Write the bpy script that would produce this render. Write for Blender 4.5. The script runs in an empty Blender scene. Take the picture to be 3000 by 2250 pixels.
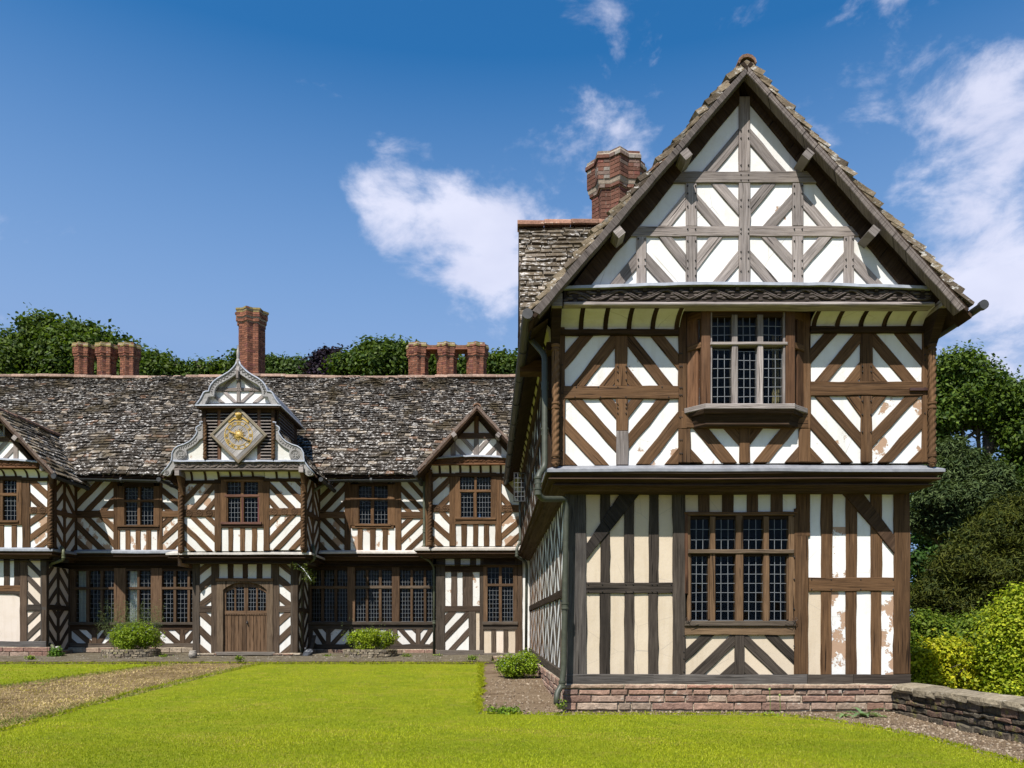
import bpy, math, random
import numpy as np
from mathutils import Vector, Matrix

random.seed(7); rng = np.random.default_rng(11)
SC = bpy.context.scene
# ------------------------------------------------------------------ camera, sky, sun, exposure
F = 2250.0; CX = 1500.0; HY = 1850.0; CZ = 1.2      # focal length (px of a 3000 px wide frame), centre column, horizon row, eye height
cam_d = bpy.data.cameras.new('camera'); cam = bpy.data.objects.new('camera', cam_d); SC.collection.objects.link(cam)
cam.location = (0, 0, CZ); cam.rotation_euler = (math.pi/2, 0, 0)
cam_d.sensor_width = 36; cam_d.lens = 36*F/3000; cam_d.shift_y = (HY-1125)/3000
cam_d.clip_end = 3000; cam_d.clip_start = .1
SC.camera = cam
SUN_AZ = math.radians(26); SUN_EL = math.radians(54)
world = bpy.data.worlds.new('World'); SC.world = world; world.use_nodes = True
wn = world.node_tree; wn.nodes.clear()
def WN(t, **k):
    n = wn.nodes.new(t)
    for a, b in k.items(): setattr(n, a, b)
    return n
sky = WN('ShaderNodeTexSky', sky_type='NISHITA', sun_disc=False)
sky.sun_elevation = SUN_EL; sky.sun_rotation = math.pi+SUN_AZ
sky.air_density = 1.0; sky.dust_density = .9; sky.ozone_density = 2.6; sky.altitude = 100
tcw = WN('ShaderNodeTexCoord')
def wmath(op, a, b=None, c=None):
    n = WN('ShaderNodeMath', operation=op)
    for i, v in enumerate((a, b, c)):
        if v is None: continue
        if isinstance(v, (int, float)): n.inputs[i].default_value = v
        else: wn.links.new(v, n.inputs[i])
    return n.outputs[0]
mp = WN('ShaderNodeMapping'); mp.inputs['Scale'].default_value = (1, 1, 1.7)
wn.links.new(tcw.outputs['Generated'], mp.inputs['Vector'])
nz = WN('ShaderNodeTexNoise'); nz.inputs['Scale'].default_value = 9.5; nz.inputs['Detail'].default_value = 10; nz.inputs['Roughness'].default_value = .6
nz.inputs['Distortion'].default_value = .25
wn.links.new(mp.outputs[0], nz.inputs['Vector'])
bias = 0.0
def cloud_bank(px, py, rad, amt):
    global bias
    v = Vector(((px-CX)/F, 1, (HY-py)/F)).normalized()
    d = WN('ShaderNodeVectorMath', operation='DISTANCE'); d.inputs[1].default_value = v
    wn.links.new(tcw.outputs['Generated'], d.inputs[0])
    m = WN('ShaderNodeMapRange'); m.interpolation_type = 'SMOOTHSTEP'
    m.inputs['From Min'].default_value = 0; m.inputs['From Max'].default_value = rad
    m.inputs['To Min'].default_value = amt; m.inputs['To Max'].default_value = 0
    wn.links.new(d.outputs['Value'], m.inputs['Value'])
    bias = wmath('ADD', m.outputs[0], bias)
for c in [(1250, 610, .13, .22), (1080, 560, .07, .16), (1420, 720, .11, .22), (1430, 830, .06, .14), (1580, 560, .10, .12), (1760, 260, .05, .13), (1830, 430, .07, .15), (1900, 480, .05, .10),
          (2900, 560, .17, .20), (2990, 280, .12, .13), (2620, 60, .10, .10), (2900, 980, .15, .20), (2420, 480, .07, .10), (1480, 925, .04, .14), (350, 450, .45, -.10), (900, 950, .25, -.06), (1420, 150, .16, -.06), (1130, 790, .07, .16), (1300, 800, .06, .10), (1400, 500, .07, -.05), (1640, 480, .05, .08)]: cloud_bank(*c)
bias = wmath('SUBTRACT', bias, .03)
cov = wmath('ADD', nz.outputs['Fac'], bias)
cm = WN('ShaderNodeMapRange'); cm.interpolation_type = 'SMOOTHSTEP'
cm.inputs['From Min'].default_value = .53; cm.inputs['From Max'].default_value = .80
wn.links.new(cov, cm.inputs['Value'])
cmul = wmath('MULTIPLY', cm.outputs[0], .80)
nz2 = WN('ShaderNodeTexNoise'); nz2.inputs['Scale'].default_value = 9; nz2.inputs['Detail'].default_value = 5
wn.links.new(mp.outputs[0], nz2.inputs['Vector'])
crm = WN('ShaderNodeMix', data_type='RGBA'); crm.inputs[6].default_value = (4.6, 4.8, 6.3, 1); crm.inputs[7].default_value = (7.6, 7.5, 8.4, 1)
wn.links.new(nz2.outputs['Fac'], crm.inputs[0])
mixw = WN('ShaderNodeMix', data_type='RGBA')
hs_ = WN('ShaderNodeHueSaturation'); hs_.inputs['Saturation'].default_value = 1.36; hs_.inputs['Value'].default_value = 1.15; wn.links.new(sky.outputs[0], hs_.inputs['Color'])
tn_ = WN('ShaderNodeMix', data_type='RGBA', blend_type='MULTIPLY'); tn_.inputs[0].default_value = 1; tn_.inputs[7].default_value = (.86, 1.04, 1.03, 1); wn.links.new(hs_.outputs[0], tn_.inputs[6])
sx_ = WN('ShaderNodeSeparateXYZ'); wn.links.new(tcw.outputs['Generated'], sx_.inputs[0])
hz_ = WN('ShaderNodeMapRange'); wn.links.new(sx_.outputs['Z'], hz_.inputs['Value'])          # pale air towards the horizon, the same all round
for k_, v_ in (('From Min', .60), ('From Max', .335), ('To Min', 0.), ('To Max', .95)): hz_.inputs[k_].default_value = v_
pal_ = WN('ShaderNodeMix', data_type='RGBA'); pal_.inputs[7].default_value = (1.85, 2.95, 5.1, 1); wn.links.new(hz_.outputs[0], pal_.inputs[0]); wn.links.new(tn_.outputs[2], pal_.inputs[6])
wn.links.new(cmul, mixw.inputs[0]); wn.links.new(pal_.outputs[2], mixw.inputs[6]); wn.links.new(crm.outputs[2], mixw.inputs[7])
bg = WN('ShaderNodeBackground'); bg.inputs['Strength'].default_value = .088
wo = WN('ShaderNodeOutputWorld')
wn.links.new(mixw.outputs[2], bg.inputs['Color']); wn.links.new(bg.outputs[0], wo.inputs[0])
sun_d = bpy.data.lights.new('sun', 'SUN'); sun_o = bpy.data.objects.new('sun', sun_d); SC.collection.objects.link(sun_o)
sun_d.energy = 5.0; sun_d.angle = math.radians(.5); sun_d.color = (1, .962, .905)
sd = Vector((math.sin(SUN_AZ)*math.cos(SUN_EL), math.cos(SUN_AZ)*math.cos(SUN_EL), -math.sin(SUN_EL)))
sun_o.rotation_euler = sd.to_track_quat('-Z', 'Y').to_euler(); sun_o.location = (-10, -20, 30)
SC.view_settings.view_transform = 'Standard'; SC.view_settings.look = 'None'
SC.view_settings.exposure = .68; SC.view_settings.gamma = 1
SC.cycles.use_denoising = True; SC.cycles.max_bounces = 8; SC.cycles.transparent_max_bounces = 12

# ------------------------------------------------------------------ materials
class NT:
    def __init__(s, name):
        s.m = bpy.data.materials.new(name); s.m.use_nodes = True
        s.t = s.m.node_tree; s.t.nodes.clear(); s.out = s.t.nodes.new('ShaderNodeOutputMaterial')
    def n(s, t, **k):
        n = s.t.nodes.new(t)
        for a, b in k.items(): setattr(n, a, b)
        return n
    def put(s, inp, v):
        if v is None: return
        if hasattr(v, 'node'): s.t.links.new(v, inp)
        else:
            if isinstance(v, (tuple, list)) and len(v) == 3 and inp.type == 'RGBA': v = (*v, 1)
            inp.default_value = v
    def math(s, op, a, b=None):
        n = s.n('ShaderNodeMath', operation=op); s.put(n.inputs[0], a); s.put(n.inputs[1], b); return n.outputs[0]
    def mix(s, f, a, b, blend='MIX'):
        n = s.n('ShaderNodeMix', data_type='RGBA', blend_type=blend); s.put(n.inputs[0], f); s.put(n.inputs[6], a); s.put(n.inputs[7], b); return n.outputs[2]
    def noise(s, vec, scale, detail=4, rough=.55, dist=0):
        n = s.n('ShaderNodeTexNoise'); s.put(n.inputs['Vector'], vec); n.inputs['Scale'].default_value = scale
        n.inputs['Detail'].default_value = detail; n.inputs['Roughness'].default_value = rough; n.inputs['Distortion'].default_value = dist
        return n.outputs['Fac']
    def rng(s, v, a, b, c=0., d=1., smooth=False):
        n = s.n('ShaderNodeMapRange'); s.put(n.inputs['Value'], v)
        if smooth: n.interpolation_type = 'SMOOTHSTEP'
        for k, x in zip(('From Min', 'From Max', 'To Min', 'To Max'), (a, b, c, d)): s.put(n.inputs[k], x)
        return n.outputs[0]
    def mapping(s, vec, scale, rot=(0, 0, 0)):
        n = s.n('ShaderNodeMapping'); s.put(n.inputs['Vector'], vec); n.inputs['Scale'].default_value = scale; n.inputs['Rotation'].default_value = rot; return n.outputs[0]
    def bump(s, h, strength=.5, dist=.01, normal=None):
        n = s.n('ShaderNodeBump'); s.put(n.inputs['Height'], h); n.inputs['Strength'].default_value = strength; n.inputs['Distance'].default_value = dist
        s.put(n.inputs['Normal'], normal); return n.outputs[0]
    def pos(s): return s.n('ShaderNodeNewGeometry').outputs['Position']
    def uv(s): return s.n('ShaderNodeUVMap').outputs[0]
    def attr(s, nm='tint'): return s.n('ShaderNodeAttribute', attribute_name=nm).outputs['Color']
    def oi(s): return s.n('ShaderNodeObjectInfo').outputs
    def pr(s, col, rough=.8, normal=None, metal=0., spec=.3):
        b = s.n('ShaderNodeBsdfPrincipled'); s.put(b.inputs['Base Color'], col); s.put(b.inputs['Roughness'], rough)
        s.put(b.inputs['Normal'], normal); b.inputs['Metallic'].default_value = metal; b.inputs['Specular IOR Level'].default_value = spec
        s.t.links.new(b.outputs[0], s.out.inputs[0]); return b
MAT = {}
def m_timber():
    N = NT('timber'); o = N.oi(); uv = N.uv()
    g = N.noise(N.mapping(uv, (2.2, 46, 1)), 1, 5, .65, .6)
    g2 = N.noise(N.mapping(uv, (.8, 12, 1)), 1, 3, .5, 1.2)
    p = N.noise(N.pos(), 3.2, 4)
    c = N.mix(N.rng(g, .3, .72), N.mix(1., o['Color'], (.50, .47, .45), 'MULTIPLY'), N.mix(1., o['Color'], (1.30, 1.28, 1.27), 'MULTIPLY'))
    c = N.mix(N.rng(g2, .35, .7, 0, .5), c, N.mix(1., c, (.62, .6, .6), 'MULTIPLY'))
    c = N.mix(N.rng(p, .52, .75, 0, .55), c, N.mix(1., c, (.6, .6, .62), 'MULTIPLY'))
    st = N.rng(N.noise(N.mapping(uv, (.7, 7, 1)), 1, 4, .6, .8), .50, .72, 0, .55)
    c = N.mix(st, c, N.mix(1., N.mix(.14, c, (.20, .17, .14)), (1.35, 1.33, 1.3), 'MULTIPLY'))
    crack = N.rng(N.noise(N.mapping(uv, (1.1, 30, 1)), 1, 2, .4, .4), .66, .70)
    c = N.mix(crack, c, N.mix(1., c, (.25, .24, .24), 'MULTIPLY'))
    c = N.mix(1., c, N.rng(o['Random'], 0, 1, .52, .98), 'MULTIPLY')
    h = N.math('SUBTRACT', N.math('ADD', g, N.math('MULTIPLY', g2, .6)), crack)
    N.pr(c, .86, N.bump(h, .6, .012), spec=.15); return N.m
def m_plaster():
    N = NT('plaster'); o = N.oi(); P = N.pos()
    st = N.noise(P, 2.3, 5, .6); fine = N.noise(P, 26, 4, .6)
    c = N.mix(N.rng(st, .42, .72, 0, .5), o['Color'], N.mix(1., o['Color'], (.86, .82, .75), 'MULTIPLY'))
    c = N.mix(N.rng(fine, .5, .8, 0, .25), c, N.mix(1., c, (.82, .79, .74), 'MULTIPLY'))
    c = N.mix(1., c, N.rng(o['Random'], 0, 1, .80, .93), 'MULTIPLY')
    drip = N.rng(N.noise(N.mapping(P, (9, 9, .7)), 1, 4, .6), .52, .78, 0, .38)
    c = N.mix(drip, c, N.mix(1., c, (.72, .66, .57), 'MULTIPLY'))
    speck = N.rng(N.noise(P, 42, 3, .6), .70, .73, 0, .7)
    patch = N.rng(N.noise(P, 1.6, 2), .45, .6)
    c = N.mix(N.math('MULTIPLY', speck, patch), c, (.33, .24, .17))
    pn = N.math('ADD', N.noise(N.mapping(P, (1, 1, .8)), 3.4, 2, .5), N.math('MULTIPLY', N.math('SUBTRACT', N.noise(P, 30, 5, .7), .5), .34))
    th = N.math('SUBTRACT', .80, N.math('MULTIPLY', o['Alpha'], .42))
    pk = N.rng(pn, th, N.math('ADD', th, .025))
    pc = N.mix(fine, (.40, .265, .175), (.31, .20, .135))
    c = N.mix(pk, c, pc)
    crk = N.n('ShaderNodeTexVoronoi', feature='DISTANCE_TO_EDGE'); N.put(crk.inputs['Vector'], N.mapping(P, (1, 1, 1.3))); crk.inputs['Scale'].default_value = 1.15
    ck = N.math('MULTIPLY', N.rng(crk.outputs['Distance'], 0, .006, 1, 0), N.rng(N.noise(P, 1.1, 2), .5, .56, 0, .6))
    c = N.mix(ck, c, (.3, .26, .22))
    h = N.math('SUBTRACT', N.math('ADD', N.math('MULTIPLY', st, 1.2), N.math('MULTIPLY', fine, .25)), N.math('MULTIPLY', pk, .5))
    N.pr(c, .9, N.bump(h, .45, .012), spec=.15); return N.m
def m_tile():
    N = NT('stone_tile'); P = N.pos(); a = N.attr()
    n1 = N.noise(P, 7, 5, .65); n2 = N.noise(P, 34, 5, .7); n3 = N.noise(P, .8, 4, .6); n4 = N.noise(N.mapping(P, (.7, 1, 1.3)), 17, 4, .6)
    c = N.mix(N.rng(n1, .3, .7), N.mix(1., a, (.55, .52, .48), 'MULTIPLY'), a)
    c = N.mix(N.rng(n2, .4, .7, 0, .4), c, N.mix(1., c, (.6, .58, .55), 'MULTIPLY'))
    li = N.math('ADD', n4, N.math('MULTIPLY', N.math('SUBTRACT', n1, .5), .55))
    c = N.mix(N.rng(li, .56, .635, 0, .92), c, N.mix(n2, (.38, .355, .32), (.60, .57, .53)))
    moss = N.rng(N.math('ADD', n3, N.math('MULTIPLY', N.math('SUBTRACT', n4, .5), .5)), .56, .66, 0, .85)
    c = N.mix(moss, c, N.mix(n2, (.030, .021, .012), (.075, .055, .022)))
    N.pr(c, .95, N.bump(N.math('ADD', n2, N.math('MULTIPLY', n1, 1.2)), .8, .02), spec=.1); return N.m
def m_attr(name, rough=.85, var=.35, scale=20, bump=.5, dist=.012, spec=.2, lichen=None, big=1.2):
    N = NT(name); P = N.pos(); a = N.attr()
    n1 = N.noise(P, scale, 5, .65); n2 = N.noise(P, scale*.18, 3)
    c = N.mix(N.rng(n1, .3, .72), N.mix(1., a, (1-var,)*3, 'MULTIPLY'), N.mix(1., a, (1+var*.5,)*3, 'MULTIPLY'))
    c = N.mix(N.rng(n2, .4, .7, 0, .6), c, N.mix(1., c, (.7, .68, .66), 'MULTIPLY'))
    if lichen: c = N.mix(N.rng(N.noise(P, scale*.5, 5, .7), lichen[3], lichen[3]+.08, 0, .8), c, lichen[:3])
    N.pr(c, rough, N.bump(N.math('ADD', n1, N.math('MULTIPLY', n2, big)), bump, dist), spec=spec); return N.m
def m_obj(name, rough=.6, var=.25, scale=14, bump=.25, dist=.006, metal=0., spec=.4):
    N = NT(name); P = N.pos(); o = N.oi()
    n1 = N.noise(P, scale, 5, .6); n2 = N.noise(P, scale*.15, 3)
    c = N.mix(N.rng(n1, .3, .72), N.mix(1., o['Color'], (1-var,)*3, 'MULTIPLY'), N.mix(1., o['Color'], (1+var*.4,)*3, 'MULTIPLY'))
    c = N.mix(N.rng(n2, .4, .7, 0, .5), c, N.mix(1., c, (.72, .7, .68), 'MULTIPLY'))
    N.pr(c, N.rng(n1, 0, 1, rough-.1, rough+.15), N.bump(n1, bump, dist), metal=metal, spec=spec); return N.m
def m_glass():
    N = NT('old_glass'); g = N.n('ShaderNodeBsdfGlossy'); g.inputs['Roughness'].default_value = .03
    N.put(g.inputs['Normal'], N.bump(N.noise(N.pos(), 9, 2), .12, .01))
    t = N.n('ShaderNodeBsdfTransparent'); t.inputs['Color'].default_value = (.76, .80, .78, 1)
    f = N.n('ShaderNodeFresnel'); f.inputs['IOR'].default_value = 1.38
    mx = N.n('ShaderNodeMixShader'); N.t.links.new(N.math('MULTIPLY', f.outputs[0], .5), mx.inputs[0]); N.t.links.new(t.outputs[0], mx.inputs[1]); N.t.links.new(g.outputs[0], mx.inputs[2])
    N.t.links.new(mx.outputs[0], N.out.inputs[0]); return N.m
def m_leaf(name, trans=.32, rough=.55):
    N = NT(name); a = N.attr()
    d = N.n('ShaderNodeBsdfPrincipled'); N.put(d.inputs['Base Color'], a); d.inputs['Roughness'].default_value = rough; d.inputs['Specular IOR Level'].default_value = .15
    t = N.n('ShaderNodeBsdfTranslucent'); N.put(t.inputs['Color'], N.mix(1., a, (1.25, 1.35, .6), 'MULTIPLY'))
    mx = N.n('ShaderNodeMixShader'); mx.inputs[0].default_value = trans
    N.t.links.new(d.outputs[0], mx.inputs[1]); N.t.links.new(t.outputs[0], mx.inputs[2]); N.t.links.new(mx.outputs[0], N.out.inputs[0]); return N.m
def m_lawn():
    N = NT('lawn_turf'); P = N.pos()
    n1 = N.noise(N.mapping(P, (1, .8, 1)), .9, 4, .6); n2 = N.noise(N.mapping(P, (1, .55, 1)), 6, 5, .65); n3 = N.noise(P, 60, 4, .7)
    c = N.mix(N.rng(n2, .3, .7), (.16, .20, .008), (.27, .30, .010))
    c = N.mix(N.rng(n1, .42, .68, 0, .55), c, (.31, .31, .015))
    c = N.mix(N.rng(N.noise(P, 2.6, 4, .6), .58, .72, 0, .5), c, (.25, .22, .05))
    c = N.mix(N.rng(N.noise(N.mapping(P, (1, 2.2, 1)), 1.7, 5, .65), .52, .70, 0, .75), c, (.34, .28, .045))
    c = N.mix(N.rng(n3, .35, .7, 0, .7), N.mix(1., c, (.62, .66, .55), 'MULTIPLY'), c)
    N.pr(c, .9, N.bump(N.math('ADD', n3, n2), .9, .03), spec=.1); return N.m
def m_soil(name, a, b, c3, sc=1.):
    N = NT(name); P = N.pos()
    n1 = N.noise(P, 3*sc, 6, .65); n2 = N.noise(P, 26*sc, 5, .7); n3 = N.noise(P, 90*sc, 3, .7)
    c = N.mix(N.rng(n1, .3, .7), a, b); c = N.mix(N.rng(n2, .45, .7, 0, .75), c, c3)
    n4 = N.noise(N.mapping(P, (1, 2.4, 1)), 1.3*sc, 5, .7); c = N.mix(N.rng(n4, .48, .66, 0, .8), c, N.mix(1., a, (.62, .55, .5), 'MULTIPLY'))
    c = N.mix(N.rng(n3, .35, .65, 0, .5), N.mix(1., c, (.5, .5, .5), 'MULTIPLY'), c)
    N.pr(c, .95, N.bump(N.math('ADD', N.math('MULTIPLY', n1, 2.), N.math('ADD', n2, N.math('MULTIPLY', n3, .4))), 1., .035), spec=.1); return N.m
MAT['timber'] = m_timber(); MAT['plaster'] = m_plaster(); MAT['tile'] = m_tile(); MAT['glass'] = m_glass()
MAT['brick'] = m_attr('brick', .9, .35, 40, .5, .01, lichen=(.42, .36, .28, .62)); MAT['stone'] = m_attr('rough_stone', .92, .4, 16, .9, .03, lichen=(.42, .38, .31, .60))
MAT['mossy'] = m_attr('mossy_stone', .95, .5, 14, 1., .04, lichen=(.16, .15, .04, .56)); MAT['lead'] = m_obj('lead_sheet', .5, .25, 9, .3, .01, spec=.5)
MAT['came'] = m_obj('lead_came', .5, .2, 30, .1, .002, spec=.5); MAT['paint'] = m_obj('weathered_paint', .5, .3, 12, .2, .004)
MAT['gold'] = m_obj('gold_paint', .45, .3, 30, .2, .002, spec=.5); MAT['cloth'] = m_obj('curtain_cloth', .9, .12, 10, .2, .01)
MAT['dark'] = m_obj('dark_interior', .95, .2, 6, .1, .01); MAT['leaf'] = m_leaf('foliage'); MAT['needle'] = m_leaf('needle_foliage', .15, .7)
MAT['bark'] = m_obj('bark', .95, .45, 8, .9, .05); MAT['lawn'] = m_lawn()
MAT['soil'] = m_soil('bare_soil', (.24, .165, .10), (.34, .245, .155), (.40, .305, .20)); MAT['path'] = m_soil('worn_path', (.19, .13, .065), (.42, .305, .145), (.36, .24, .115), .7)
MAT['gravel'] = m_soil('fine_gravel', (.17, .14, .09), (.26, .215, .145), (.34, .29, .21), 1.6)
MAT['silver'] = m_obj('bare_oak', .85, .4, 30, .5, .008, spec=.2)
MAT['clod'] = m_attr('soil_clod', .95, .4, 30, .6, .01, spec=.05)
MAT['petal'] = m_leaf('petals', .2)
# ------------------------------------------------------------------ object helpers
COL = SC.collection
WL = {}
def wloc(o):
    return WL.get(o.name, Vector((0, 0, 0)))
def link(o, parent=None):
    COL.objects.link(o)
    if parent is not None:
        o.parent = parent; o.matrix_parent_inverse = Matrix.Translation(-wloc(parent))
    return o
def tag(o, label=None, cat=None, group=None, kind=None):
    if label: o['label'] = label
    if cat: o['category'] = cat
    if group: o['group'] = group
    if kind: o['kind'] = kind
    return o
def empty(name, loc, parent=None):
    o = bpy.data.objects.new(name, None); o.empty_display_size = .2; o.location = loc; link(o, parent); WL[o.name] = Vector(loc); return o
def mk(name, V, Fc, mat, parent=None, color=None, uv=None, tint=None, smooth=False, loc=None):
    me = bpy.data.meshes.new(name); me.from_pydata([tuple(v) for v in V], [], Fc)
    if uv is not None:
        L = me.uv_layers.new(name='UVMap'); vi = np.empty(len(me.loops), np.int32); me.loops.foreach_get('vertex_index', vi)
        L.data.foreach_set('uv', np.asarray(uv, np.float32)[vi].ravel())
    if tint is not None:
        A = me.attributes.new('tint', 'FLOAT_COLOR', 'POINT'); t = np.asarray(tint, np.float32)
        if t.ndim == 1: t = np.tile(t, (len(V), 1))
        if t.shape[1] == 3: t = np.hstack([t, np.ones((len(t), 1), np.float32)])
        A.data.foreach_set('color', t.ravel())
    if smooth: me.polygons.foreach_set('use_smooth', [True]*len(me.polygons))
    me.materials.append(MAT[mat] if isinstance(mat, str) else mat)
    o = bpy.data.objects.new(name, me)
    if color is not None: o.color = color if len(color) == 4 else (*color, 1)
    if loc is not None: o.location = loc
    return link(o, parent)
def share(src, name, parent, loc=None, rot=None, scale=None, color=None):
    o = bpy.data.objects.new(name, src.data); o.color = color if color is not None else src.color
    if loc is not None: o.location = loc
    if rot is not None: o.rotation_euler = rot
    if scale is not None: o.scale = scale
    return link(o, parent)
class MB:
    """collects boxes, tubes and lathes into one mesh"""
    def __init__(s): s.V = []; s.F = []; s.T = []
    def add(s, V, Fc, tint=None):
        k = len(s.V); s.V += [tuple(v) for v in V]; s.F += [tuple(i+k for i in f) for f in Fc]
        s.T += [tint if tint is not None else (1, 1, 1)]*len(V)
    def box(s, a, b, tint=None):
        (x0, y0, z0), (x1, y1, z1) = a, b
        s.add([(x0,y0,z0),(x1,y0,z0),(x1,y1,z0),(x0,y1,z0),(x0,y0,z1),(x1,y0,z1),(x1,y1,z1),(x0,y1,z1)],
              [(3,2,1,0),(4,5,6,7),(0,1,5,4),(1,2,6,5),(2,3,7,6),(3,0,4,7)], tint)
    def hexa(s, P, tint=None):
        s.add(P, [(3,2,1,0),(4,5,6,7),(0,1,5,4),(1,2,6,5),(2,3,7,6),(3,0,4,7)], tint)
    def tube(s, pts, rad, n=8, tint=None, cap=True):
        pts = [Vector(p) for p in pts]; R = rad if isinstance(rad, (list, tuple)) else [rad]*len(pts)
        V = []; Fc = []; up = None
        for i, p in enumerate(pts):
            d = (pts[min(i+1, len(pts)-1)]-pts[max(i-1, 0)]).normalized()
            if up is None: up = Vector((0, 0, 1)) if abs(d.z) < .9 else Vector((1, 0, 0))
            a = d.cross(up)
            if a.length < 1e-4: a = d.cross(Vector((0, 1, .1)))
            a.normalize(); b = d.cross(a); up = a.cross(d) if abs(a.cross(d).length) > .1 else up
            for j in range(n):
                t = 2*math.pi*j/n; V.append(p+(a*math.cos(t)+b*math.sin(t))*R[i])
        for i in range(len(pts)-1):
            for j in range(n): Fc.append((i*n+j, i*n+(j+1) % n, (i+1)*n+(j+1) % n, (i+1)*n+j))
        if cap: Fc += [tuple(reversed(range(n))), tuple(range((len(pts)-1)*n, len(pts)*n))]
        s.add(V, Fc, tint)
    def lathe(s, prof, c, n=14, tint=None):
        V = []; Fc = []
        for r, z in prof:
            for j in range(n):
                t = 2*math.pi*j/n; V.append((c[0]+r*math.cos(t), c[1]+r*math.sin(t), c[2]+z))
        for i in range(len(prof)-1):
            for j in range(n): Fc.append((i*n+j, i*n+(j+1) % n, (i+1)*n+(j+1) % n, (i+1)*n+j))
        s.add(V, Fc, tint)
    def blob(s, c, r, n=6, m=4, tint=None):
        V = [(c[0], c[1], c[2]-r[2])]; Fc = []
        for i in range(1, m):
            ph = -math.pi/2+math.pi*i/m
            for j in range(n):
                t = 2*math.pi*j/n; V.append((c[0]+r[0]*math.cos(ph)*math.cos(t), c[1]+r[1]*math.cos(ph)*math.sin(t), c[2]+r[2]*math.sin(ph)))
        V.append((c[0], c[1], c[2]+r[2])); L = len(V)-1
        for j in range(n): Fc.append((0, 1+(j+1) % n, 1+j)); Fc.append((L, L-n+j, L-n+(j+1) % n))
        for i in range(m-2):
            for j in range(n): Fc.append((1+i*n+j, 1+i*n+(j+1) % n, 1+(i+1)*n+(j+1) % n, 1+(i+1)*n+j))
        s.add(V, Fc, tint)
    def build(s, name, mat, parent=None, color=None, smooth=False):
        return mk(name, s.V, s.F, mat, parent, color, tint=s.T, smooth=smooth, uv=[(v[0]+v[1], v[2]) for v in s.V])

# ------------------------------------------------------------------ polygon helpers
def area(P): return sum(P[i][0]*P[(i+1) % len(P)][1]-P[(i+1) % len(P)][0]*P[i][1] for i in range(len(P)))/2
def clip(P, a, n, off):
    """part of convex P where dot(p-a, n) <= off"""
    out = []
    for i in range(len(P)):
        p, q = P[i], P[(i+1) % len(P)]
        dp = (p[0]-a[0])*n[0]+(p[1]-a[1])*n[1]-off; dq = (q[0]-a[0])*n[0]+(q[1]-a[1])*n[1]-off
        if dp <= 0: out.append(p)
        if (dp < 0 < dq) or (dq < 0 < dp):
            t = dp/(dp-dq); out.append((p[0]+(q[0]-p[0])*t, p[1]+(q[1]-p[1])*t))
    return out
def inset(P, d):
    """P counter-clockwise; moves every vertex inwards by d"""
    n = len(P); out = []
    for i in range(n):
        a, b, c = P[i-1], P[i], P[(i+1) % n]
        e1 = (b[0]-a[0], b[1]-a[1]); e2 = (c[0]-b[0], c[1]-b[1])
        l1 = math.hypot(*e1) or 1e-9; l2 = math.hypot(*e2) or 1e-9
        n1 = (-e1[1]/l1, e1[0]/l1); n2 = (-e2[1]/l2, e2[0]/l2); k = 1+n1[0]*n2[0]+n1[1]*n2[1]
        k = max(k, .35); out.append((b[0]+(n1[0]+n2[0])*d/k, b[1]+(n1[1]+n2[1])*d/k))
    return out
def wavy(P, step, amp):
    out = []; n = len(P)
    for i in range(n):
        a, b = P[i], P[(i+1) % n]; L = math.hypot(b[0]-a[0], b[1]-a[1]); k = max(1, int(L/step)); 
        if L < 1e-6: continue
        nx, ny = -(b[1]-a[1])/L, (b[0]-a[0])/L
        for j in range(k):
            t = j/k; w = random.gauss(0, amp) if j else random.gauss(0, amp*.5)
            out.append((a[0]+(b[0]-a[0])*t+nx*w, a[1]+(b[1]-a[1])*t+ny*w))
    return out

# timber and plaster tones (base colours)
BR = (.150, .083, .040); BR2 = (.172, .096, .047); DKB = (.058, .034, .019); GREY = (.31, .272, .25); SILV = (.375, .335, .312); BLK = (.064, .052, .042); DGR = (.105, .084, .064)
WH = (.79, .78, .755); CREAM = (.60, .50, .38); PALE = (.70, .60, .50)

class Wall:
    def __init__(s, D=None, origin=None, u=None, n=None):
        if D is not None: origin = (0, D, 0); u = (1, 0, 0); n = (0, -1, 0)
        s.D = D; s.o = Vector(origin); s.u = Vector(u).normalized(); s.n = Vector(n).normalized()
    def pt(s, u, v, d=0.): return s.o+s.u*u+Vector((0, 0, v))+s.n*d
    def uv(s, px, py): return ((px-CX)*s.D/F, CZ+(HY-py)*s.D/F)
def prism(name, wall, P, mat, parent, d=0., th=.14, ch=.006, wav=0., step=.22, col=None, along=None, tint=None):
    if area(P) < 0: P = P[::-1]
    if wav: P = wavy(P, step, wav)
    n = len(P); Q = inset(P, ch)
    V = [wall.pt(u, v, d-th) for u, v in P]+[wall.pt(u, v, d-ch) for u, v in P]+[wall.pt(u, v, d) for u, v in Q]
    Fc = []
    for i in range(n):
        j = (i+1) % n; Fc.append((i, j, n+j, n+i)); Fc.append((n+i, n+j, 2*n+j, 2*n+i))
    Fc.append(tuple(range(2*n, 3*n)))
    if along is None:
        xs = [p[0] for p in P]; ys = [p[1] for p in P]
        along = (1, 0) if max(xs)-min(xs) > max(ys)-min(ys) else (0, 1)
    L = math.hypot(*along); a = (along[0]/L, along[1]/L); r1, r2 = random.random()*50, random.random()*50
    UV = [(p[0]*a[0]+p[1]*a[1]+r1, -p[0]*a[1]+p[1]*a[0]+r2) for p in (P+P+Q)]
    for i in range(n): UV[i] = (UV[i][0], UV[i][1]+.13)
    # the flip below keeps faces outward for walls whose u x z points inwards
    if wall.u.cross(Vector((0, 0, 1))).dot(wall.n) < 0: Fc = [f[::-1] for f in Fc]
    return mk(name, V, Fc, mat, parent, col, uv=UV, tint=tint)
def Zm(ox, oy, s): return lambda x, y: (ox+x*s, oy+y*s)
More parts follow.
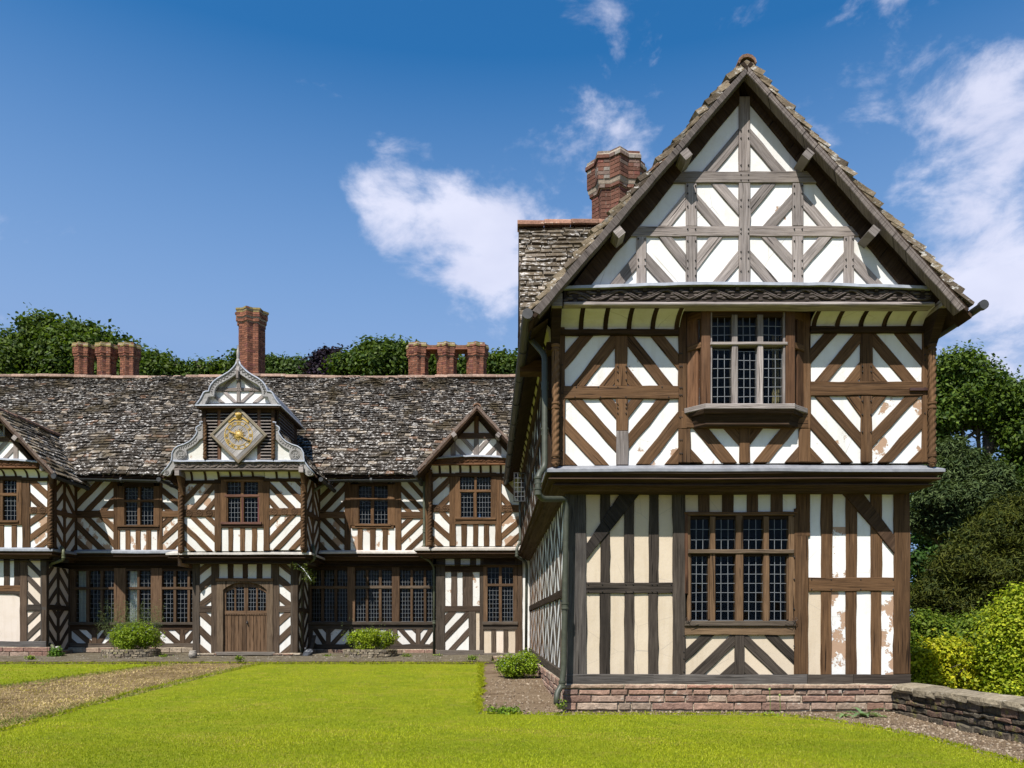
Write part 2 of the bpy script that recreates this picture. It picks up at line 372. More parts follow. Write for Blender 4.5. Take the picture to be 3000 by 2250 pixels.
class Fac:
    """one framed wall: timbers proud, plaster panels set back between them"""
    def __init__(s, wall, parent, z=None, tone=BR, plas=WH, peel=0., wav=.004):
        s.w = wall; s.p = parent; s.z = z; s.tone = tone; s.plas = plas; s.peel = peel; s.wav = wav; s.k = 0; s.flush = False
    def c(s, x, y):
        if s.z is None: return (x, y)
        return s.w.uv(*s.z(x, y))
    def cs(s, P): return [s.c(*p) for p in P]
    def tp(s, P, tone=None, d=0., along=None, name='timber', th=.14, mat='timber', wav=None):
        t = tone or s.tone; s.k += 1
        return prism(name, s.w, P, mat, s.p, d+random.uniform(-.0015, .0015)+(s.k % 5)*.0007, th, .007, s.wav if wav is None else wav, .2, t, along)
    def T(s, x0, y0, x1, y1, tone=None, d=.006, name='timber'):
        return s.tp(s.cs([(x0, y0), (x1, y0), (x1, y1), (x0, y1)]), tone, d, name=name)
    def TP(s, P, tone=None, d=.010, along=None, name='timber'):
        Q = s.cs(P)
        if along is None: along = max(((Q[i][0]-Q[i-1][0], Q[i][1]-Q[i-1][1]) for i in range(len(Q))), key=lambda e: math.hypot(*e))
        return s.tp(Q, tone, d, along, name)
    def pp(s, P, plas=None, peel=None, d=-.020, name='plaster_panel'):
        if area(P) < 0: P = P[::-1]
        d = -.007 if s.flush else d; pl = plas or s.plas; pe = s.peel if peel is None else peel
        pe = max(0., min(.70, pe*random.uniform(.45, 1.4))) if pe else 0.
        return prism(name, s.w, inset(P, -.012), 'plaster', s.p, d+random.uniform(-.001, .001), .10, .004, .002, .3, (*pl, pe))
    def P(s, x0, y0, x1, y1, plas=None, peel=None):
        return s.pp(s.cs([(x0, y0), (x1, y0), (x1, y1), (x0, y1)]), plas, peel)
    def C(s, cell, strips, tone=None, plas=None, peel=None):
        """cell: (x0,y0,x1,y1) or convex polygon; strips: (xa,ya,xb,yb,width) centre lines of the braces in it"""
        if len(cell) == 4 and not isinstance(cell[0], (tuple, list)):
            x0, y0, x1, y1 = cell; cell = [(x0, y0), (x1, y0), (x1, y1), (x0, y1)]
        cell = s.cs(cell)
        if area(cell) < 0: cell = cell[::-1]
        rest = [cell]
        for (xa, ya, xb, yb, w) in strips:
            a, b = s.c(xa, ya), s.c(xb, yb)
            if s.z is not None:
                o = s.c(0, 0); w = abs(s.c(1, 0)[0]-o[0])*w
            L = math.hypot(b[0]-a[0], b[1]-a[1]); n = (-(b[1]-a[1])/L, (b[0]-a[0])/L); m = (-n[0], -n[1])
            t = clip(clip(cell, a, n, w/2), a, m, w/2)
            if len(t) > 2 and abs(area(t)) > .0008: s.tp(t, tone, 0., (b[0]-a[0], b[1]-a[1]))
            new = []
            for r in rest:
                for q in (clip(r, a, m, -w/2), clip(r, a, n, -w/2)):
                    if len(q) > 2 and abs(area(q)) > .0006: new.append(q)
            rest = new
        for r in rest: s.pp(r, plas, peel)
    def studs(s, y0, y1, edges, tone=None, plas=None, peel=None, first='T'):
        """alternating timber (T) and plaster (P) between the given edges"""
        k = first
        for a, b in zip(edges[:-1], edges[1:]):
            if k == 'T': s.T(a, y0, b, y1, tone, 0.)
            else: s.P(a, y0, b, y1, plas, peel)
            k = 'P' if k == 'T' else 'T'
def chevron(f, x0, y0, x1, y1, up, pitch, w, ph=0., **k):
    """metric cell with parallel braces; up=True rises to the right"""
    S = []; n = int((x1-x0+y1-y0)/pitch)+3; sg = 1 if up else -1
    for i in range(-2, n+2):
        c = y0-(x1-x0 if up else 0)+(i+ph)*pitch*1.2
        S.append((x0, c if up else c, x1, c+sg*(x1-x0), w))
    f.C((x0, y0, x1, y1), S, **k)

# ------------------------------------------------------------------ sweeps, coves, posts, pipes
def sweep(name, path, prof, mat, parent, color=None, tint=None, jitter=0.):
    path = [Vector((p[0], p[1])) for p in path]; N = len(path); m = len(prof); V = []; Fc = []; UV = []; acc = 0.
    nr = []
    for i in range(N-1):
        d = (path[i+1]-path[i]).normalized(); nr.append(Vector((d.y, -d.x)))
    for i in range(N):
        if i: acc += (path[i]-path[i-1]).length
        a = nr[max(0, i-1)]; b = nr[min(i, N-2)]; mt = (a+b)/(1+a.dot(b))
        jz = random.gauss(0, jitter)
        v = 0.
        for j, (o, z) in enumerate(prof):
            if j: v += math.hypot(o-prof[j-1][0], z-prof[j-1][1])
            V.append((path[i].x+mt.x*o, path[i].y+mt.y*o, z+jz)); UV.append((acc, v))
    for i in range(N-1):
        for j in range(m-1): Fc.append((i*m+j, i*m+j+1, (i+1)*m+j+1, (i+1)*m+j))
    Fc.append(tuple(range(m))); Fc.append(tuple(reversed(range((N-1)*m, N*m))))
    return mk(name, V, Fc, mat, parent, color, uv=UV, tint=tint)
def subdiv(path, step):
    out = []
    for a, b in zip(path[:-1], path[1:]):
        k = max(1, int(math.hypot(b[0]-a[0], b[1]-a[1])/step))
        out += [(a[0]+(b[0]-a[0])*i/k, a[1]+(b[1]-a[1])*i/k) for i in range(k)]
    return out+[path[-1]]
def cove_piece(name, wall, u0, u1, v0, v1, proj, th, mat, parent, col, back=0.):
    K = 7; V = []; UV = []
    for i in range(K):
        t = i/(K-1); v = v0+(v1-v0)*(math.sin(t*math.pi/2)); d = back+proj*(1-math.cos(t*math.pi/2))
        for u in (u0, u1):
            V.append(wall.pt(u, v, d+th)); V.append(wall.pt(u, v, d-.05)); UV += [(v*1.0, u), (v, u+.1)]
    Fc = []
    for i in range(K-1):
        a = i*4; b = a+4
        Fc += [(a, a+2, b+2, b), (a, b, b+1, a+1), (a+2, a+3, b+3, b+2)]
    Fc += [(0, 1, 3, 2), ((K-1)*4, (K-1)*4+2, (K-1)*4+3, (K-1)*4+1)]
    if wall.u.cross(Vector((0, 0, 1))).dot(wall.n) < 0: Fc = [f[::-1] for f in Fc]
    return mk(name, V, Fc, mat, parent, col, uv=UV)
def cove(fac, xs_ribs, x0, x1, ytop, ybot, proj, rw, tone=DKB, plas=(.74, .73, .69)):
    """curved plaster strip with ribs; xs_ribs are rib centres, pixel based facade"""
    Df = fac.w.D-proj
    edges = [x0]+[r for r in xs_ribs]+[x1]
    vt = CZ+(HY-fac.z(0, ytop)[1])*Df/F; vb = fac.c(0, ybot)[1]
    U = [fac.c(x, ybot)[0] for x in edges]; w = abs(fac.c(rw, 0)[0]-fac.c(0, 0)[0])/2
    for i in range(len(U)-1):
        a = U[i]+(w if i else 0); b = U[i+1]-(w if i < len(U)-2 else 0)
        cove_piece('cove_panel', fac.w, a-.004, b+.004, vb, vt, proj, 0, 'plaster', fac.p, (*plas, 0))
    for r in xs_ribs:
        u = fac.c(r, ybot)[0]; cove_piece('cove_rib', fac.w, u-w, u+w, vb, vt, proj, .02, 'timber', fac.p, tone)
def spiral(parent, x, y, z0, z1, r=.055, turns=None, tone=BR, head=True):
    p = empty('spiral_post', (x, y, z0), parent)
    H = z1-z0; mid = z0+H*.50; turns = turns or H/.17
    def twist(za, zb, nm):
        n = 16; m = max(10, int((zb-za)/.016)); V = []; Fc = []; UV = []
        for i in range(m+1):
            z = za+(zb-za)*i/m
            for j in range(n):
                t = 2*math.pi*j/n; k = abs(math.sin(1.5*(t-2*math.pi*z/.30*1.0)))
                rr = r*(.74+.30*k); V.append((x+rr*math.cos(t), y+rr*math.sin(t), z)); UV.append((z, t*r))
        for i in range(m):
            for j in range(n): Fc.append((i*n+j, i*n+(j+1) % n, (i+1)*n+(j+1) % n, (i+1)*n+j))
        mk('twisted_shaft', V, Fc, 'timber', p, tone, uv=UV, smooth=True)
    hb = r*2.2; twist(z0+hb, mid-.05, 's'); twist(mid+.05, z1-.09, 's')
    for zc in (mid, z1-.045, z0+hb):
        B = MB(); B.lathe([(r*.8, -.05), (r*1.12, -.045), (r*1.12, -.02), (r*.92, -.012), (r*.92, .012), (r*1.15, .02), (r*1.15, .045), (r*.8, .05)], (x, y, zc), 14); B.build('collar', 'timber', p, tone)
    if head:
        B = MB(); c = (x, y-r*.15, z0+r*.95)
        B.blob(c, (r*1.02, r*1.0, r*1.15), 12, 8)
        B.blob((c[0], c[1]-r*1.0, c[2]-r*.08), (r*.16, r*.28, r*.30), 6, 4)
        for sx in (-1, 1):
            B.blob((c[0]+sx*r*.38, c[1]-r*.80, c[2]+r*.30), (r*.2, r*.16, r*.1), 6, 4)
            B.blob((c[0]+sx*r*.98, c[1]-r*.1, c[2]+r*.05), (r*.16, r*.25, r*.3), 6, 4)
        B.blob((c[0], c[1]-r*.85, c[2]-r*.55), (r*.34, r*.16, r*.09), 6, 4)
        B.blob((c[0], c[1]-r*.62, c[2]-r*.92), (r*.4, r*.3, r*.26), 6, 4)
        B.build('carved_head', 'timber', p, tone, smooth=True)
    return p
def pipe(parent, pts, r=.045, col=(.075, .080, .058), joints=(), name='downpipe'):
    e = empty(name, pts[-1], parent); B = MB(); 
    sm = []                                                  # round the bends
    P = [Vector(p) for p in pts]
    for i, p in enumerate(P):
        if 0 < i < len(P)-1:
            a = (P[i-1]-p); b = (P[i+1]-p); k = min(.09, a.length*.45, b.length*.45)
            a = p+a.normalized()*k; b = p+b.normalized()*k
            for t in (0, .25, .5, .75, 1): sm.append(a*(1-t)**2+p*2*t*(1-t)+b*t*t)
        else: sm.append(p)
    B.tube(sm, r, 12); B.build('pipe', 'paint', e, col, smooth=True)
    for j in joints:
        B = MB(); q = Vector(j); B.lathe([(r*.9, -.05), (r*1.28, -.05), (r*1.28, -.03), (r*1.14, -.025), (r*1.14, .02), (r*1.32, .025), (r*1.32, .05), (r*.9, .05)], q, 14); B.build('pipe_collar', 'paint', e, col)
    return e
def gutter(parent, a, b, r=.065, col=(.028, .029, .030)):
    a = Vector(a); b = Vector(b); L = (b-a).length; k = max(2, int(L/1.2)); B = MB(); n = 9
    d = (b-a).normalized(); s = d.cross(Vector((0, 0, 1))).normalized(); V = []; Fc = []
    for i in range(k*2+1):
        p = a+(b-a)*(i/(k*2)); p.z += random.gauss(0, .006)
        for j in range(n):
            t = math.pi+math.pi*j/(n-1); V.append(p+s*math.cos(t)*r+Vector((0, 0, math.sin(t)*r)))
        for j in range(n):
            t = 2*math.pi-math.pi*j/(n-1); V.append(p+s*math.cos(t)*r*.86+Vector((0, 0, math.sin(t)*r*.86)))
    m = 2*n
    for i in range(k*2):
        for j in range(m): Fc.append((i*m+j, i*m+(j+1) % m, (i+1)*m+(j+1) % m, (i+1)*m+j))
    Fc += [tuple(range(m)), tuple(reversed(range(k*2*m, (k*2+1)*m)))]
    B.add(V, Fc)
    for i in range(k+1):
        p = a+(b-a)*(i/k); B.tube([p-d*.03-Vector((0, 0, .012)), p+d*.03-Vector((0, 0, .012))], r*1.02, 12)
    return B.build('gutter', 'paint', parent, col)
# ------------------------------------------------------------------ windows
PANE = {}
def light(win, wall, u0, v0, u1, v1, cols, rows, each, depth=-.05, head=0.):
    """one leaded light: cames as a mesh, panes as single objects (each) or one slightly uneven sheet"""
    du = (u1-u0)/cols; dv = (v1-v0)/rows; cw = .0032 if each else .0032
    B = MB()
    def bar(p, q, hw, horizontal):
        a = wall.pt(p[0], p[1], depth); b = wall.pt(q[0], q[1], depth)
        w = Vector((0, 0, hw)) if horizontal else wall.u*hw
        n = wall.n*.006; B.hexa([a-w-n, b-w-n, b+w-n, a+w-n, a-w+n, b-w+n, b+w+n, a+w+n])
    for i in range(cols+1): j = random.gauss(0, .002) if 0 < i < cols else 0; bar((u0+du*i+j, v0), (u0+du*i-j, v1), cw, False)
    for i in range(rows+1): j = random.gauss(0, .002) if 0 < i < rows else 0; bar((u0, v0+dv*i+j), (u1, v0+dv*i-j), cw, True)
    B.build('lead_lattice', 'came', win, (.20, .21, .22))
    G = MB()
    for i in range(cols):
        for k in range(rows):
            cu, cv = u0+du*(i+.5), v0+dv*(k+.5); tx, tz = random.gauss(0, .022), random.gauss(0, .022)
            Q = []
            for a, b in ((-1, -1), (1, -1), (1, 1), (-1, 1)):
                Q.append(wall.pt(cu+a*du*.5, cv+b*dv*.5, depth+a*du*.5*tx+b*dv*.5*tz))
            if each: mk('pane', Q, [(0, 1, 2, 3)], 'glass', win)
            else: G.add(Q, [(0, 1, 2, 3)])
    if not each: G.build('glazing', 'glass', win)
def window(parent, fac, lights, bars, each=False, tone=BR2, barname='mullion', loc=None, depth=-.05):
    """lights: (x0,y0,x1,y1,cols,rows) and bars: (x0,y0,x1,y1,proud,name) in the facade's zoom coordinates"""
    w = fac.w; xs = [l[0] for l in lights]; ys = [l[3] for l in lights]
    base = fac.c(sum(xs)/len(xs), max(ys)); win = empty('window', w.pt(base[0], base[1], 0), parent)
    for (x0, y0, x1, y1, c, r) in lights:
        a = fac.c(x0, y1); b = fac.c(x1, y0); light(win, w, a[0]-.006, a[1]-.006, b[0]+.006, b[1]+.006, c, r, each, depth)
    old = fac.p; fac.p = win
    for bb in bars:
        x0, y0, x1, y1, d, nm = bb[:6]; tn = bb[6] if len(bb) > 6 else tone
        fac.tp(fac.cs([(x0, y0), (x1, y0), (x1, y1), (x0, y1)]), tn, d, name=nm, th=.12+d, wav=.0015)
    fac.p = old
    return win
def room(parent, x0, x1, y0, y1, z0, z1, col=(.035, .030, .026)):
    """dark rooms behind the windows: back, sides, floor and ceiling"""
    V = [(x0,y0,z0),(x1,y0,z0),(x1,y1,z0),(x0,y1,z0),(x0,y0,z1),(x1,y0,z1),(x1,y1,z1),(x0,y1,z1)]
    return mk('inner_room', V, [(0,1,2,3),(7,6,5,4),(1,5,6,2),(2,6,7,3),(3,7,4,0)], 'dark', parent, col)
def curtain(parent, x0, x1, y, z0, z1, amp=.03, waves=7, col=(.75, .74, .70)):
    n = waves*8; V = []; Fc = []
    for i in range(n+1):
        t = i/n; X = x0+(x1-x0)*t
        for z, k in ((z0, 1), ((z0+z1)/2, .8), (z1, .55)): V.append((X+random.gauss(0, .002), y+amp*k*math.sin(t*waves*2*math.pi)+random.gauss(0, .003), z))
    for i in range(n):
        for j in range(2): Fc.append((i*3+j, (i+1)*3+j, (i+1)*3+j+1, i*3+j+1))
    return mk('curtain', V, Fc, 'cloth', parent, col, smooth=True)

# ------------------------------------------------------------------ roofs
def proj_area(c, w, h):
    D = c[1]; 
    if D < 1: return 0
    px = CX+F*c[0]/D; py = HY-(c[2]-CZ)*F/D
    if px < -20 or px > 3020 or py < -20 or py > 2270: return 0
    return w*h/(D*D)
def tiled(parent, E0, E1, R0, R1, g0, g1, w0, w1, base, objs=300, th=.028, sag=.03, keep=None, name='roof', skipfirst=False, warm=0., rank=None):
    """stone tiles laid in courses on the quad eave E0-E1, ridge R0-R1; the largest in view become tiles of their own"""
    E0, E1, R0, R1 = map(Vector, (E0, E1, R0, R1)); roof = empty(name, (E0+E1)/2, parent)
    nrm = (E1-E0).cross(R0-E0).normalized()
    if nrm.z < 0: nrm = -nrm
    # boarding under the tiles
    dk = .06
    V = [E0-nrm*dk, E1-nrm*dk, R1-nrm*dk, R0-nrm*dk]; V += [v-nrm*.05 for v in V]
    mk('boarding', V, [(0,1,2,3),(7,6,5,4),(0,4,5,1),(1,5,6,2),(2,6,7,3),(3,7,4,0)], 'timber', roof, DKB, uv=[(v.x, v.y+v.z) for v in V])
    L = ((R0-E0).length+(R1-E1).length)/2; W = (E1-E0).length
    s = 0.; T = []; ph = random.random()*9
    while s < L-.02:
        f = s/L; g = (g0+(g1-g0)*f)*random.uniform(.94, 1.06); x = -random.random()*w0
        wav = [random.gauss(0, .005) for _ in range(4)]
        while x < W:
            w = (w0+(w1-w0)*f)*random.uniform(.62, 1.45)
            a, b = max(x, 0), min(x+w, W)
            if b-a > .04: T.append((s+random.gauss(0, .008), g, a+.004, b-.004, f))
            x += w
        s += g
    def P(x, t, up):
        a = E0+(E1-E0)*(x/W); b = R0+(R1-R0)*(x/W); q = a+(b-a)*(t/L)
        sg = sag*(math.sin(x*.9+ph)+.6*math.sin(x*2.1+t*1.3+ph*2)+.5*math.sin(t*2.3+x*.4))
        return q+nrm*(up+sg*min(1, (t+.3)))
    mb = MB(); lst = []
    for (t0, g, a, b, f) in T:
        ln = g*1.75; t1 = min(t0+ln, L); tilt = random.gauss(0, .006); lift = random.uniform(.8, 1.35); sk = random.gauss(0, .012)
        tk = th*random.uniform(.7, 1.5)
        j = lambda s=.007: random.gauss(0, s)
        lo = [P(a+j(), t0+sk+j(), tk*lift*.9+tilt-tk), P(b+j(), t0-sk+j(), tk*lift*.9-tilt-tk), P(b, t1, -tk-.012), P(a, t1, -tk-.012)]
        hi = [P(a+.008+j(), t0+sk+.006+j(), tk*lift*.9+tilt), P(b-.008+j(), t0-sk+.006+j(), tk*lift*.9-tilt), P(b-.004, t1, -.012), P(a+.004, t1, -.012)]
        c = (lo[0]+hi[2])/2
        if keep and not keep(c): continue
        v = random.uniform(.55, 1.35); r = random.random()
        col = Vector(base)*v
        if r < .10: col = Vector((.24, .20, .155))*random.uniform(.8, 1.3)
        elif r < .14: col = Vector((.17, .105, .07))
        if warm and random.random() < warm: col = Vector((.27, .215, .15))*random.uniform(.75, 1.2)
        lst.append((rank(c) if rank else proj_area(c, b-a, g), lo+hi, tuple(col)))
    lst.sort(key=lambda q: -q[0])
    HF = [(3,2,1,0),(4,5,6,7),(0,1,5,4),(1,2,6,5),(2,3,7,6),(3,0,4,7)]
    if (E1-E0).cross(R0-E0).z < 0: HF = [f[::-1] for f in HF]
    for i, (ar, Pq, col) in enumerate(lst):
        if i < objs and ar > 0: mk('tile', Pq, HF, 'tile', roof, tint=col)
        else: mb.add(Pq, HF, col)
    if mb.V: tag(mb.build('tiles', 'tile', roof), kind='stuff')
    return roof
def ridge(parent, a, b, r=.13, col=(.26, .15, .10), n=None, sag=.02):
    """half-round ridge tiles, each its own piece"""
    a = Vector(a); b = Vector(b); L = (b-a).length; n = n or max(2, int(L/.42)); d = (b-a).normalized(); s = d.cross(Vector((0, 0, 1))).normalized()
    for i in range(n):
        p = a+d*(L*i/n); q = a+d*(L*(i+1)/n-.006); o = sag*math.sin(i*.35)+random.gauss(0, .006); K = 7; V = []
        for e, rr in ((p, r*1.02), (q, r*.98)):
            for k in range(K):
                t = math.pi*k/(K-1); V.append(e+s*math.cos(t)*rr*1.1+Vector((0, 0, math.sin(t)*rr+o-.03)))
            for k in range(K):
                t = math.pi*(K-1-k)/(K-1); V.append(e+s*math.cos(t)*rr*.9+Vector((0, 0, math.sin(t)*rr*.8+o-.05)))
        m = 2*K; Fc = [(k, (k+1) % m, m+(k+1) % m, m+k) for k in range(m)]+[tuple(reversed(range(m))), tuple(range(m, 2*m))]
        v = random.uniform(.65, 1.2); mk('ridge_tile', V, Fc, 'stone', parent, tint=(col[0]*v, col[1]*v, col[2]*v))

# ------------------------------------------------------------------ chimneys
def stack(parent, x, y, z0, z1, r, each, cap=.62, col=(.215, .088, .052), n=8, grey=0.):
    ch = empty('chimney_shaft', (x, y, z0), parent)
    ri = r*.80; K = 2*n; rot = math.pi/n*0
    def ring(s, z): return [Vector((x+(r if k % 2 == 0 else ri)*s*math.cos(2*math.pi*k/K+rot-math.pi/2), y+(r if k % 2 == 0 else ri)*s*math.sin(2*math.pi*k/K+rot-math.pi/2), z)) for k in range(K)]
    prof = []
    zc = z1-cap; H = .076
    nz_ = int((z1-z0)/H)
    def sc(z):
        d = z-zc
        if d < 0: return 1.
        if d < .10: return 1.+.16*(d/.10)
        if d < .16: return 1.10
        if d < cap-.14: return 1.20
        if d < cap-.06: return 1.27
        return 1.20
    V = []; Fc = []
    zz = [z0+i*H for i in range(nz_+1)]
    for z in zz: V += ring(sc(z+.001)*.985, z)
    for i in range(len(zz)-1):
        for k in range(K): Fc.append((i*K+k, i*K+(k+1) % K, (i+1)*K+(k+1) % K, (i+1)*K+k))
    Fc.append(tuple(range((len(zz)-1)*K, len(zz)*K)))
    mk('mortar', V, Fc, 'brick', ch, tint=(.33, .27, .21))
    mb = MB(); cnt = 0
    for i in range(len(zz)-1):
        s = sc((zz[i]+zz[i+1])/2); R = ring(s, 0)
        for k in range(K):
            a, b = R[k], R[(k+1) % K]; e = b-a; nn = Vector((e.y, -e.x, 0)).normalized()
            if nn.y > .45 and not each: pass
            cuts = [0, 1] if (i+k) % 2 else [0, .5, 1]
            for c0, c1 in zip(cuts[:-1], cuts[1:]):
                p = a+e*c0+e.normalized()*.005; q = a+e*c1-e.normalized()*.005
                v = random.uniform(.6, 1.25); cc = Vector(col)*v
                if random.random() < .12: cc = Vector((.16, .06, .045))*v
                zt = zz[i+1]
                lich = (zt-z1 > -.16 and random.random() < .75) or (grey and zt > zc+.05 and random.random() < grey)
                if lich: cc = Vector((.26, .20, .075)) if not grey else cc.lerp(Vector((.24, .22, .19)), random.uniform(.2, 1.))
                o = nn*random.uniform(.004, .011); h0, h1 = zz[i]+.006, zt-.006
                Q = [p-nn*.03, q-nn*.03, q+o, p+o]
                P8 = [Vector((w.x, w.y, h0)) for w in Q]+[Vector((w.x, w.y, h1)) for w in Q]
                if each and nn.y < .2 and cnt < 290:
                    mk('brick', P8, [(3,2,1,0),(4,5,6,7),(0,1,5,4),(1,2,6,5),(2,3,7,6),(3,0,4,7)], 'brick', ch, tint=tuple(cc)); cnt += 1
                else: mb.hexa(P8, tuple(cc))
    tag(mb.build('brickwork', 'brick', ch), kind='stuff')
    return ch

# ------------------------------------------------------------------ stonework
def stone_face(parent, wall, u0, u1, v0, v1, course, wid, cols, mat='stone', name='stone', proud=.03, th=.25, mortar=True, rag=.0045, mcol=(.46, .385, .28)):
    if mortar: prism('mortar', wall, [(u0, v0), (u1, v0), (u1, v1), (u0, v1)], 'stone', parent, -.015, th, .004, .004, .2, tint=mcol)
    v = v1; k = 0
    while v > v0+.02:
        h = min(random.uniform(*course), v-v0); u = u0
        while u < u1-.03:
            w = random.uniform(*wid); e = min(u+w, u1)
            if u1-e < .06: e = u1
            g = random.uniform(.006, .013); c = Vector(random.choice(cols))*random.uniform(.75, 1.2)
            P = [(u+g, v-h+g), (e-g, v-h+g), (e-g, v-g), (u+g, v-g)]
            if P[1][0]-P[0][0] > .02 and P[2][1]-P[1][1] > .015:
                prism(name, wall, P, mat, parent, proud*random.uniform(.2, 1.), .14, min(.010, h*.15), rag, .09, tint=tuple(c))
            u = e
        v -= h; k += 1

# ------------------------------------------------------------------ foliage
def leaf_mesh(name, C, Nn, S, tints, mat, parent=None, aspect=.6, kind=None):
    """many leaf-sized quads as one mesh: centres, normals, sizes, colours (numpy)"""
    n = len(C); r = rng.normal(size=(n, 3)); Nn = Nn/(np.linalg.norm(Nn, axis=1, keepdims=True)+1e-9)
    U = np.cross(Nn, r); U /= np.linalg.norm(U, axis=1, keepdims=True)+1e-9; Vv = np.cross(Nn, U)
    S = S[:, None]; fold = Nn*S*.18
    q = np.stack([C-U*S, C-Vv*S*aspect+fold, C+U*S, C+Vv*S*aspect+fold], 1).reshape(-1, 3)
    me = bpy.data.meshes.new(name); me.vertices.add(4*n); me.vertices.foreach_set('co', q.astype(np.float32).ravel())
    me.loops.add(4*n); me.loops.foreach_set('vertex_index', np.arange(4*n, dtype=np.int32))
    me.polygons.add(n); me.polygons.foreach_set('loop_start', np.arange(0, 4*n, 4, dtype=np.int32)); me.polygons.foreach_set('loop_total', np.full(n, 4, np.int32))
    A = me.attributes.new('tint', 'FLOAT_COLOR', 'POINT'); t = np.repeat(np.hstack([tints, np.ones((n, 1))]), 4, 0)
    A.data.foreach_set('color', t.astype(np.float32).ravel()); me.update(); me.validate()
    me.materials.append(MAT[mat]); o = bpy.data.objects.new(name, me); link(o, parent)
    if kind: tag(o, kind=kind)
    return o
def unit(n):
    v = rng.normal(size=(n, 3)); return v/np.linalg.norm(v, axis=1, keepdims=True)
def crown(parent, blobs, n, leaf, cols, mat='leaf', clump=.34, per=22, name='crown', flat=1., shell=.55, up=.5, aspect=.6):
    """blobs: (x,y,z,rx,ry,rz). Clumps of leaves near the blob surfaces, denser outside, with gaps"""
    B = np.array(blobs, float); vol = (B[:, 3]*B[:, 4]+B[:, 4]*B[:, 5]+B[:, 3]*B[:, 5]); k = max(1, n//per)
    w = rng.choice(len(B), k, p=vol/vol.sum()); d = unit(k); cc0 = d; rad = shell+(1-shell)*rng.random(k)**.5
    rad *= 1+rng.normal(0, .12, k)+.10*np.sin(cc0[:, 0]*9)*np.sin(cc0[:, 2]*7)
    rad = np.clip(rad, 0, 1.06)
    cc = B[w, :3]+d*B[w, 3:6]*rad[:, None]
    cs = clump*rng.uniform(.6, 1.5, k); tone = rng.uniform(.72, 1.2, k); ch = rng.random(k)
    i = np.repeat(np.arange(k), per); off = rng.normal(size=(len(i), 3)); off[:, 2] *= .62*flat
    C = cc[i]+off*cs[i][:, None]*.6
    Nn = d[i]*.8+rng.normal(size=(len(i), 3))*.55; Nn[:, 2] += up
    c0, c1 = np.array(cols[0]), np.array(cols[1]); t = c0+(c1-c0)*np.clip(ch[i]+rng.normal(0, .2, len(i)), 0, 1)[:, None]
    t = t*(tone[i]*rng.uniform(.8, 1.2, len(i)))[:, None]
    return leaf_mesh(name, C, Nn, leaf*rng.uniform(.65, 1.25, len(i)), t, mat, parent, aspect)
def limbs(parent, base, top, r, targets, col=(.085, .07, .055), name='trunk', lean=None):
    """tapered trunk with limbs that reach towards the crown's clumps"""
    B = MB(); base = Vector(base); top = Vector(top); pts = []; n = 8
    for i in range(n+1):
        t = i/n; pts.append(base.lerp(top, t)+Vector((math.sin(t*5+base.x)*.12, math.cos(t*4+base.y)*.12, 0))*min(1, t*3)*r*2)
    B.tube(pts, [r*(1.35 if i == 0 else 1-.62*i/n) for i in range(n+1)], 10)
    for tg in targets:
        tg = Vector(tg); s = pts[random.randint(max(2, n//3), n)]; m = s.lerp(tg, .5)+Vector((random.gauss(0, .3), random.gauss(0, .3), .35)); R = r*random.uniform(.22, .42)
        P = [s, s.lerp(m, .5)+Vector((0, 0, .1)), m, m.lerp(tg, .5), tg]; B.tube(P, [R, R*.8, R*.6, R*.4, R*.12], 7)
        for _ in range(3):
            a = P[random.randint(1, 3)]; e = a+Vector((random.gauss(0, 1), random.gauss(0, 1), random.uniform(-.1, 1)))*min(r, .3)*1.2
            B.tube([a, a.lerp(e, .5)+Vector((0, 0, r*.3)), e], [R*.4, R*.26, R*.06], 5)
    return B.build(name, 'bark', parent, col, smooth=True)
# ------------------------------------------------------------------ ground
def gz(x, y):
    """height of the terrain"""
    t = min(max((y-9.5)/11.5, 0), 1); t = t*t*(3-2*t)*.35+t*.65
    z = .40*t-.02*max(0, 8-y)*.4
    if x < -.5: z += .14*min(max((y-20.1)/2.6, 0), 1)
    if x > 6.2: z -= min(1.2, (x-6.2)*.12)
    return z
def grid(name, x0, x1, y0, y1, step, mat, off=0., inside=None, kind='structure', rough=0., stepy=None, parent=None):
    nx = max(1, int((x1-x0)/step)); ny = max(1, int((y1-y0)/(stepy or step))); V = []; Fc = []
    for j in range(ny+1):
        for i in range(nx+1):
            x = x0+(x1-x0)*i/nx; y = y0+(y1-y0)*j/ny; V.append((x, y, gz(x, y)+off+(random.gauss(0, rough) if rough else 0)))
    for j in range(ny):
        for i in range(nx):
            a = j*(nx+1)+i; Fc.append((a, a+1, a+nx+2, a+nx+1))
    o = mk(name, V, Fc, mat, parent, smooth=True); return tag(o, kind=kind)
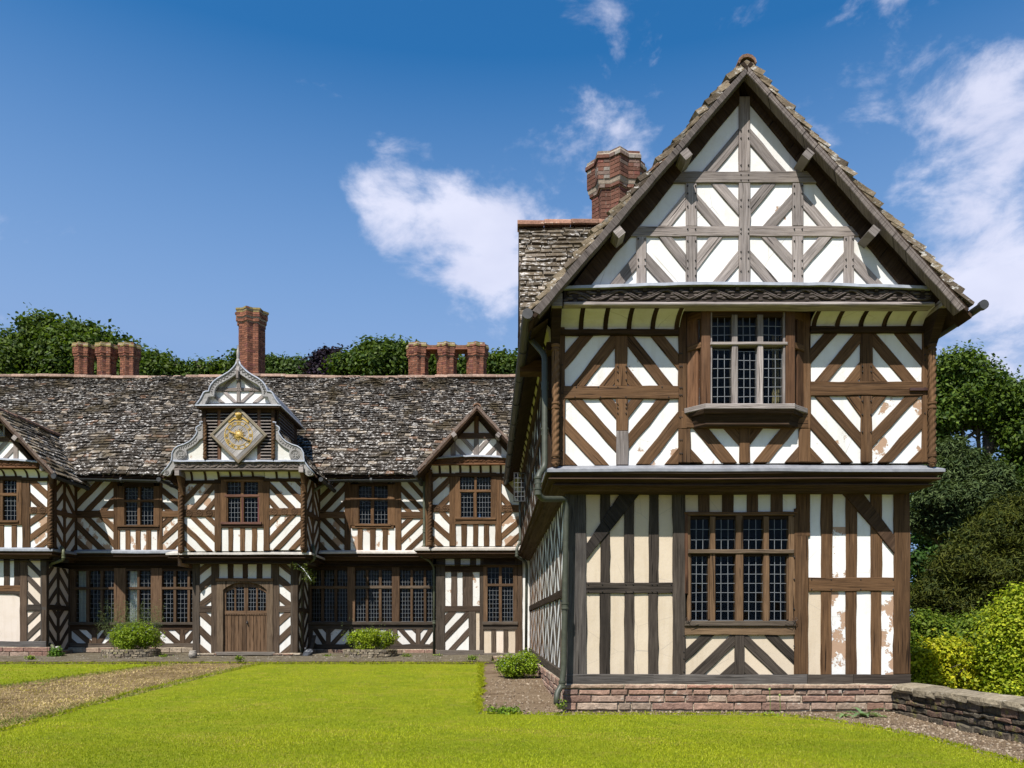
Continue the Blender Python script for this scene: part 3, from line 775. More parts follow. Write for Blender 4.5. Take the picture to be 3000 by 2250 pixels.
def turf(name, P, mat, off, th=.05, wav=.02, step=.25, sub=1.0):
    """sheet with a ragged cut edge that follows the terrain"""
    if area(P) < 0: P = P[::-1]
    P = wavy(P, step, wav); Q = inset(P, .03); xs = [p[0] for p in P]; ys = [p[1] for p in P]
    import bmesh
    bm = bmesh.new(); top = [bm.verts.new((x, y, 0)) for x, y in Q]; bm.faces.new(top)
    x = math.floor(min(xs)); 
    y = min(ys)
    while y < max(ys):
        y += sub
        bmesh.ops.bisect_plane(bm, geom=bm.verts[:]+bm.edges[:]+bm.faces[:], plane_co=(0, y, 0), plane_no=(0, 1, 0))
    bm.verts.ensure_lookup_table()
    for v in bm.verts: v.co.z = gz(v.co.x, v.co.y)+off
    bm.verts.index_update(); V = [tuple(v.co) for v in bm.verts]; Fc = [tuple(v.index for v in f.verts) for f in bm.faces]; bm.free()
    k = len(V); n = len(P)
    V += [(x, y, gz(x, y)+off-.015) for x, y in P]+[(x, y, gz(x, y)+off-th) for x, y in P]
    for i in range(n):
        j = (i+1) % n; Fc.append((k+i, k+j, j, i) if False else (i, k+i, k+j, j)); Fc.append((k+i, k+n+i, k+n+j, k+j))
    o = mk(name, V, Fc, mat); return tag(o, kind='structure'), P
big = []
def ground_sheet():
    xs = [-400, -120, -60, -35, -22, -16, -12, -9, -6, -3, 0, 3, 6, 6.2, 9, 14, 20, 30, 60, 120, 400]; ys = [-400, -60, 0, 3, 6, 8, 9.5]+[10+i for i in range(12)]+[24, 30, 45, 80, 200, 600]
    V = [(x, y, gz(x, y)-.03) for y in ys for x in xs]; n = len(xs); Fc = [(j*n+i, j*n+i+1, (j+1)*n+i+1, (j+1)*n+i) for j in range(len(ys)-1) for i in range(n-1)]
    tag(mk('ground', V, Fc, 'soil', smooth=True), kind='structure')
ground_sheet()
def meadow(x0, x1, y0, y1):
    xs = [x0+(x1-x0)*(i/16)**2 if x0 > 0 else x0+(x1-x0)*i/16 for i in range(17)]; ys = [y0+(y1-y0)*j/24 for j in range(25)]
    V = [(x, y, gz(x, y)-.012) for y in ys for x in xs]; tag(mk('meadow', V, [(j*17+i, j*17+i+1, (j+1)*17+i+1, (j+1)*17+i) for j in range(24) for i in range(16)], 'lawn', smooth=True), kind='structure')
meadow(6.2, 300, -40, 300); meadow(-300, 6.2, 30.2, 300); meadow(-300, -26.2, -40, 30.2)
def to_ground(px, py):
    D = 11.
    for _ in range(30): D = F*(CZ-gz((px-CX)*D/F, D))/(py-HY)
    return ((px-CX)*D/F, D)
lawn_main = [(-6.35, 19.55), (-6.6, 13.2), (-6.1, 9.2), (-6.4, 2.5), (4.5, 2.5), (4.62, 7.0), (4.62, 8.6), (4.5, 9.3), (4.2, 10.05), (3.7, 10.60), (2.0, 10.70), (0.2, 10.72), (-.47, 10.8), (-.50, 11.4), (-.72, 18.7), (-.8, 19.5)]
lawn_left = [(-8.75, 19.5), (-9.1, 17.2), (-9.75, 14.6), (-10.1, 11), (-10.3, 2.5), (-26, 2.5), (-26, 19.55)]
LM, LMP = turf('lawn', lawn_main, 'lawn', .012, wav=.035)
LL, LLP = turf('lawn', lawn_left, 'lawn', .012, wav=.035)
turf('path', [(-6.25, 19.9), (-6.5, 13.2), (-6.0, 9.2), (-6.3, 2.5), (-10.4, 2.5), (-10.2, 11), (-9.85, 14.6), (-9.2, 17.2), (-8.85, 19.9)], 'path', -.006, .03, .01)
turf('forecourt', [(-27, 20.05), (-.55, 20.05), (-.55, 24.5), (-27, 24.5)], 'gravel', .03, .10, .004, sub=.5)

# ------------------------------------------------------------------ the near wing with its gable
wing = empty('gabled_wing', (3.3, 11.35, 0))
tag(wing, 'tall near timber framed wing with steep gable, oriel window and carved beam', 'house')
DB, DG, DU, DL, DO = 10.35, 10.62, 11.0, 11.35, 10.80
zA = Zm(1500, 100, .6329); zB = Zm(1500, 800, .3918); zC = Zm(2150, 800, .3918); zD = Zm(1500, 1350, .4822); zE = Zm(2200, 1350, .5424)
zG = Zm(1950, 1330, .2411); zH = Zm(1950, 1680, .2713); zI = Zm(1980, 880, .2411)
wG, wU, wL = Wall(DG), Wall(DU), Wall(DL)
def sub(name, px, py, W): 
    u = W.uv(px, py); return empty(name, W.pt(u[0], u[1]), wing)
# gable
f = Fac(wG, sub('gable_wall', 2180, 838, wG), zA, SILV, WH, .12)
f.T(1050, 290, 1102, 637, GREY, .012); f.T(1050, 690, 1102, 1158, SILV, .012)
f.T(700, 637, 1475, 690, (.25, .22, .20), .016); f.T(500, 890, 1650, 937, (.33, .29, .265), .008)
f.T(577, 937, 622, 1165, SILV, .01); f.T(805, 690, 855, 890, SILV, .01); f.T(805, 937, 855, 1160, SILV, .01); f.T(1298, 690, 1348, 890, SILV, .01); f.T(1298, 937, 1348, 1160, SILV, .01); f.T(1537, 937, 1583, 1165, SILV, .01)
f.TP([(230, 1230), (355, 1174), (1052, 322), (1052, 210), (1020, 200)], DKB, .02, (1, -1.2)); f.TP([(1930, 1222), (1800, 1168), (1100, 322), (1100, 210), (1130, 200)], DKB, .02, (1, 1.2))
f.C([(1050, 325), (1050, 637), (792, 637)], [(1050, 472, 912, 635, 48)]); f.C([(1102, 325), (1102, 637), (1360, 637)], [(1102, 472, 1240, 635, 48)])
f.C([(805, 690), (805, 890), (588, 890), (750, 690)], [(803, 768, 706, 890, 48)]); f.C([(1348, 690), (1348, 890), (1568, 890), (1402, 690)], [(1348, 768, 1455, 890, 48)])
f.C((855, 690, 1050, 890), [(855, 770, 960, 890, 47), (950, 690, 1050, 805, 47)]); f.C((1102, 690, 1298, 890), [(1195, 690, 1102, 803, 47), (1298, 768, 1190, 890, 47)], peel=.3)
f.C([(577, 937), (577, 1172), (357, 1172), (548, 937)], [(577, 1045, 475, 1170, 50)]); f.C([(1583, 937), (1583, 1168), (1802, 1168), (1608, 937)], [(1583, 1045, 1692, 1165, 50)])
f.C((622, 937, 805, 1162), [(708, 937, 805, 1058, 48), (622, 1045, 730, 1162, 50)]); f.C((855, 937, 1050, 1158), [(948, 937, 855, 1055, 48), (1050, 1035, 950, 1157, 48)])
f.C((1102, 937, 1298, 1158), [(1185, 937, 1298, 1060, 48), (1102, 1035, 1210, 1155, 48)]); f.C((1348, 937, 1537, 1162), [(1455, 937, 1348, 1058, 48), (1537, 1045, 1440, 1160, 50)], peel=.2)
peg_src = None
def pegs(fac, pts, r=.011, col=(.03, .026, .024)):
    global peg_src
    for x, y in pts:
        u, v = fac.c(x, y); p = fac.w.pt(u, v, .014)
        if peg_src is None:
            B = MB(); B.tube([(0, .01, 0), (0, -.012, 0)], [.011, .009], 7); peg_src = B.build('peg', 'dark', fac.p, col); peg_src.location = p
        else: share(peg_src, 'peg', fac.p, p, None, (r/.011,)*3)
pegs(f, [(x+dx, y) for x in (1058, 1093) for dx in (0,) for y in (450, 485, 610, 655, 680, 770, 800, 905, 925, 1010, 1040, 1100)])
pegs(f, [(x, y) for x in (812, 848, 1305, 1341) for y in (705, 740, 800, 905, 960, 1050, 1085, 1120)]+[(x, y) for x in (584, 615, 1544, 1576) for y in (950, 1045, 1075)])
# carved beam under the gable
def carved_beam(parent, wall, u0, u1, v0, v1, tone, proud, nper, bow=0., mat='timber', ctone=None, fil=None):
    e = empty('carved_beam', wall.pt((u0+u1)/2, v0, proud), parent); H = v1-v0; N = 26
    top = lambda u: v1+bow*(1-((u-(u0+u1)/2)/((u1-u0)/2))**2)
    bot = [(u0, v0), (u1, v0)]; P = bot+[(u1+(u0-u1)*i/N, top(u1+(u0-u1)*i/N)) for i in range(N+1)]
    prism('beam', wall, P, mat, e, proud, .25, .006, 0, 1, tone, (1, 0))
    P = [(u0, v0-H*.10), (u1, v0-H*.10), (u1, v0+H*.12), (u0, v0+H*.12)]
    prism('beam_fillet', wall, P, mat, e, proud+.035, .2, .012, .002, .3, fil or tuple(c*1.35 for c in tone), (1, 0))
    B = MB(); sgn = 1; ct = ctone or tone
    per = (u1-u0)/nper; pts = []; M = nper*20
    def mid(u): return (v0+H*.12+top(u)-H*.08)/2
    for ph in (0, math.pi*.16):
        pts = []
        for i in range(M+1):
            u = u0+(u1-u0)*(.01+.98*i/M); pts.append(wall.pt(u, mid(u)+math.sin(2*math.pi*(u-u0)/per+ph)*H*.27, proud+.010+.008*math.sin(i*.9+ph*3)))
        B.tube(pts, H*.055, 6)
    for k in range(nper*2):
        u = u0+per*(k*.5+.25); s = 1 if k % 2 == 0 else -1; c = mid(u)-s*H*.10
        for q in (-1, 1):          # leaves
            B.blob(wall.pt(u+q*per*.13, c-s*H*.06, proud+.004), (per*.10, .016, H*.10), 7, 4)
            B.blob(wall.pt(u+q*per*.21, c-s*H*.16, proud+.002), (per*.07, .013, H*.085), 7, 4)
            B.blob(wall.pt(u+q*per*.10, c+s*H*.12, proud+.003), (per*.05, .014, H*.07), 6, 4)
        for q in (-1, 0, 1):       # grapes
            for w in (0, 1): B.blob(wall.pt(u+q*H*.07, c-s*(H*.20+w*H*.09), proud+.012), (H*.05, .016, H*.05), 6, 4)
    B.build('vine_carving', mat, e, tuple(c*1.25 for c in ct), smooth=True)
    B = MB()
    pts = [wall.pt(u0+(u1-u0)*i/N, top(u0+(u1-u0)*i/N)+.012, proud+.02) for i in range(N+1)]
    V = []; Fc = []
    for i in range(N+1):
        u = u0+(u1-u0)*i/N; t = top(u)+random.gauss(0, .004)
        V += [wall.pt(u, t+.055, -.03), wall.pt(u, t+.018, proud+.06), wall.pt(u, t-.022, proud+.062), wall.pt(u, t-.022, proud)]
    for i in range(N):
        for j in range(3): Fc.append((i*4+j, i*4+j+1, i*4+j+5, i*4+j+4))
    mk('lead_flashing', V, [x[::-1] for x in Fc], 'lead', e, (.33, .35, .40))
    return e
a = wG.uv(*zA(238, 1256)); b = wG.uv(*zA(1948, 1185))
carved_beam(wing, wG, a[0], b[0], a[1], b[1], (.06, .046, .038), .03, 8, .055, ctone=(.155, .13, .115), fil=SILV)
# upper wall
f = Fac(wU, sub('upper_wall', 2170, 1362, wU), zB, BR, WH, .14)
f.T(300, 262, 396, 1440, BR, .012)
cove(f, [515, 697, 873, 1050, 1229], 358, 1250, 266, 430, .34, 34)
f.T(345, 428, 1245, 468, DKB, .05)
f.T(770, 468, 862, 845, BR, .008); f.T(780, 940, 868, 1180, BR, .008); f.T(780, 1180, 868, 1436, SILV, .012); f.T(385, 845, 1246, 940, BR, .016)
f.T(1244, 262, 1305, 1165, BR, .012); f.T(1244, 1165, 1332, 1418, BR, .012)
f.C((393, 468, 772, 847), [(550, 475, 397, 658, 80), (637, 660, 492, 845, 82), (770, 762, 702, 845, 80)]); f.C((860, 468, 1246, 847), [(1092, 475, 1243, 660, 80), (1008, 660, 1152, 840, 82), (860, 760, 925, 840, 80)])
f.C((383, 938, 782, 1437), [(475, 945, 760, 1260, 78), (385, 1128, 672, 1432, 76), (385, 1385, 435, 1435, 76), (705, 945, 780, 1032, 76)]); f.C((866, 938, 1246, 1430), [(940, 940, 868, 1030, 72), (1143, 932, 876, 1255, 78), (1243, 1098, 980, 1428, 80), (1243, 1365, 1195, 1425, 78)], peel=.35)
f.T(1262, 1036, 1305, 1165, BR, .02); f.C((1330, 1160, 1702, 1418), [(1418, 1165, 1625, 1415, 90), (1640, 1165, 1700, 1230, 80), (1330, 1360, 1380, 1415, 78)]); f.T(1700, 1160, 1780, 1418, BR, .01)
pegs(f, [(x, y) for x in (1254, 1268) for y in (605, 700, 860, 915, 1080, 1250, 1350)]+[(x, y) for x in (790, 852) for y in (700, 740, 800, 980, 1010, 1050)]+[(375, y) for y in (690, 900, 1080, 1330, 1385)]+[(x, 855) for x in (480, 645, 790, 1120)]+[(x, 930) for x in (470, 660, 850, 1170)])
f.z = zC
cove(f, [595, 770, 946, 1120, 1300], 575, 1470, 246, 407, .34, 32)
f.T(565, 405, 1480, 450, DKB, .05)
f.C((116, 1160, 488, 1414), [(165, 1165, 118, 1225, 80), (410, 1165, 205, 1412, 90), (485, 1355, 435, 1412, 78)]); f.T(485, 1165, 572, 1414, BR, .012); f.T(515, 250, 574, 1165, BR, .012)
f.T(946, 450, 1037, 812, BR, .008); f.T(950, 918, 1035, 1414, BR, .008); f.T(572, 812, 1412, 918, BR, .016); f.T(1408, 250, 1490, 1416, BR, .012)
f.C((570, 450, 950, 814), [(728, 450, 572, 625, 78), (806, 630, 660, 805, 80), (948, 720, 880, 805, 78)]); f.C((1033, 450, 1412, 814), [(1252, 450, 1410, 640, 80), (1166, 630, 1318, 808, 80), (1035, 735, 1095, 805, 78)])
f.C((570, 916, 952, 1414), [(885, 920, 948, 1005, 76), (658, 920, 948, 1248, 78), (572, 1100, 840, 1410, 78), (572, 1355, 622, 1410, 76)], peel=.25); f.C((1033, 916, 1412, 1414), [(1100, 920, 1035, 1000, 74), (1335, 925, 1035, 1243, 78), (1410, 1105, 1133, 1410, 78), (1410, 1360, 1360, 1410, 76)], peel=.45)
pegs(f, [(1424, y) for y in (615, 655, 860, 1050)]+[(x, y) for x in (958, 1022) for y in (700, 740, 960, 1060, 1190)])
B = MB(); u, v = f.c(1305, 885); u2, v2 = f.c(1500, 865); B.box((u, DU-.05, v), (u2, DU-.03, v2)); B.build('iron_strap', 'paint', wing, (.06, .03, .024))
# corner posts
for px, D in ((zB(326, 0)[0], DU-.12), (zC(1482, 0)[0], DU-.12)):
    X = (px-CX)*D/F; spiral(wing, X, D, CZ+(HY-zB(0, 1448)[1])*D/F, CZ+(HY-zB(0, 535)[1])*D/F, .053, tone=BR2)
    e = MB(); zt = CZ+(HY-zB(0, 290)[1])*(DU-.3)/F; zb = CZ+(HY-zB(0, 535)[1])*D/F
    e.hexa([(X-.06, D-.02, zb), (X+.06, D-.02, zb), (X+.06, DU, zb), (X-.06, DU, zb), (X-.07, DU-.42, zt), (X+.07, DU-.42, zt), (X+.07, DU, zt), (X-.07, DU, zt)]); e.build('bracket', 'timber', wing, DKB)
    e = MB(); e.box((X-.072, DU-.50, zt), (X+.072, DU, zt+.17)); e.build('beam_end', 'timber', wing, SILV)
# oriel
wO = Wall(DO); f = Fac(wO, wing, zI, BR2, WH)
lts = [(440, 195, 680, 510, 3, 3), (752, 195, 990, 510, 3, 3), (1062, 195, 1305, 510, 3, 3), (440, 592, 680, 1265, 3, 6), (770, 612, 982, 1262, 3, 6), (1062, 592, 1300, 1262, 3, 6)]
R_ = (.20, .165, .14); OR = (.17, .088, .046)
brs = [(310, 128, 420, 1285, .02, 'jamb', OR), (1330, 128, 1445, 1280, .02, 'jamb', OR), (418, 140, 442, 1275, .0, 'jamb', SILV), (1303, 140, 1332, 1275, .0, 'jamb', SILV), (682, 175, 750, 515, .012, 'mullion', SILV), (992, 175, 1060, 515, .012, 'mullion', SILV), (682, 545, 752, 1280, .012, 'mullion', SILV),
       (990, 545, 1060, 1275, .012, 'mullion', SILV), (415, 512, 1352, 548, .028, 'transom', SILV), (340, 85, 1435, 112, .06, 'head', SILV), (345, 112, 1400, 140, .03, 'head', OR), (420, 140, 1330, 196, -.01, 'head', DKB), (345, 1266, 1432, 1332, .06, 'sill', SILV)]
ori = window(wing, f, lts, brs, True, OR)
xl, xr = f.c(365, 0)[0], f.c(1388, 0)[0]; xwl, xwr = wU.uv(*zI(150, 0))[0], wU.uv(*zI(1545, 0))[0]
zt, zb_ = f.c(0, 85)[1], f.c(0, 1332)[1]; zs = f.c(0, 1268)[1]; ztr = f.c(0, 530)[1]; zg0, zg1 = f.c(0, 590)[1], f.c(0, 195)[1]
for side, (xf, xw) in enumerate(((xl, xwl), (xr, xwr))):
    a = Vector((xw, DU, 0)); b = Vector((xf, DO, 0)); d = b-a; L = d.length
    if side == 0: W2 = Wall(origin=a, u=d, n=(d.y, -d.x, 0))
    else: W2 = Wall(origin=b, u=-d, n=(-d.y, d.x, 0))
    u0, u1 = (.16, L-.07) if side == 0 else (.07, L-.16)
    for z0, z1, r in ((zs, zg0, 6), (ztr+.02, zg1, 3)): light(ori, W2, u0, z0, u1, z1, 2, r, True, -.03)
    g = Fac(W2, ori, None, OR)
    for aa, bb in ((-.02, u0), (u1, L+.01)): g.tp([(aa, zs-.02), (bb, zs-.02), (bb, zt), (aa, zt)], OR, .01, (0, 1), 'jamb', .08)
    g.tp([(0, ztr-.045), (L, ztr-.045), (L, ztr+.04), (0, ztr+.04)], BR2, .03, (1, 0), 'transom', .1); g.tp([(0, zg1), (L, zg1), (L, zt), (0, zt)], OR, .015, (1, 0), 'head', .1)
    g.tp([(-.03, zb_), (L+.03, zb_), (L+.03, zs), (-.03, zs)], SILV, .06, (1, 0), 'sill', .12)
B = MB(); zc = wU.uv(*zI(0, 1555))[1]       # moulded underside
prof = [(zb_-.0, 1., .06), (zb_-.05, 1., .03), (zb_-.06, .96, .0), (zb_-.16, .93, -.05), (zb_-.19, .93, -.04), (zb_-.2, .90, -.07), (zc, .86, -.10)]
V = []; Fc = []
for z, s, o in prof:
    cx = (xwl+xwr)/2
    V += [(cx+(xwl-.03-cx)*s, DU+.02, z), (cx+(xl-.04-cx)*s, DO-o, z), (cx+(xr+.04-cx)*s, DO-o, z), (cx+(xwr+.03-cx)*s, DU+.02, z)]
for i in range(len(prof)-1):
    for j in range(3): Fc.append((i*4+j, i*4+j+1, i*4+j+5, i*4+j+4))
mk('moulded_base', V, [x[::-1] for x in Fc], 'timber', ori, DKB, uv=[(v[0], v[2]) for v in V])
f2 = Fac(wU, wing, zI, BR); f2.T(80, 1365, 1605, 1555, BR, .02); f2.T(100, 75, 160, 1330, DKB, .0); f2.T(1545, 75, 1640, 1330, BR, .0)
B = MB(); B.box((xwl-.05, DO, zt), (xwr+.05, DU+.1, zt+.05)); B.build('oriel_roof', 'timber', ori, DKB)
# jetty between the storeys
XLn = (1660-CX)*DL/F; XRn = (2665-CX)*DL/F; XLf, YF = .50, 22.3
CL, CR = XLn+.17, XRn-.27; path = [(XLf+.17, YF), (CL, DL), (CR, DL), (CR+.05, YF)]; path = subdiv(path, .8)
j0 = 3.59
sweep('jetty_lead', subdiv([(CL-.012, DL+.55), (CL, DL), (CR, DL), (CR+.01, DL+.8)], .8), [(.30, j0+.005), (.50, j0-.085), (.515, j0-.095), (.515, j0-.135), (.44, j0-.137)], 'lead', wing, (.22, .225, .245), jitter=.004)
sweep('jetty_moulding', path, [(.30, j0-.02), (.50, j0-.125), (.50, j0-.155), (.455, j0-.165), (.43, j0-.19), (.425, j0-.205), (.468, j0-.213), (.478, j0-.226), (.468, j0-.238), (.40, j0-.245), (.36, j0-.27), (.355, j0-.285), (.405, j0-.293), (.41, j0-.305), (.39, j0-.315), (.31, j0-.322), (.25, j0-.35), (.24, j0-.362), (.10, j0-.366), (-.10, j0-.368)], 'timber', wing, (.075, .047, .031), jitter=.004)
# ground storey
f = Fac(wL, sub('ground_wall', 2160, 2005, wL), zD, BLK, CREAM, .0)
f.T(335, 150, 452, 1300, (.085, .077, .07), .012); f.T(452, 738, 980, 804, BLK, .012); f.T(976, 150, 1052, 1300, BLK, .012)
f.studs(150, 740, [450, 537, 597, 683, 743, 832, 892, 980], first='P'); f.studs(802, 1300, [442, 532, 597, 683, 743, 828, 888, 980], first='P')
f.TP([(690, 150), (795, 150), (795, 178), (452, 600), (450, 508)], (.05, .042, .037), .02, (1, -1.25))
f.T(322, 1297, 1015, 1357, (.10, .092, .084), .03)
pegs(f, [(x, y) for x in (462, 548, 690, 735, 850, 880, 965) for y in (750, 793)]+[(1042, y) for y in (1060, 1160, 1200, 1280)]+[(x, 1320) for x in (880, 912, 980)])
f.z = zG; f.tone = (.088, .052, .03)
f.T(225, 250, 1640, 470, DKB, -.01)
for a, b, pl in ((240, 400, CREAM), (535, 690, CREAM), (830, 990, WH), (1125, 1280, WH), (1425, 1585, WH)): f.P(a, 455, b, 712, pl)
for a, b in ((225, 240), (400, 535), (690, 830), (990, 1125), (1280, 1425)): f.T(a, 440, b, 712, (.10, .06, .036), 0.)
f.T(1585, 250, 1752, 1000, BR, .012)
f.T(225, 705, 1600, 728, BR, .02); f.T(225, 715, 272, 1700, (.14, .07, .04), .012)
f.z = zH; f.tone = BLK
f.T(1390, -700, 1540, 1090, BR, .0125); f.T(205, 568, 1392, 664, (.19, .125, .072), .022)
f.plas = CREAM
f.C((208, 660, 750, 1092), [(457, 665, 212, 890, 98), (645, 800, 345, 1085, 112), (748, 1015, 672, 1085, 100)]); f.C((846, 660, 1390, 1092), [(1137, 665, 1385, 908, 98), (949, 800, 1242, 1085, 104), (848, 1010, 930, 1085, 100)]); f.T(746, 655, 850, 1092, BLK, .008)
f.T(-135, 1089, 1525, 1196, (.115, .105, .095), .03); f.T(1527, 1090, 2020, 1200, (.075, .062, .05), .028); f.T(2022, 1090, 2640, 1200, (.085, .068, .054), .028)
f.z = zE; f.tone = BR; f.plas = WH
f.T(313, 630, 775, 705, BR, .014); f.T(772, 100, 858, 1152, BR, .012)
f.studs(110, 633, [316, 380, 442, 513, 574, 648, 710, 778], first='P', peel=.0)
for a, b, pl, pe in ((302, 379, CREAM, 0), (437, 513, WH, .95), (572, 650, WH, .25), (706, 772, WH, 1.)): f.P(a, 700, b, 1155, pl, pe*.8)
for a, b in ((379, 437), (513, 572), (650, 706)): f.T(a, 700, b, 1155, BR, 0.)
f.P(318, 410, 380, 633, WH, .8).location.y -= .004; f.P(443, 360, 513, 633, WH, .7).location.y -= .004
f.TP([(480, 105), (552, 105), (775, 408), (775, 502), (470, 150)], (.115, .068, .040), .02, (1, 1.15))
pegs(f, [(x, y) for x in (325, 430, 590, 765) for y in (642, 694)]+[(232, y) for y in (300, 520, 640, 800, 1000)])
# ground floor window
f.z = zG
f = Fac(wL, wing, zG, (.175, .105, .055), WH)
yb = (1816-1330)/.2411; yt2 = (1630-1330)/.2411
lts = [(x0, 790, x1, 1160, 3, 3) for x0, x1 in ((303, 540), (605, 850), (942, 1190), (1255, 1500))]+[(x0, yt2-8, x1, yb, 3, 7) for x0, x1 in ((312, 522), (602, 848), (942, 1188), (1266, 1480))]
OC = (.185, .112, .060)
brs = [(268, 722, 304, yb+20, .0, 'jamb', OC), (1498, 722, 1602, yb+20, .0, 'jamb', OC), (542, 760, 604, 1170, .012, 'mullion', OC), (1192, 760, 1254, 1170, .012, 'mullion', OC), (852, 735, 940, 1170, .02, 'mullion', OC), (540, 1210, 603, yb+18, .012, 'mullion', OC), (1190, 1210, 1256, yb+18, .012, 'mullion', OC),
       (850, 1208, 940, yb+18, .02, 'mullion', OC), (268, 1163, 1552, 1212, .035, 'transom', (.17, .125, .085)), (268, 726, 1560, 748, .03, 'head', OC), (300, 748, 1500, 790, -.02, 'head', DKB), (300, 1212, 1500, 1240, -.02, 'head', DKB), (225, yb+12, 1570, yb+76, .05, 'sill', (.10, .08, .06)),
       (300, 1236, 314, yb, -.01, 'casement_frame', OC), (520, 1236, 542, yb, -.01, 'casement_frame', OC), (1254, 1236, 1268, yb, -.01, 'casement_frame', OC), (1478, 1236, 1500, yb, -.01, 'casement_frame', OC)]
w1 = window(wing, f, lts, brs, True, OC)
B = MB()
for x, s in ((250, 1), (1560, -1)):
    c = f.w.pt(*f.c(x, yb-15), .07); pts = [(c.x+s*.012*k*math.cos(k*.9)*.6, c.y-.002, c.z+.012*k*math.sin(k*.9)*.6) for k in range(1, 8)]
    B.tube(pts, .004, 5); B.tube([(c.x, c.y, c.z), (c.x+s*.05, c.y, c.z-.10), (c.x+s*.16, c.y-.01, c.z-.05)], .004, 5)
B.build('window_stay', 'paint', w1, (.05, .035, .03))
# plinth
pl = empty('plinth', (3.3, DL-.05, 0), wing); wP = Wall(DL-.05)
u0 = wP.uv(1645, 2000)[0]; u1 = wP.uv(2640, 2000)[0]; zt = wP.uv(0, 2004)[1]
RED = [(.29, .175, .125), (.32, .20, .145), (.26, .16, .12), (.31, .215, .16), (.36, .27, .20), (.25, .16, .125)]
stone_face(pl, wP, u0, u1, zt-.075, zt, (.075, .076), (.55, 1.1), [(.33, .22, .16), (.36, .25, .175), (.31, .17, .12)], proud=.045)
stone_face(pl, wP, u0, u1, .02, zt-.075, (.075, .145), (.16, .62), RED, proud=.035)
stone_face(pl, wP, u0, u1, -.12, .02, (.09, .14), (.2, .6), [(.40, .32, .25), (.36, .27, .21), (.33, .22, .17)], proud=.02, rag=.008)
# left side wall of the wing (faces the court)
dl = Vector((XLf-XLn, YF-DL, 0)); LW = dl.length; nl = Vector((-dl.y, dl.x, 0))
def left_wall(off, name): 
    n = nl.normalized(); o = Vector((XLn, DL, 0))+n*off; return Wall(origin=o, u=dl, n=n)
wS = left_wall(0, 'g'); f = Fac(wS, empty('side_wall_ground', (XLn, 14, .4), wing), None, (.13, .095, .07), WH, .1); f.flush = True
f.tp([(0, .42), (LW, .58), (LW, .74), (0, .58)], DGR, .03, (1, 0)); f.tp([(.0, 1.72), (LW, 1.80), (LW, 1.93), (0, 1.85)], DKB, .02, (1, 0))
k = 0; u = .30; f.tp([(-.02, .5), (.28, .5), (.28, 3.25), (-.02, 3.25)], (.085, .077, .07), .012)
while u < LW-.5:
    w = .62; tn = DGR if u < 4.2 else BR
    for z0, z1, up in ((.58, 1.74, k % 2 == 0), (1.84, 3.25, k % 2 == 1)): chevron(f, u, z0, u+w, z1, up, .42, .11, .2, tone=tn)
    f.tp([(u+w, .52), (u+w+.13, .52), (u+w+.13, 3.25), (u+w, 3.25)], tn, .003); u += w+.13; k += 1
stone_face(pl, left_wall(.05, 'p'), 0, LW, -.1, .46, (.08, .14), (.2, .5), RED, proud=.035)
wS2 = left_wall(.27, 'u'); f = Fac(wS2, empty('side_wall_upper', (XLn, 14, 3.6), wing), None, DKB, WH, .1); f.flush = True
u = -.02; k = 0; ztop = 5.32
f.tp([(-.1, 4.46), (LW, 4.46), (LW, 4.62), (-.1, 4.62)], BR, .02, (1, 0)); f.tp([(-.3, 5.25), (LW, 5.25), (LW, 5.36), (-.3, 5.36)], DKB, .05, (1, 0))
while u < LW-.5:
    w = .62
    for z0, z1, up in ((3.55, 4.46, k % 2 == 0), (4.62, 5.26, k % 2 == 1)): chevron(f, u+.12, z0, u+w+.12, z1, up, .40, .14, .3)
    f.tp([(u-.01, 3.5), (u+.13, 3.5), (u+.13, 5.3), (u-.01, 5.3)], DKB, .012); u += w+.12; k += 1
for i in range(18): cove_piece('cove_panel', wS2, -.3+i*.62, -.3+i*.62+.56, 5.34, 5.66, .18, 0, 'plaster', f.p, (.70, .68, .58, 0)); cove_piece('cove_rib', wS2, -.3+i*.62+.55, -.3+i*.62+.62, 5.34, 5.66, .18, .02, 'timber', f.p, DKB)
# right side wall, plain framing
wR = Wall(origin=(XRn, DL, 0), u=(0, 1, 0), n=(1, 0, 0)); f = Fac(wR, empty('side_wall_outer', (XRn, 14, .4), wing), None, BR, WH)
for i in range(12): f.pp([(i*.9+(.2 if i == 0 else 0), .4), (i*.9+.8, .4), (i*.9+.8, 3.3), (i*.9+(.2 if i == 0 else 0), 3.3)]); f.tp([(i*.9+.78, .4), (i*.9+.92, .4), (i*.9+.92, 3.3), (i*.9+.78, 3.3)], BR, .01)
wR = Wall(origin=((2730-CX)*DU/F, DU, 0), u=(0, 1, 0), n=(1, 0, 0)); f = Fac(wR, f.p, None, BR, WH)
for i in range(12): f.pp([(i*.9+(.2 if i == 0 else 0), 3.5), (i*.9+.8, 3.5), (i*.9+.8, 5.8), (i*.9+(.2 if i == 0 else 0), 5.8)]); f.tp([(i*.9+.78, 3.5), (i*.9+.92, 3.5), (i*.9+.92, 5.8), (i*.9+.78, 5.8)], BR, .01)
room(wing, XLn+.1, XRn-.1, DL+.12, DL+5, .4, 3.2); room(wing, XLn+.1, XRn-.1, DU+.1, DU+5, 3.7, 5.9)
cz0, cz1 = wU.uv(0, zI(0, 1265)[1])[1], wU.uv(0, zI(0, 820)[1])[1]
curtain(wing, f2.c(1205, 0)[0], f2.c(1290, 0)[0], DU-.12+.25, cz0, cz1+.5, .02, 4, (.45, .36, .18))
curtain(wing, f2.c(150, 0)[0]+.06, f2.c(330, 0)[0], DU+.10, cz0, cz1+.5, .025, 5, (.6, .57, .5))
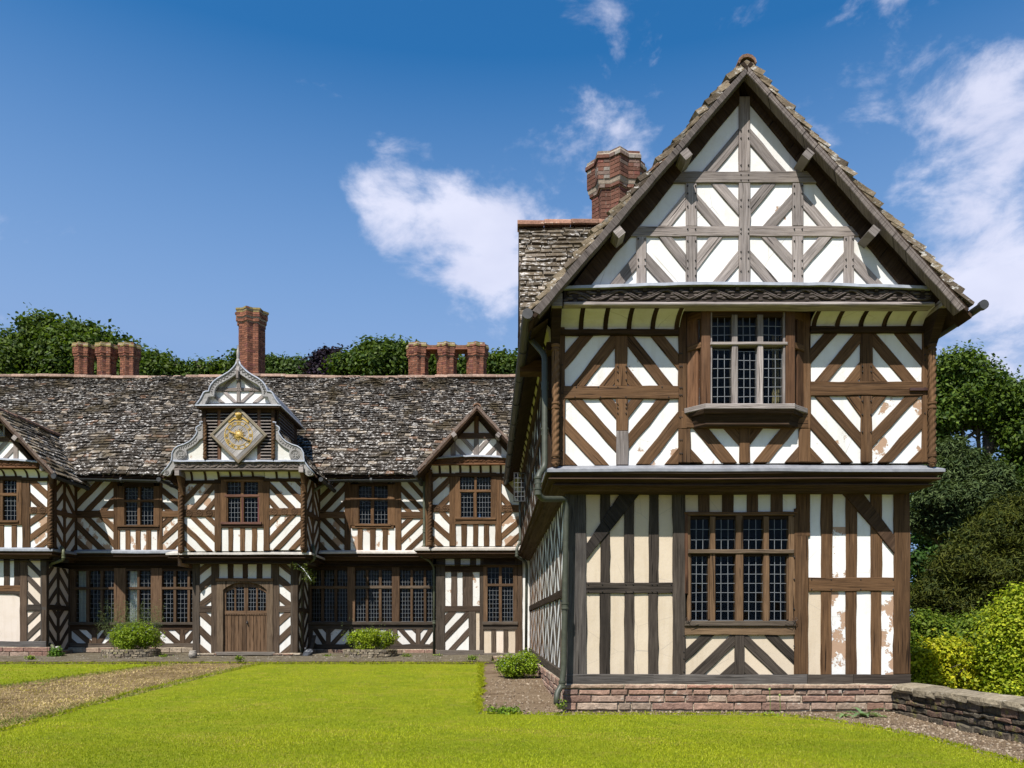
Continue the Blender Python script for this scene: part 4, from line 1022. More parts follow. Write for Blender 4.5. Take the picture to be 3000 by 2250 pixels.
# roof
wBp = Wall(DB); ap = wBp.uv(*zA(1087, 118)); el = wBp.uv(*zA(78, 1290)); er = wBp.uv(*zA(2128, 1262)); YB = 23.5; SK = -.030
def sk(y): return SK*(y-DB)
nearrank = lambda c: 100/c[1] if c[1] < 20 else 0
tiled(wing, (el[0]+sk(YB), YB, el[1]), (el[0], DB-.02, el[1]), (ap[0]+sk(YB), YB, ap[1]), (ap[0], DB-.02, ap[1]), .21, .15, .36, .26, (.17, .135, .10), 150, .055, .012, warm=.5, rank=nearrank)
tiled(wing, (er[0], DB-.02, er[1]), (er[0]+sk(YB), YB, er[1]), (ap[0], DB-.02, ap[1]), (ap[0]+sk(YB), YB, ap[1]), .21, .15, .36, .26, (.17, .135, .10), 150, .055, .012, warm=.5, rank=nearrank)
rd = empty('ridge', (ap[0], DB, ap[1]), wing); ridge(rd, (ap[0], DB-.03, ap[1]-.03), (ap[0]+sk(YB), YB, ap[1]-.03), .115)
f = Fac(wBp, empty('bargeboards', (ap[0], DB, el[1]), wing), zA, (.20, .165, .14), WH)
f.TP([(128, 1302), (92, 1284), (1086, 150), (1086, 188)], (.21, .18, .163), .02, (1, -1.2), 'bargeboard'); f.TP([(2066, 1288), (2098, 1268), (1088, 150), (1088, 188)], (.19, .163, .148), .021, (1, 1.2), 'bargeboard')
for x, y, s in ((805, 560, 1), (495, 920, 1), (1368, 560, -1), (1672, 915, -1)):     # purlin ends
    u, v = f.c(x, y); B = MB(); B.box((u-.06, DB-.03, v-.06), (u+.06, DG+.1, v+.06)); o = B.build('purlin_end', 'timber', wing, SILV)
    c = Vector((u, DB, v)); a_ = math.radians(-40*s); M_ = Matrix.Translation(c) @ Matrix.Rotation(a_, 4, 'Y') @ Matrix.Translation(-c); o.data.transform(M_)
for sgn, e_ in ((1, el), (-1, er)):      # soffit rafters
    V = [(e_[0], DB, e_[1]-.10), (ap[0], DB, ap[1]-.10), (ap[0], DG+.05, ap[1]-.10), (e_[0], DG+.05, e_[1]-.10)]; V += [(x, y, z-.05) for x, y, z in V]
    mk('soffit_board', V, [(0,1,2,3),(7,6,5,4),(0,4,5,1),(1,5,6,2),(2,6,7,3),(3,7,4,0)], 'timber', wing, DKB, uv=[(v[0], v[1]) for v in V])
gutter(wing, (el[0]-.02, DB-.10, el[1]-.05), (el[0]-.02+sk(YB), 22, el[1]-.10), .07, (.05, .048, .046)); gutter(wing, (er[0]+.06, DB-.15, er[1]-.03), (er[0]+.06+sk(YB), 22, er[1]-.08), .062, (.045, .045, .045))
# eaves soffit boards along both sides
for e_, X2 in ((el, XLn-.30), (er, (2730-CX)*DU/F)):
    V = [(e_[0]+.05*(1 if e_ is el else -1), DB+.3, e_[1]-.10), (X2, DB+.3, e_[1]+.05), (X2+sk(YB), YB, e_[1]+.05), (e_[0]+sk(YB), YB, e_[1]-.1)]
    mk('eaves_board', V, [(0,1,2,3)], 'timber', wing, DKB, uv=[(v[0], v[1]) for v in V])
# cross gable on the court side
yc, hd = 14.75, 2.75; zr = ap[1]+.06; ze = el[1]+.10; xv = (1519-CX)*yc/F
tiled(wing, (xv, yc-hd, ze), (ap[0], yc-hd, ze), (xv, yc, zr), (ap[0], yc, zr), .22, .15, .36, .26, (.125, .10, .07), 120, .036, .015)
tiled(wing, (ap[0], yc+hd, ze), (xv, yc+hd, ze), (ap[0], yc, zr), (xv, yc, zr), .22, .16, .36, .28, (.13, .10, .075), 0, .034, .015)
ridge(rd, (xv-.02, yc, zr+.02), (ap[0]-1.0, yc, zr+.02), .13, (.28, .15, .10))
mk('cross_gable_wall', [(xv+.22, yc-hd, ze), (xv+.22, yc+hd, ze), (xv+.22, yc, zr-.05)], [(0, 2, 1)], 'plaster', wing, WH, uv=[(0, 0)]*3)
B = MB(); B.box((xv, yc-hd+.1, ze-.30), (xv+.45, yc-hd+.35, ze-.12)); B.build('beam_end', 'timber', wing, BR)
# chimney on the wing
ch = empty('chimney', (2.0, 15.2, 6.5), wing)
stack(ch, 2.03, 15.0, 6.0, CZ+(HY-478)*15/F, .47, True, .72, (.15, .068, .046), grey=.28)
stack(ch, 2.75, 15.9, 6.5, CZ+(HY-478)*15.2/F-.05, .46, False, .72, (.15, .068, .046), grey=.28)
# rainwater pipe at the near corner
def W3(px, py, D): return ((px-CX)*D/F, D, CZ+(HY-py)*D/F)
pc = (.058, .062, .042)
pipe(wing, [W3(1530, 960, 11.3), W3(1560, 1000, 11.1), W3(1596, 1040, 10.95), W3(1596, 1370, 10.85), W3(1576, 1392, 10.72), W3(1576, 1445, 10.7), W3(1590, 1462, 10.75), W3(1655, 1462, 11.1), W3(1659, 1490, 11.12), W3(1652, 1960, 11.12), W3(1645, 2010, 11.1), W3(1632, 2030, 11.05), W3(1630, 2062, 11.0)], .043, pc,
     [W3(1596, 1130, 10.95), W3(1596, 1265, 10.9), W3(1576, 1408, 10.72), W3(1576, 1440, 10.7), W3(1655, 1775, 11.12), W3(1647, 2005, 11.1)])
# open casement on the court side
cs = empty('casement', W3(1520, 1470, 17), wing); wc = Wall(17.0); a = wc.uv(1507, 1468); b = wc.uv(1537, 1387); g = Fac(wc, cs, None, (.04, .035, .032))
light(cs, wc, a[0], a[1], b[0], b[1], 3, 6, False, 0)
for P in ([(a[0]-.02, a[1]-.02), (a[0], a[1]-.02), (a[0], b[1]+.02), (a[0]-.02, b[1]+.02)], [(b[0], a[1]-.02), (b[0]+.02, a[1]-.02), (b[0]+.02, b[1]+.02), (b[0], b[1]+.02)], [(a[0], a[1]-.02), (b[0], a[1]-.02), (b[0], a[1]), (a[0], a[1])], [(a[0], b[1]), (b[0], b[1]), (b[0], b[1]+.02), (a[0], b[1]+.02)]):
    g.tp(P, (.035, .033, .032), .012, name='casement_bar', th=.025, wav=0)
# ------------------------------------------------------------------ the far range, its clock porch and its two gabled bays
za = Zm(0, 1380, .1568); zb = Zm(210, 1390, .1507); zc_ = Zm(510, 1360, .18535); zd = Zm(900, 1390, .16275); ze_ = Zm(1220, 1150, .29548)
zg = Zm(0, 1620, .20489); zh = Zm(200, 1620, .20498); zk = Zm(860, 1640, .31646); zN = Zm(450, 1000, .2712); zO = Zm(450, 1350, .3617); zU = Zm(0, 1150, .1809)
DMU, DMG, DPU, DPG, DLU, DLG, DRU, DRG = 22.6, 22.9, 21.1, 21.65, 21.45, 21.75, 21.65, 22.0
PALEW = (.72, .70, .66)
RUB = [(.27, .17, .12), (.30, .22, .16), (.24, .16, .12), (.33, .27, .20)]
def part(th, name, W, px, py):
    u = W.uv(px, py); return empty(name, W.pt(u[0], u[1]), th)
quat = None
def quatrefoil(fac, x, y, r):
    global quat
    u, v = fac.c(x, y); p = fac.w.pt(u, v, .018)
    if quat is None:
        B = MB(); K = 14
        def tor(cx, cz, R, t): B.tube([(cx+R*math.cos(2*math.pi*k/K), 0, cz+R*math.sin(2*math.pi*k/K)) for k in range(K+1)], t, 5)
        tor(0, 0, 1., .14)
        for k in range(4): tor(.46*math.cos(k*math.pi/2+.785), .46*math.sin(k*math.pi/2+.785), .40, .11)
        quat = B.build('quatrefoil', 'timber', fac.p, (.13, .075, .04)); quat.location = p; quat.scale = (r, .5*r, r)
    else: share(quat, 'quatrefoil', fac.p, p, None, (r, .5*r, r))
    # dark sunk ground behind the tracery
    B = MB(); B.tube([(u, fac.w.D-.002, v), (u, fac.w.D-.010, v)], r*.92, 14); B.build('sunk_ground', 'timber', fac.p, (.05, .028, .017))
def lead_cornice(th, path, j0, tone=(.27, .285, .315), h=.30, pj=.40, dk=(.085, .052, .033)):
    path = subdiv(path, .7)
    sweep('jetty_lead', path, [(pj-.12, j0+.01), (pj+.02, j0-.05), (pj+.03, j0-.055), (pj+.03, j0-.11), (pj-.06, j0-.112)], 'lead', th, tone, jitter=.006)
    sweep('jetty_moulding', path, [(pj-.12, j0-.02), (pj+.01, j0-.10), (pj, j0-.13), (pj-.03, j0-.135), (pj-.04, j0-.16), (pj-.08, j0-.175), (pj-.015, j0-.182), (pj-.008, j0-.194), (pj-.02, j0-.206), (pj-.10, j0-.215), (pj-.16, j0-.24), (pj-.20, j0-.25), (pj-.21, j0-h), (-.05, j0-h-.01)], 'timber', th, dk, jitter=.004)

# ---- main range
rng_ = empty('half_timbered_range', (-7, DMU, .4)); tag(rng_, 'long low black and white range across the court with lichened stone roof', 'house')
wM, wMG = Wall(DMU), Wall(DMG)
f = Fac(wM, part(rng_, 'upper_wall_near_bay', wM, 380, 1612), zb, BR, PALEW, .28)
f.C((90, 60, 812, 706), [(105, 580, 440, 236, 118), (300, 705, 728, 260, 108), (600, 705, 805, 492, 105), (105, 260, 215, 140, 110)], peel=.15); f.T(85, 704, 816, 840, BR, .014)
f.C((90, 838, 822, 1465), [(292, 838, 820, 1360, 106), (605, 838, 820, 1055, 106), (105, 990, 580, 1460, 112), (105, 1290, 280, 1460, 100)], peel=.75)
f.T(40, 60, 106, 1465, DKB, .01); f.T(812, 60, 893, 1465, BR, .012); f.T(1712, 60, 1760, 1465, BR, .012)
f.studs(1076, 1465, [893, 935, 1042, 1135, 1240, 1338, 1445, 1540, 1655, 1714], peel=.5)
f.C((1758, 60, 2088, 712), [(1755, 303, 2080, 570, 108), (1757, 583, 1895, 708, 100), (1920, 130, 2080, 270, 80)], peel=.1); f.T(1756, 709, 2090, 832, BR, .014)
f.C((1760, 830, 2098, 1465), [(1760, 978, 1915, 838, 100), (1765, 1268, 2095, 965, 98), (1897, 1460, 2095, 1272, 98)], peel=.8); f.T(2085, 60, 2200, 1465, DKB, .0)
window(rng_, f, [(1025, 245, 1290, 490, 4, 3), (1335, 245, 1595, 490, 4, 3), (1040, 540, 1275, 970, 4, 5), (1335, 530, 1595, 975, 4, 5)],
       [(890, 225, 1026, 1022, .02, 'jamb'), (1595, 225, 1712, 1022, .02, 'jamb'), (1288, 235, 1337, 985, .012, 'mullion'), (1020, 490, 1605, 532, .02, 'transom'), (1024, 150, 1600, 246, .02, 'head', DKB), (900, 985, 1706, 1024, .05, 'sill'), (905, 1024, 1716, 1078, .02, 'apron', DKB), (1024, 534, 1042, 980, 0, 'casement_frame'), (1273, 534, 1290, 980, 0, 'casement_frame')])
f = Fac(wM, part(rng_, 'upper_wall_far_bay', wM, 1070, 1612), zd, BR, PALEW, .25)
f.C((170, 40, 672, 672), [(190, 480, 520, 150, 85), (265, 670, 607, 310, 92), (517, 670, 670, 512, 82), (190, 215, 255, 140, 90)], peel=.1); f.T(150, 670, 674, 788, BR, .014)
f.C((170, 786, 674, 1375), [(270, 793, 670, 1210, 90), (512, 790, 670, 950, 80), (190, 975, 570, 1370, 88), (190, 1230, 318, 1370, 88)], peel=.5)
f.T(100, 40, 192, 1375, DKB, .01); f.T(670, 40, 780, 1375, BR, .012); f.T(1586, 40, 1692, 1375, BR, .012)
f.studs(972, 1375, [775, 780, 910, 1000, 1130, 1230, 1355, 1450, 1588], peel=.45)
f.C((1690, 40, 2100, 674), [(1842, 130, 2090, 405, 80), (1695, 260, 2065, 640, 85), (1692, 515, 1840, 670, 82)], peel=.0); f.T(1688, 672, 2200, 792, BR, .014)
f.C((1690, 790, 2110, 1370), [(1690, 948, 1850, 795, 80), (1690, 1202, 2080, 830, 80), (1810, 1365, 2095, 1088, 82), (2010, 1380, 2095, 1300, 60)], peel=.3); f.T(2100, 40, 2260, 1375, BR, .0)
window(rng_, f, [(925, 205, 1160, 422, 4, 3), (1200, 205, 1450, 422, 4, 3), (935, 472, 1145, 880, 4, 5), (1205, 470, 1450, 885, 4, 5)],
       [(778, 180, 926, 920, .02, 'jamb'), (1450, 180, 1588, 920, .02, 'jamb'), (1160, 195, 1202, 895, .012, 'mullion'), (880, 422, 1480, 458, .02, 'transom'), (920, 110, 1455, 206, .02, 'head', DKB), (860, 892, 1510, 932, .05, 'sill'), (800, 926, 1560, 974, .02, 'apron', BR2), (924, 460, 937, 890, 0, 'casement_frame'), (1143, 460, 1162, 890, 0, 'casement_frame')])
# jetty of the main range and gutters
zj = wM.uv(0, 1611)[1]
xl0 = wM.uv(-200, 0)[0]; lead_cornice(rng_, [(xl0, DMG), (wM.uv(560, 0)[0], DMG)], zj); lead_cornice(rng_, [(wM.uv(880, 0)[0], DMG), (wM.uv(1290, 0)[0], DMG)], zj-.01, (.52, .47, .42))
gutter(rng_, W3(212, 1402, DMU-.42), W3(500, 1408, DMU-.42), .075); gutter(rng_, W3(950, 1408, DMU-.42), W3(1225, 1404, DMU-.42), .075)
# ground storey, long mullioned windows
GT = (.125, .078, .045)
f = Fac(wMG, part(rng_, 'ground_wall_near_bay', wMG, 380, 1895), zh, GT, PALEW, .12)
f.T(-80, 100, 1800, 232, DKB, .0)
L1 = [(105, 255), (300, 460), (500, 660), (825, 985), (1020, 1185), (1345, 1505), (1545, 1705), (1740, 1860)]
wn1 = window(rng_, f, [(a, 255, b, 486, 3, 4) for a, b in L1]+[(a, 524, b, 988, 3, 7) for a, b in L1],
       [(-20, 232, 106, 1000, .02, 'jamb', GT), (256, 240, 300, 1000, .012, 'mullion', GT), (460, 240, 500, 1000, .012, 'mullion', GT), (660, 215, 825, 1000, .035, 'post', (.165, .10, .058)), (985, 240, 1020, 1000, .012, 'mullion', GT), (1185, 215, 1345, 1000, .035, 'post', (.165, .10, .058)), (1505, 240, 1545, 1000, .012, 'mullion', GT), (1705, 240, 1740, 1000, .012, 'mullion', GT),
        (80, 487, 665, 523, .025, 'transom', GT), (822, 487, 1190, 523, .025, 'transom', GT), (1340, 487, 1860, 523, .025, 'transom', GT), (80, 228, 1860, 256, .02, 'head', DKB), (-20, 990, 1860, 1028, .07, 'sill', DGR)])
f.tone = (.10, .066, .042)
f.T(-60, 1026, 1860, 1100, DKB, .01); f.T(-60, 1290, 1860, 1348, DGR, .03)
def vee(x0, x1, y0, y1, down, wd, **k):
    w = x1-x0
    if down: S = [(x0+.15*w, y0, x0+.93*w, y1, wd), (x1-.12*w, y0, x1+.05*w, y0+.17*w, wd*.8), (x0-.05*w, y1-.15*w, x0+.12*w, y1, wd*.8)]
    else: S = [(x1-.15*w, y0, x0+.07*w, y1, wd), (x0+.12*w, y0, x0-.05*w, y0+.17*w, wd*.8), (x1+.05*w, y1-.15*w, x1-.12*w, y1, wd*.8)]
    f.C((x0, y0, x1, y1), S, **k)
for a, b, dn in ((45, 335, 1), (410, 590, 0), (650, 800, 1), (1040, 1232, 0), (1308, 1592, 1), (1665, 1860, 0)): vee(a, b, 1098, 1292, dn, 78)
vee(860, 1000, 1098, 1292, 1, 70)
for a, b in ((-60, 45), (335, 410), (590, 650), (800, 860), (1000, 1040), (1232, 1308), (1592, 1665)): f.T(a, 1094, b, 1292, None, .008)
pl2 = part(rng_, 'plinth', wMG, 700, 1930); wPl = Wall(DMG-.06)
stone_face(pl2, wPl, wPl.uv(190, 0)[0], wPl.uv(575, 0)[0], .20, wPl.uv(0, 1897)[1], (.12, .2), (.25, .6), RUB, proud=.03)
f = Fac(wMG, part(rng_, 'ground_wall_far_bay', wMG, 1070, 1895), zk, GT, PALEW, .15)
f.T(60, -30, 1330, 88, DKB, .0)
L2 = [(165, 255), (280, 378), (402, 500), (570, 668), (692, 790), (815, 912), (983, 1082), (1105, 1205), (1228, 1325)]
wn2 = window(rng_, f, [(a, 96, b, 240, 4, 4) for a, b in L2]+[(a, 270, b, 568, 4, 8) for a, b in L2],
       [(90, 90, 166, 575, .02, 'jamb', GT)]+[(a, 92, b, 575, .012, 'mullion', GT) for a, b in ((255, 280), (378, 402), (668, 692), (790, 815), (1082, 1105), (1205, 1228))]+[(500, 65, 570, 575, .035, 'post', (.165, .10, .058)), (912, 65, 983, 575, .035, 'post', (.165, .10, .058)),
        (140, 241, 512, 266, .025, 'transom', GT), (555, 241, 922, 266, .025, 'transom', (.16, .12, .085)), (966, 241, 1330, 266, .025, 'transom', (.16, .12, .085)), (140, 84, 1330, 97, .02, 'head', DKB), (130, 572, 1330, 602, .07, 'sill', DGR)])
f.tone = (.105, .078, .055)
f.T(60, 600, 1330, 642, DGR, .01); f.T(60, 782, 1330, 828, DGR, .03)
for a, b, dn in ((178, 300, 1), (341, 513, 0), (556, 736, 1), (770, 916, 0), (960, 1130, 1), (1172, 1292, 0)): vee(a, b, 638, 784, dn, 42, peel=.3)
for a, b in ((60, 178), (300, 341), (513, 556), (736, 770), (916, 960), (1130, 1172), (1292, 1335)): f.T(a, 634, b, 784, None, .008)
stone_face(pl2, wPl, wPl.uv(880, 0)[0], wPl.uv(1290, 0)[0], .20, wPl.uv(0, 1902)[1], (.12, .2), (.3, .8), [(.26, .16, .12), (.30, .21, .15)], proud=.03)
# curtains, boxes seen inside
c0 = wMG.uv(*zh(115, 985)); c1 = wMG.uv(*zh(250, 255)); curtain(rng_, c0[0], c1[0], DMG+.14, c0[1], c1[1], .025, 5, (.6, .6, .57))
c0 = wMG.uv(*zh(850, 990)); c1 = wMG.uv(*zh(985, 255)); curtain(rng_, c0[0], c1[0], DMG+.13, c0[1], c1[1], .03, 5, (.88, .87, .82))
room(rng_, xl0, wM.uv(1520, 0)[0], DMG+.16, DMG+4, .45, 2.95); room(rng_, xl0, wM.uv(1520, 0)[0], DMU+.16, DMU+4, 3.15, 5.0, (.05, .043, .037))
# main roof
def Rz(py, D): return CZ+(HY-py)*D/F
YR = 26.3; zrl = Rz(1104, YR); zel = Rz(1392, DMU-.40)
XA, XB = -26., 1.2
tiled(rng_, (XA, DMU-.40, zel), (XB, DMU-.40, zel), (XA, YR, zrl), (XB, YR, zrl), .18, .088, .31, .165, (.060, .050, .041), 300, .038, .035)
V = [(XA, YR, zrl-.1), (XB, YR, zrl-.1), (XB, YR+3.8, zel), (XA, YR+3.8, zel)]; mk('rear_slope', V, [(0, 1, 2, 3)], 'tile', rng_, tint=(.12, .1, .085))
rg = empty('ridge', (-8, YR, zrl), rng_); ridge(rg, (XA, YR, zrl-.02), (XB, YR, zrl-.03), .12, (.30, .20, .15), sag=.03)
def chim(pxs, top, r, D=YR):
    ch = empty('chimney', W3(pxs[len(pxs)//2], 1095, D), rng_)
    for i, x in enumerate(pxs): stack(ch, (x-CX)*(D+.4)/F, D+.40, zrl-.9, Rz(top, D), r, False, .52)
    if len(pxs) > 1 and pxs[0] > 1000:
        for a, b in zip(pxs[:-1], pxs[1:]):
            B = MB(); X0 = (a-CX)*(D+.4)/F; X1 = (b-CX)*(D+.4)/F
            for k in range(2): B.box((X0+.2, D+.12, Rz(top, D)-.17-k*.076), (X1-.2, D+.6, Rz(top, D)-.105-k*.076), (.27*random.uniform(.7, 1.1), .10, .06))
            tag(B.build('cap_link', 'brick', ch), kind='stuff')
chim([247, 313, 380], 998, .31); chim([738], 899, .46); chim([1226, 1309, 1396], 998, .345)

# the range goes on to the left of the frame
f = Fac(wM, empty('upper_wall_beyond', (-20, DMU, 3), rng_), None, BR, PALEW, .2); g2_ = Fac(wMG, empty('ground_wall_beyond', (-20, DMG, .5), rng_), None, GT, PALEW, .1)
u = -26.
while u < -16.6:
    for k_, (z0, z1) in enumerate(((3.35, 4.12), (4.28, 5.05))): chevron(f, u, z0, u+.75, z1, (int(u*2)+k_) % 2 == 0, .5, .17)
    f.tp([(u+.73, 3.2), (u+.92, 3.2), (u+.92, 5.1), (u+.73, 5.1)], BR, .012)
    g2_.pp([(u, .8), (u+.75, .8), (u+.75, 3.1), (u, 3.1)]); g2_.tp([(u+.73, .6), (u+.92, .6), (u+.92, 3.1), (u+.73, 3.1)], GT, .012); u += .9
f.tp([(-26, 4.10), (-16.5, 4.10), (-16.5, 4.30), (-26, 4.30)], BR, .016); g2_.tp([(-26, .55), (-16.5, .55), (-16.5, .82), (-26, .82)], DGR, .03); g2_.tp([(-26, 1.8), (-16.5, 1.8), (-16.5, 1.95), (-26, 1.95)], GT, .016)
lead_cornice(rng_, [(-26, DMG), (xl0, DMG)], zj); mk('end_wall', [(-26, DMU, .3), (-26, YR+3.8, .3), (-26, YR+3.8, 5), (-26, YR, zrl-.1), (-26, DMU, 5)], [(0, 1, 2, 3, 4)], 'plaster', rng_, WH, uv=[(0, 0)]*5)
# ---- gabled bays (the far right one next to the wing, and its twin at the left edge)
def gable_bay(th, DU_, DG_, dx, dy, small_window=False):
    zz = lambda x, y: (1220+x*.29548+dx, 1150+y*.29548+dy)
    Dg, Db = DU_-.20, DU_-.60
    W = Wall(Dg); f = Fac(W, part(th, 'gable_wall', W, 1397+dx, 1340+dy), zz, SILV, WH, .05)
    f.T(570, 230, 617, 402, BR, .01); f.T(570, 455, 617, 640, SILV, .01); f.T(380, 400, 800, 457, (.13, .085, .06), .014); f.T(340, 455, 388, 648, GREY, .01); f.T(792, 455, 838, 648, GREY, .01)
    f.TP([(150, 690), (235, 648), (572, 275), (572, 200)], DKB, .02, (1, -1.1)); f.TP([(1030, 690), (950, 650), (615, 275), (615, 200)], DKB, .02, (1, 1.1))
    f.C([(570, 276), (570, 402), (455, 402)], []); f.C([(617, 276), (617, 402), (725, 402)], [])
    f.C((387, 455, 571, 648), [(460, 455, 570, 575, 40), (387, 535, 480, 635, 40)]); f.C((616, 455, 793, 648), [(720, 455, 617, 570, 40), (792, 530, 690, 635, 40)])
    f.C([(340, 530), (340, 648), (236, 648)], []); f.C([(838, 530), (838, 652), (945, 652)], [])
    if small_window:
        window(th, f, [(490, 300, 585, 400, 4, 4), (600, 300, 695, 400, 4, 4)], [(470, 285, 490, 412, .03, 'jamb', SILV), (585, 290, 600, 410, .035, 'mullion', SILV), (695, 285, 714, 412, .03, 'jamb', SILV), (470, 280, 714, 298, .04, 'head', SILV), (465, 400, 718, 414, .05, 'sill', SILV)], depth=.012)
    a = W.uv(*zz(135, 716)); b = W.uv(*zz(1050, 664)); carved_beam(th, W, a[0], b[0], a[1], b[1], (.17, .085, .042), .03, 7, .085)
    wb = Wall(Db); ap = wb.uv(*zz(600, 118)); e0 = wb.uv(*zz(2, 778)); e1 = wb.uv(*zz(1198, 778)); Yb = 26
    tiled(th, (e0[0], Yb, e0[1]), (e0[0], Db-.02, e0[1]), (ap[0], Yb, ap[1]), (ap[0], Db-.02, ap[1]), .20, .12, .36, .25, (.085, .072, .058), 90, .036, .02, warm=.25)
    tiled(th, (e1[0], Db-.02, e1[1]), (e1[0], Yb, e1[1]), (ap[0], Db-.02, ap[1]), (ap[0], Yb, ap[1]), .20, .12, .36, .25, (.085, .072, .058), 90, .036, .02, warm=.25)
    r2 = empty('ridge', (ap[0], Db, ap[1]), th); ridge(r2, (ap[0], Db-.04, ap[1]-.02), (ap[0], Yb, ap[1]-.02), .10)
    f = Fac(wb, empty('bargeboards', (ap[0], Db, e0[1]), th), zz, (.19, .13, .10), WH)
    f.TP([(22, 780), (0, 765), (600, 118), (600, 158)], (.19, .14, .115), .02, (1, -1.1), 'bargeboard'); f.TP([(1178, 780), (1200, 765), (602, 118), (602, 158)], (.19, .14, .115), .021, (1, 1.1), 'bargeboard')
    for x, y, s in ((370, 418, 1), (812, 422, -1)):
        u, v = f.c(x, y); B = MB(); B.box((u-.06, Db-.05, v-.06), (u+.06, Dg+.1, v+.06)); o = B.build('purlin_end', 'timber', th, SILV)
        c = Vector((u, Db, v)); o.data.transform(Matrix.Translation(c) @ Matrix.Rotation(math.radians(-40*s), 4, 'Y') @ Matrix.Translation(-c))
    for e_ in (e0, e1):
        V = [(e_[0], Db, e_[1]-.10), (ap[0], Db, ap[1]-.10), (ap[0], Dg+.05, ap[1]-.10), (e_[0], Dg+.05, e_[1]-.10)]; V += [(x, y, z-.04) for x, y, z in V]
        mk('soffit_board', V, [(0,1,2,3),(7,6,5,4),(0,4,5,1),(1,5,6,2),(2,6,7,3),(3,7,4,0)], 'timber', th, DKB, uv=[(v[0], v[1]) for v in V])
    for s, e_ in ((-1, e0), (1, e1)):
        gutter(th, (e_[0]+s*.03, Db-.06, e_[1]-.06), (e_[0]+s*.03, DMU-.2, e_[1]-.08), .07)
    return W, ap, e0, e1

bay = empty('gabled_bay', W3(1390, 1905, DRU)); tag(bay, 'small gabled bay at right end of the far range, beside the near wing', 'house')
gable_bay(bay, DRU, DRG, 0, 0)
W = Wall(DRU); f = Fac(W, part(bay, 'upper_wall', W, 1390, 1600), ze_, BR, PALEW, .3)
f.T(90, 725, 162, 1520, BR, .006); cove(f, [233, 337, 436, 536, 637, 735, 837, 940], 140, 1030, 722, 806, .18, 22); f.T(130, 804, 1030, 835, DKB, .04)
f.C((158, 832, 330, 1114), [(160, 1025, 320, 868, 56), (250, 1112, 328, 1035, 50), (160, 865, 195, 835, 40)]); f.T(155, 1112, 330, 1184, BR, .014); f.C((158, 1182, 330, 1520), [(250, 1185, 328, 1270, 50), (160, 1288, 328, 1438, 56), (160, 1443, 232, 1515, 46)], peel=.4)
f.T(326, 832, 388, 1520, BR, .012); f.T(780, 832, 844, 1520, BR, .012); f.studs(1305, 1520, [385, 388, 445, 500, 560, 613, 668, 722, 782], peel=.5)
f.C((842, 832, 1030, 1117), [(850, 870, 1000, 1025, 46), (843, 1033, 915, 1113, 54)]); f.T(840, 1115, 1030, 1187, BR, .014); f.C((842, 1185, 1030, 1520), [(842, 1262, 918, 1187, 50), (842, 1430, 1005, 1288, 52), (915, 1515, 1005, 1430, 50)], peel=.9)
for x in (203, 285, 878, 930): quatrefoil(f, x, 1148, .085)
window(bay, f, [(430, 830, 575, 965, 5, 3), (597, 830, 740, 965, 5, 3), (440, 992, 566, 1230, 4, 5), (600, 990, 738, 1232, 5, 5)],
       [(384, 795, 432, 1252, .02, 'jamb'), (738, 795, 792, 1252, .02, 'jamb'), (574, 818, 598, 1240, .012, 'mullion'), (415, 964, 755, 988, .02, 'transom'), (400, 795, 780, 832, .03, 'head', (.12, .07, .04)), (388, 1240, 788, 1262, .05, 'sill'), (384, 1260, 792, 1307, .02, 'apron'), (430, 986, 441, 1238, 0, 'casement_frame'), (564, 986, 576, 1238, 0, 'casement_frame')])
spiral(bay, *W3(1259, 0, DRU-.1)[:2], Rz(1603, DRU-.1), Rz(1377, DRU-.1), .062, tone=BR)
o = MB(); p_ = W3(1252, 1360, DRU-.3); o.box((p_[0]-.05, DRU-.42, p_[2]-.05), (p_[0]+.05, DRU, p_[2]+.08)); o.build('beam_end', 'timber', bay, SILV)
xa, xb = W.uv(1258, 0)[0], W.uv(1545, 0)[0]; lead_cornice(bay, [(xa+.02, DMG), (xa+.02, DRG), (xb+.3, DRG)], W.uv(0, 1602)[1], (.42, .38, .33), .30, .42)
W = Wall(DRG); f = Fac(W, part(bay, 'ground_wall', W, 1400, 1905), zk, (.115, .083, .06), PALEW, .3)
f.T(1320, -90, 1402, 842, DGR, .012); f.T(1320, 836, 1760, 890, (.22, .19, .16), .03)
f.studs(-90, 60, [1400, 1405, 1490, 1547, 1632, 1690, 1727, 1760], first='T'); f.T(1400, 57, 1760, 112, DKB, .012)
f.studs(110, 430, [1400, 1403, 1458, 1515, 1563, 1658, 1727, 1760]); f.T(1400, 426, 1730, 482, (.09, .063, .044), .014)
f.C((1396, 480, 1626, 838), [(1400, 560, 1470, 480, 60), (1397, 725, 1620, 490, 54), (1465, 832, 1622, 662, 50)], peel=.2); f.T(1622, 480, 1686, 838, DGR, .01); f.P(1684, 480, 1724, 838, CREAM); f.T(1722, 110, 1760, 890, (.12, .09, .065), .012)
f.T(1755, 598, 2072, 648, DGR, .014); 
for a, b, pl_ in ((1762, 1830, CREAM), (1876, 1942, PALE), (1986, 2054, CREAM)): f.P(a, 645, b, 868, pl_, .25)
for a, b in ((1755, 1762), (1830, 1876), (1942, 1986)): f.T(a, 645, b, 868, (.14, .105, .075), 0.)
f.T(2050, -90, 2118, 868, (.11, .07, .042), .012); f.P(2114, -90, 2240, 880, PALEW, 0); f.T(1755, -90, 2060, 42, DKB, .0); f.T(1755, 862, 2240, 900, (.2, .17, .14), .02)
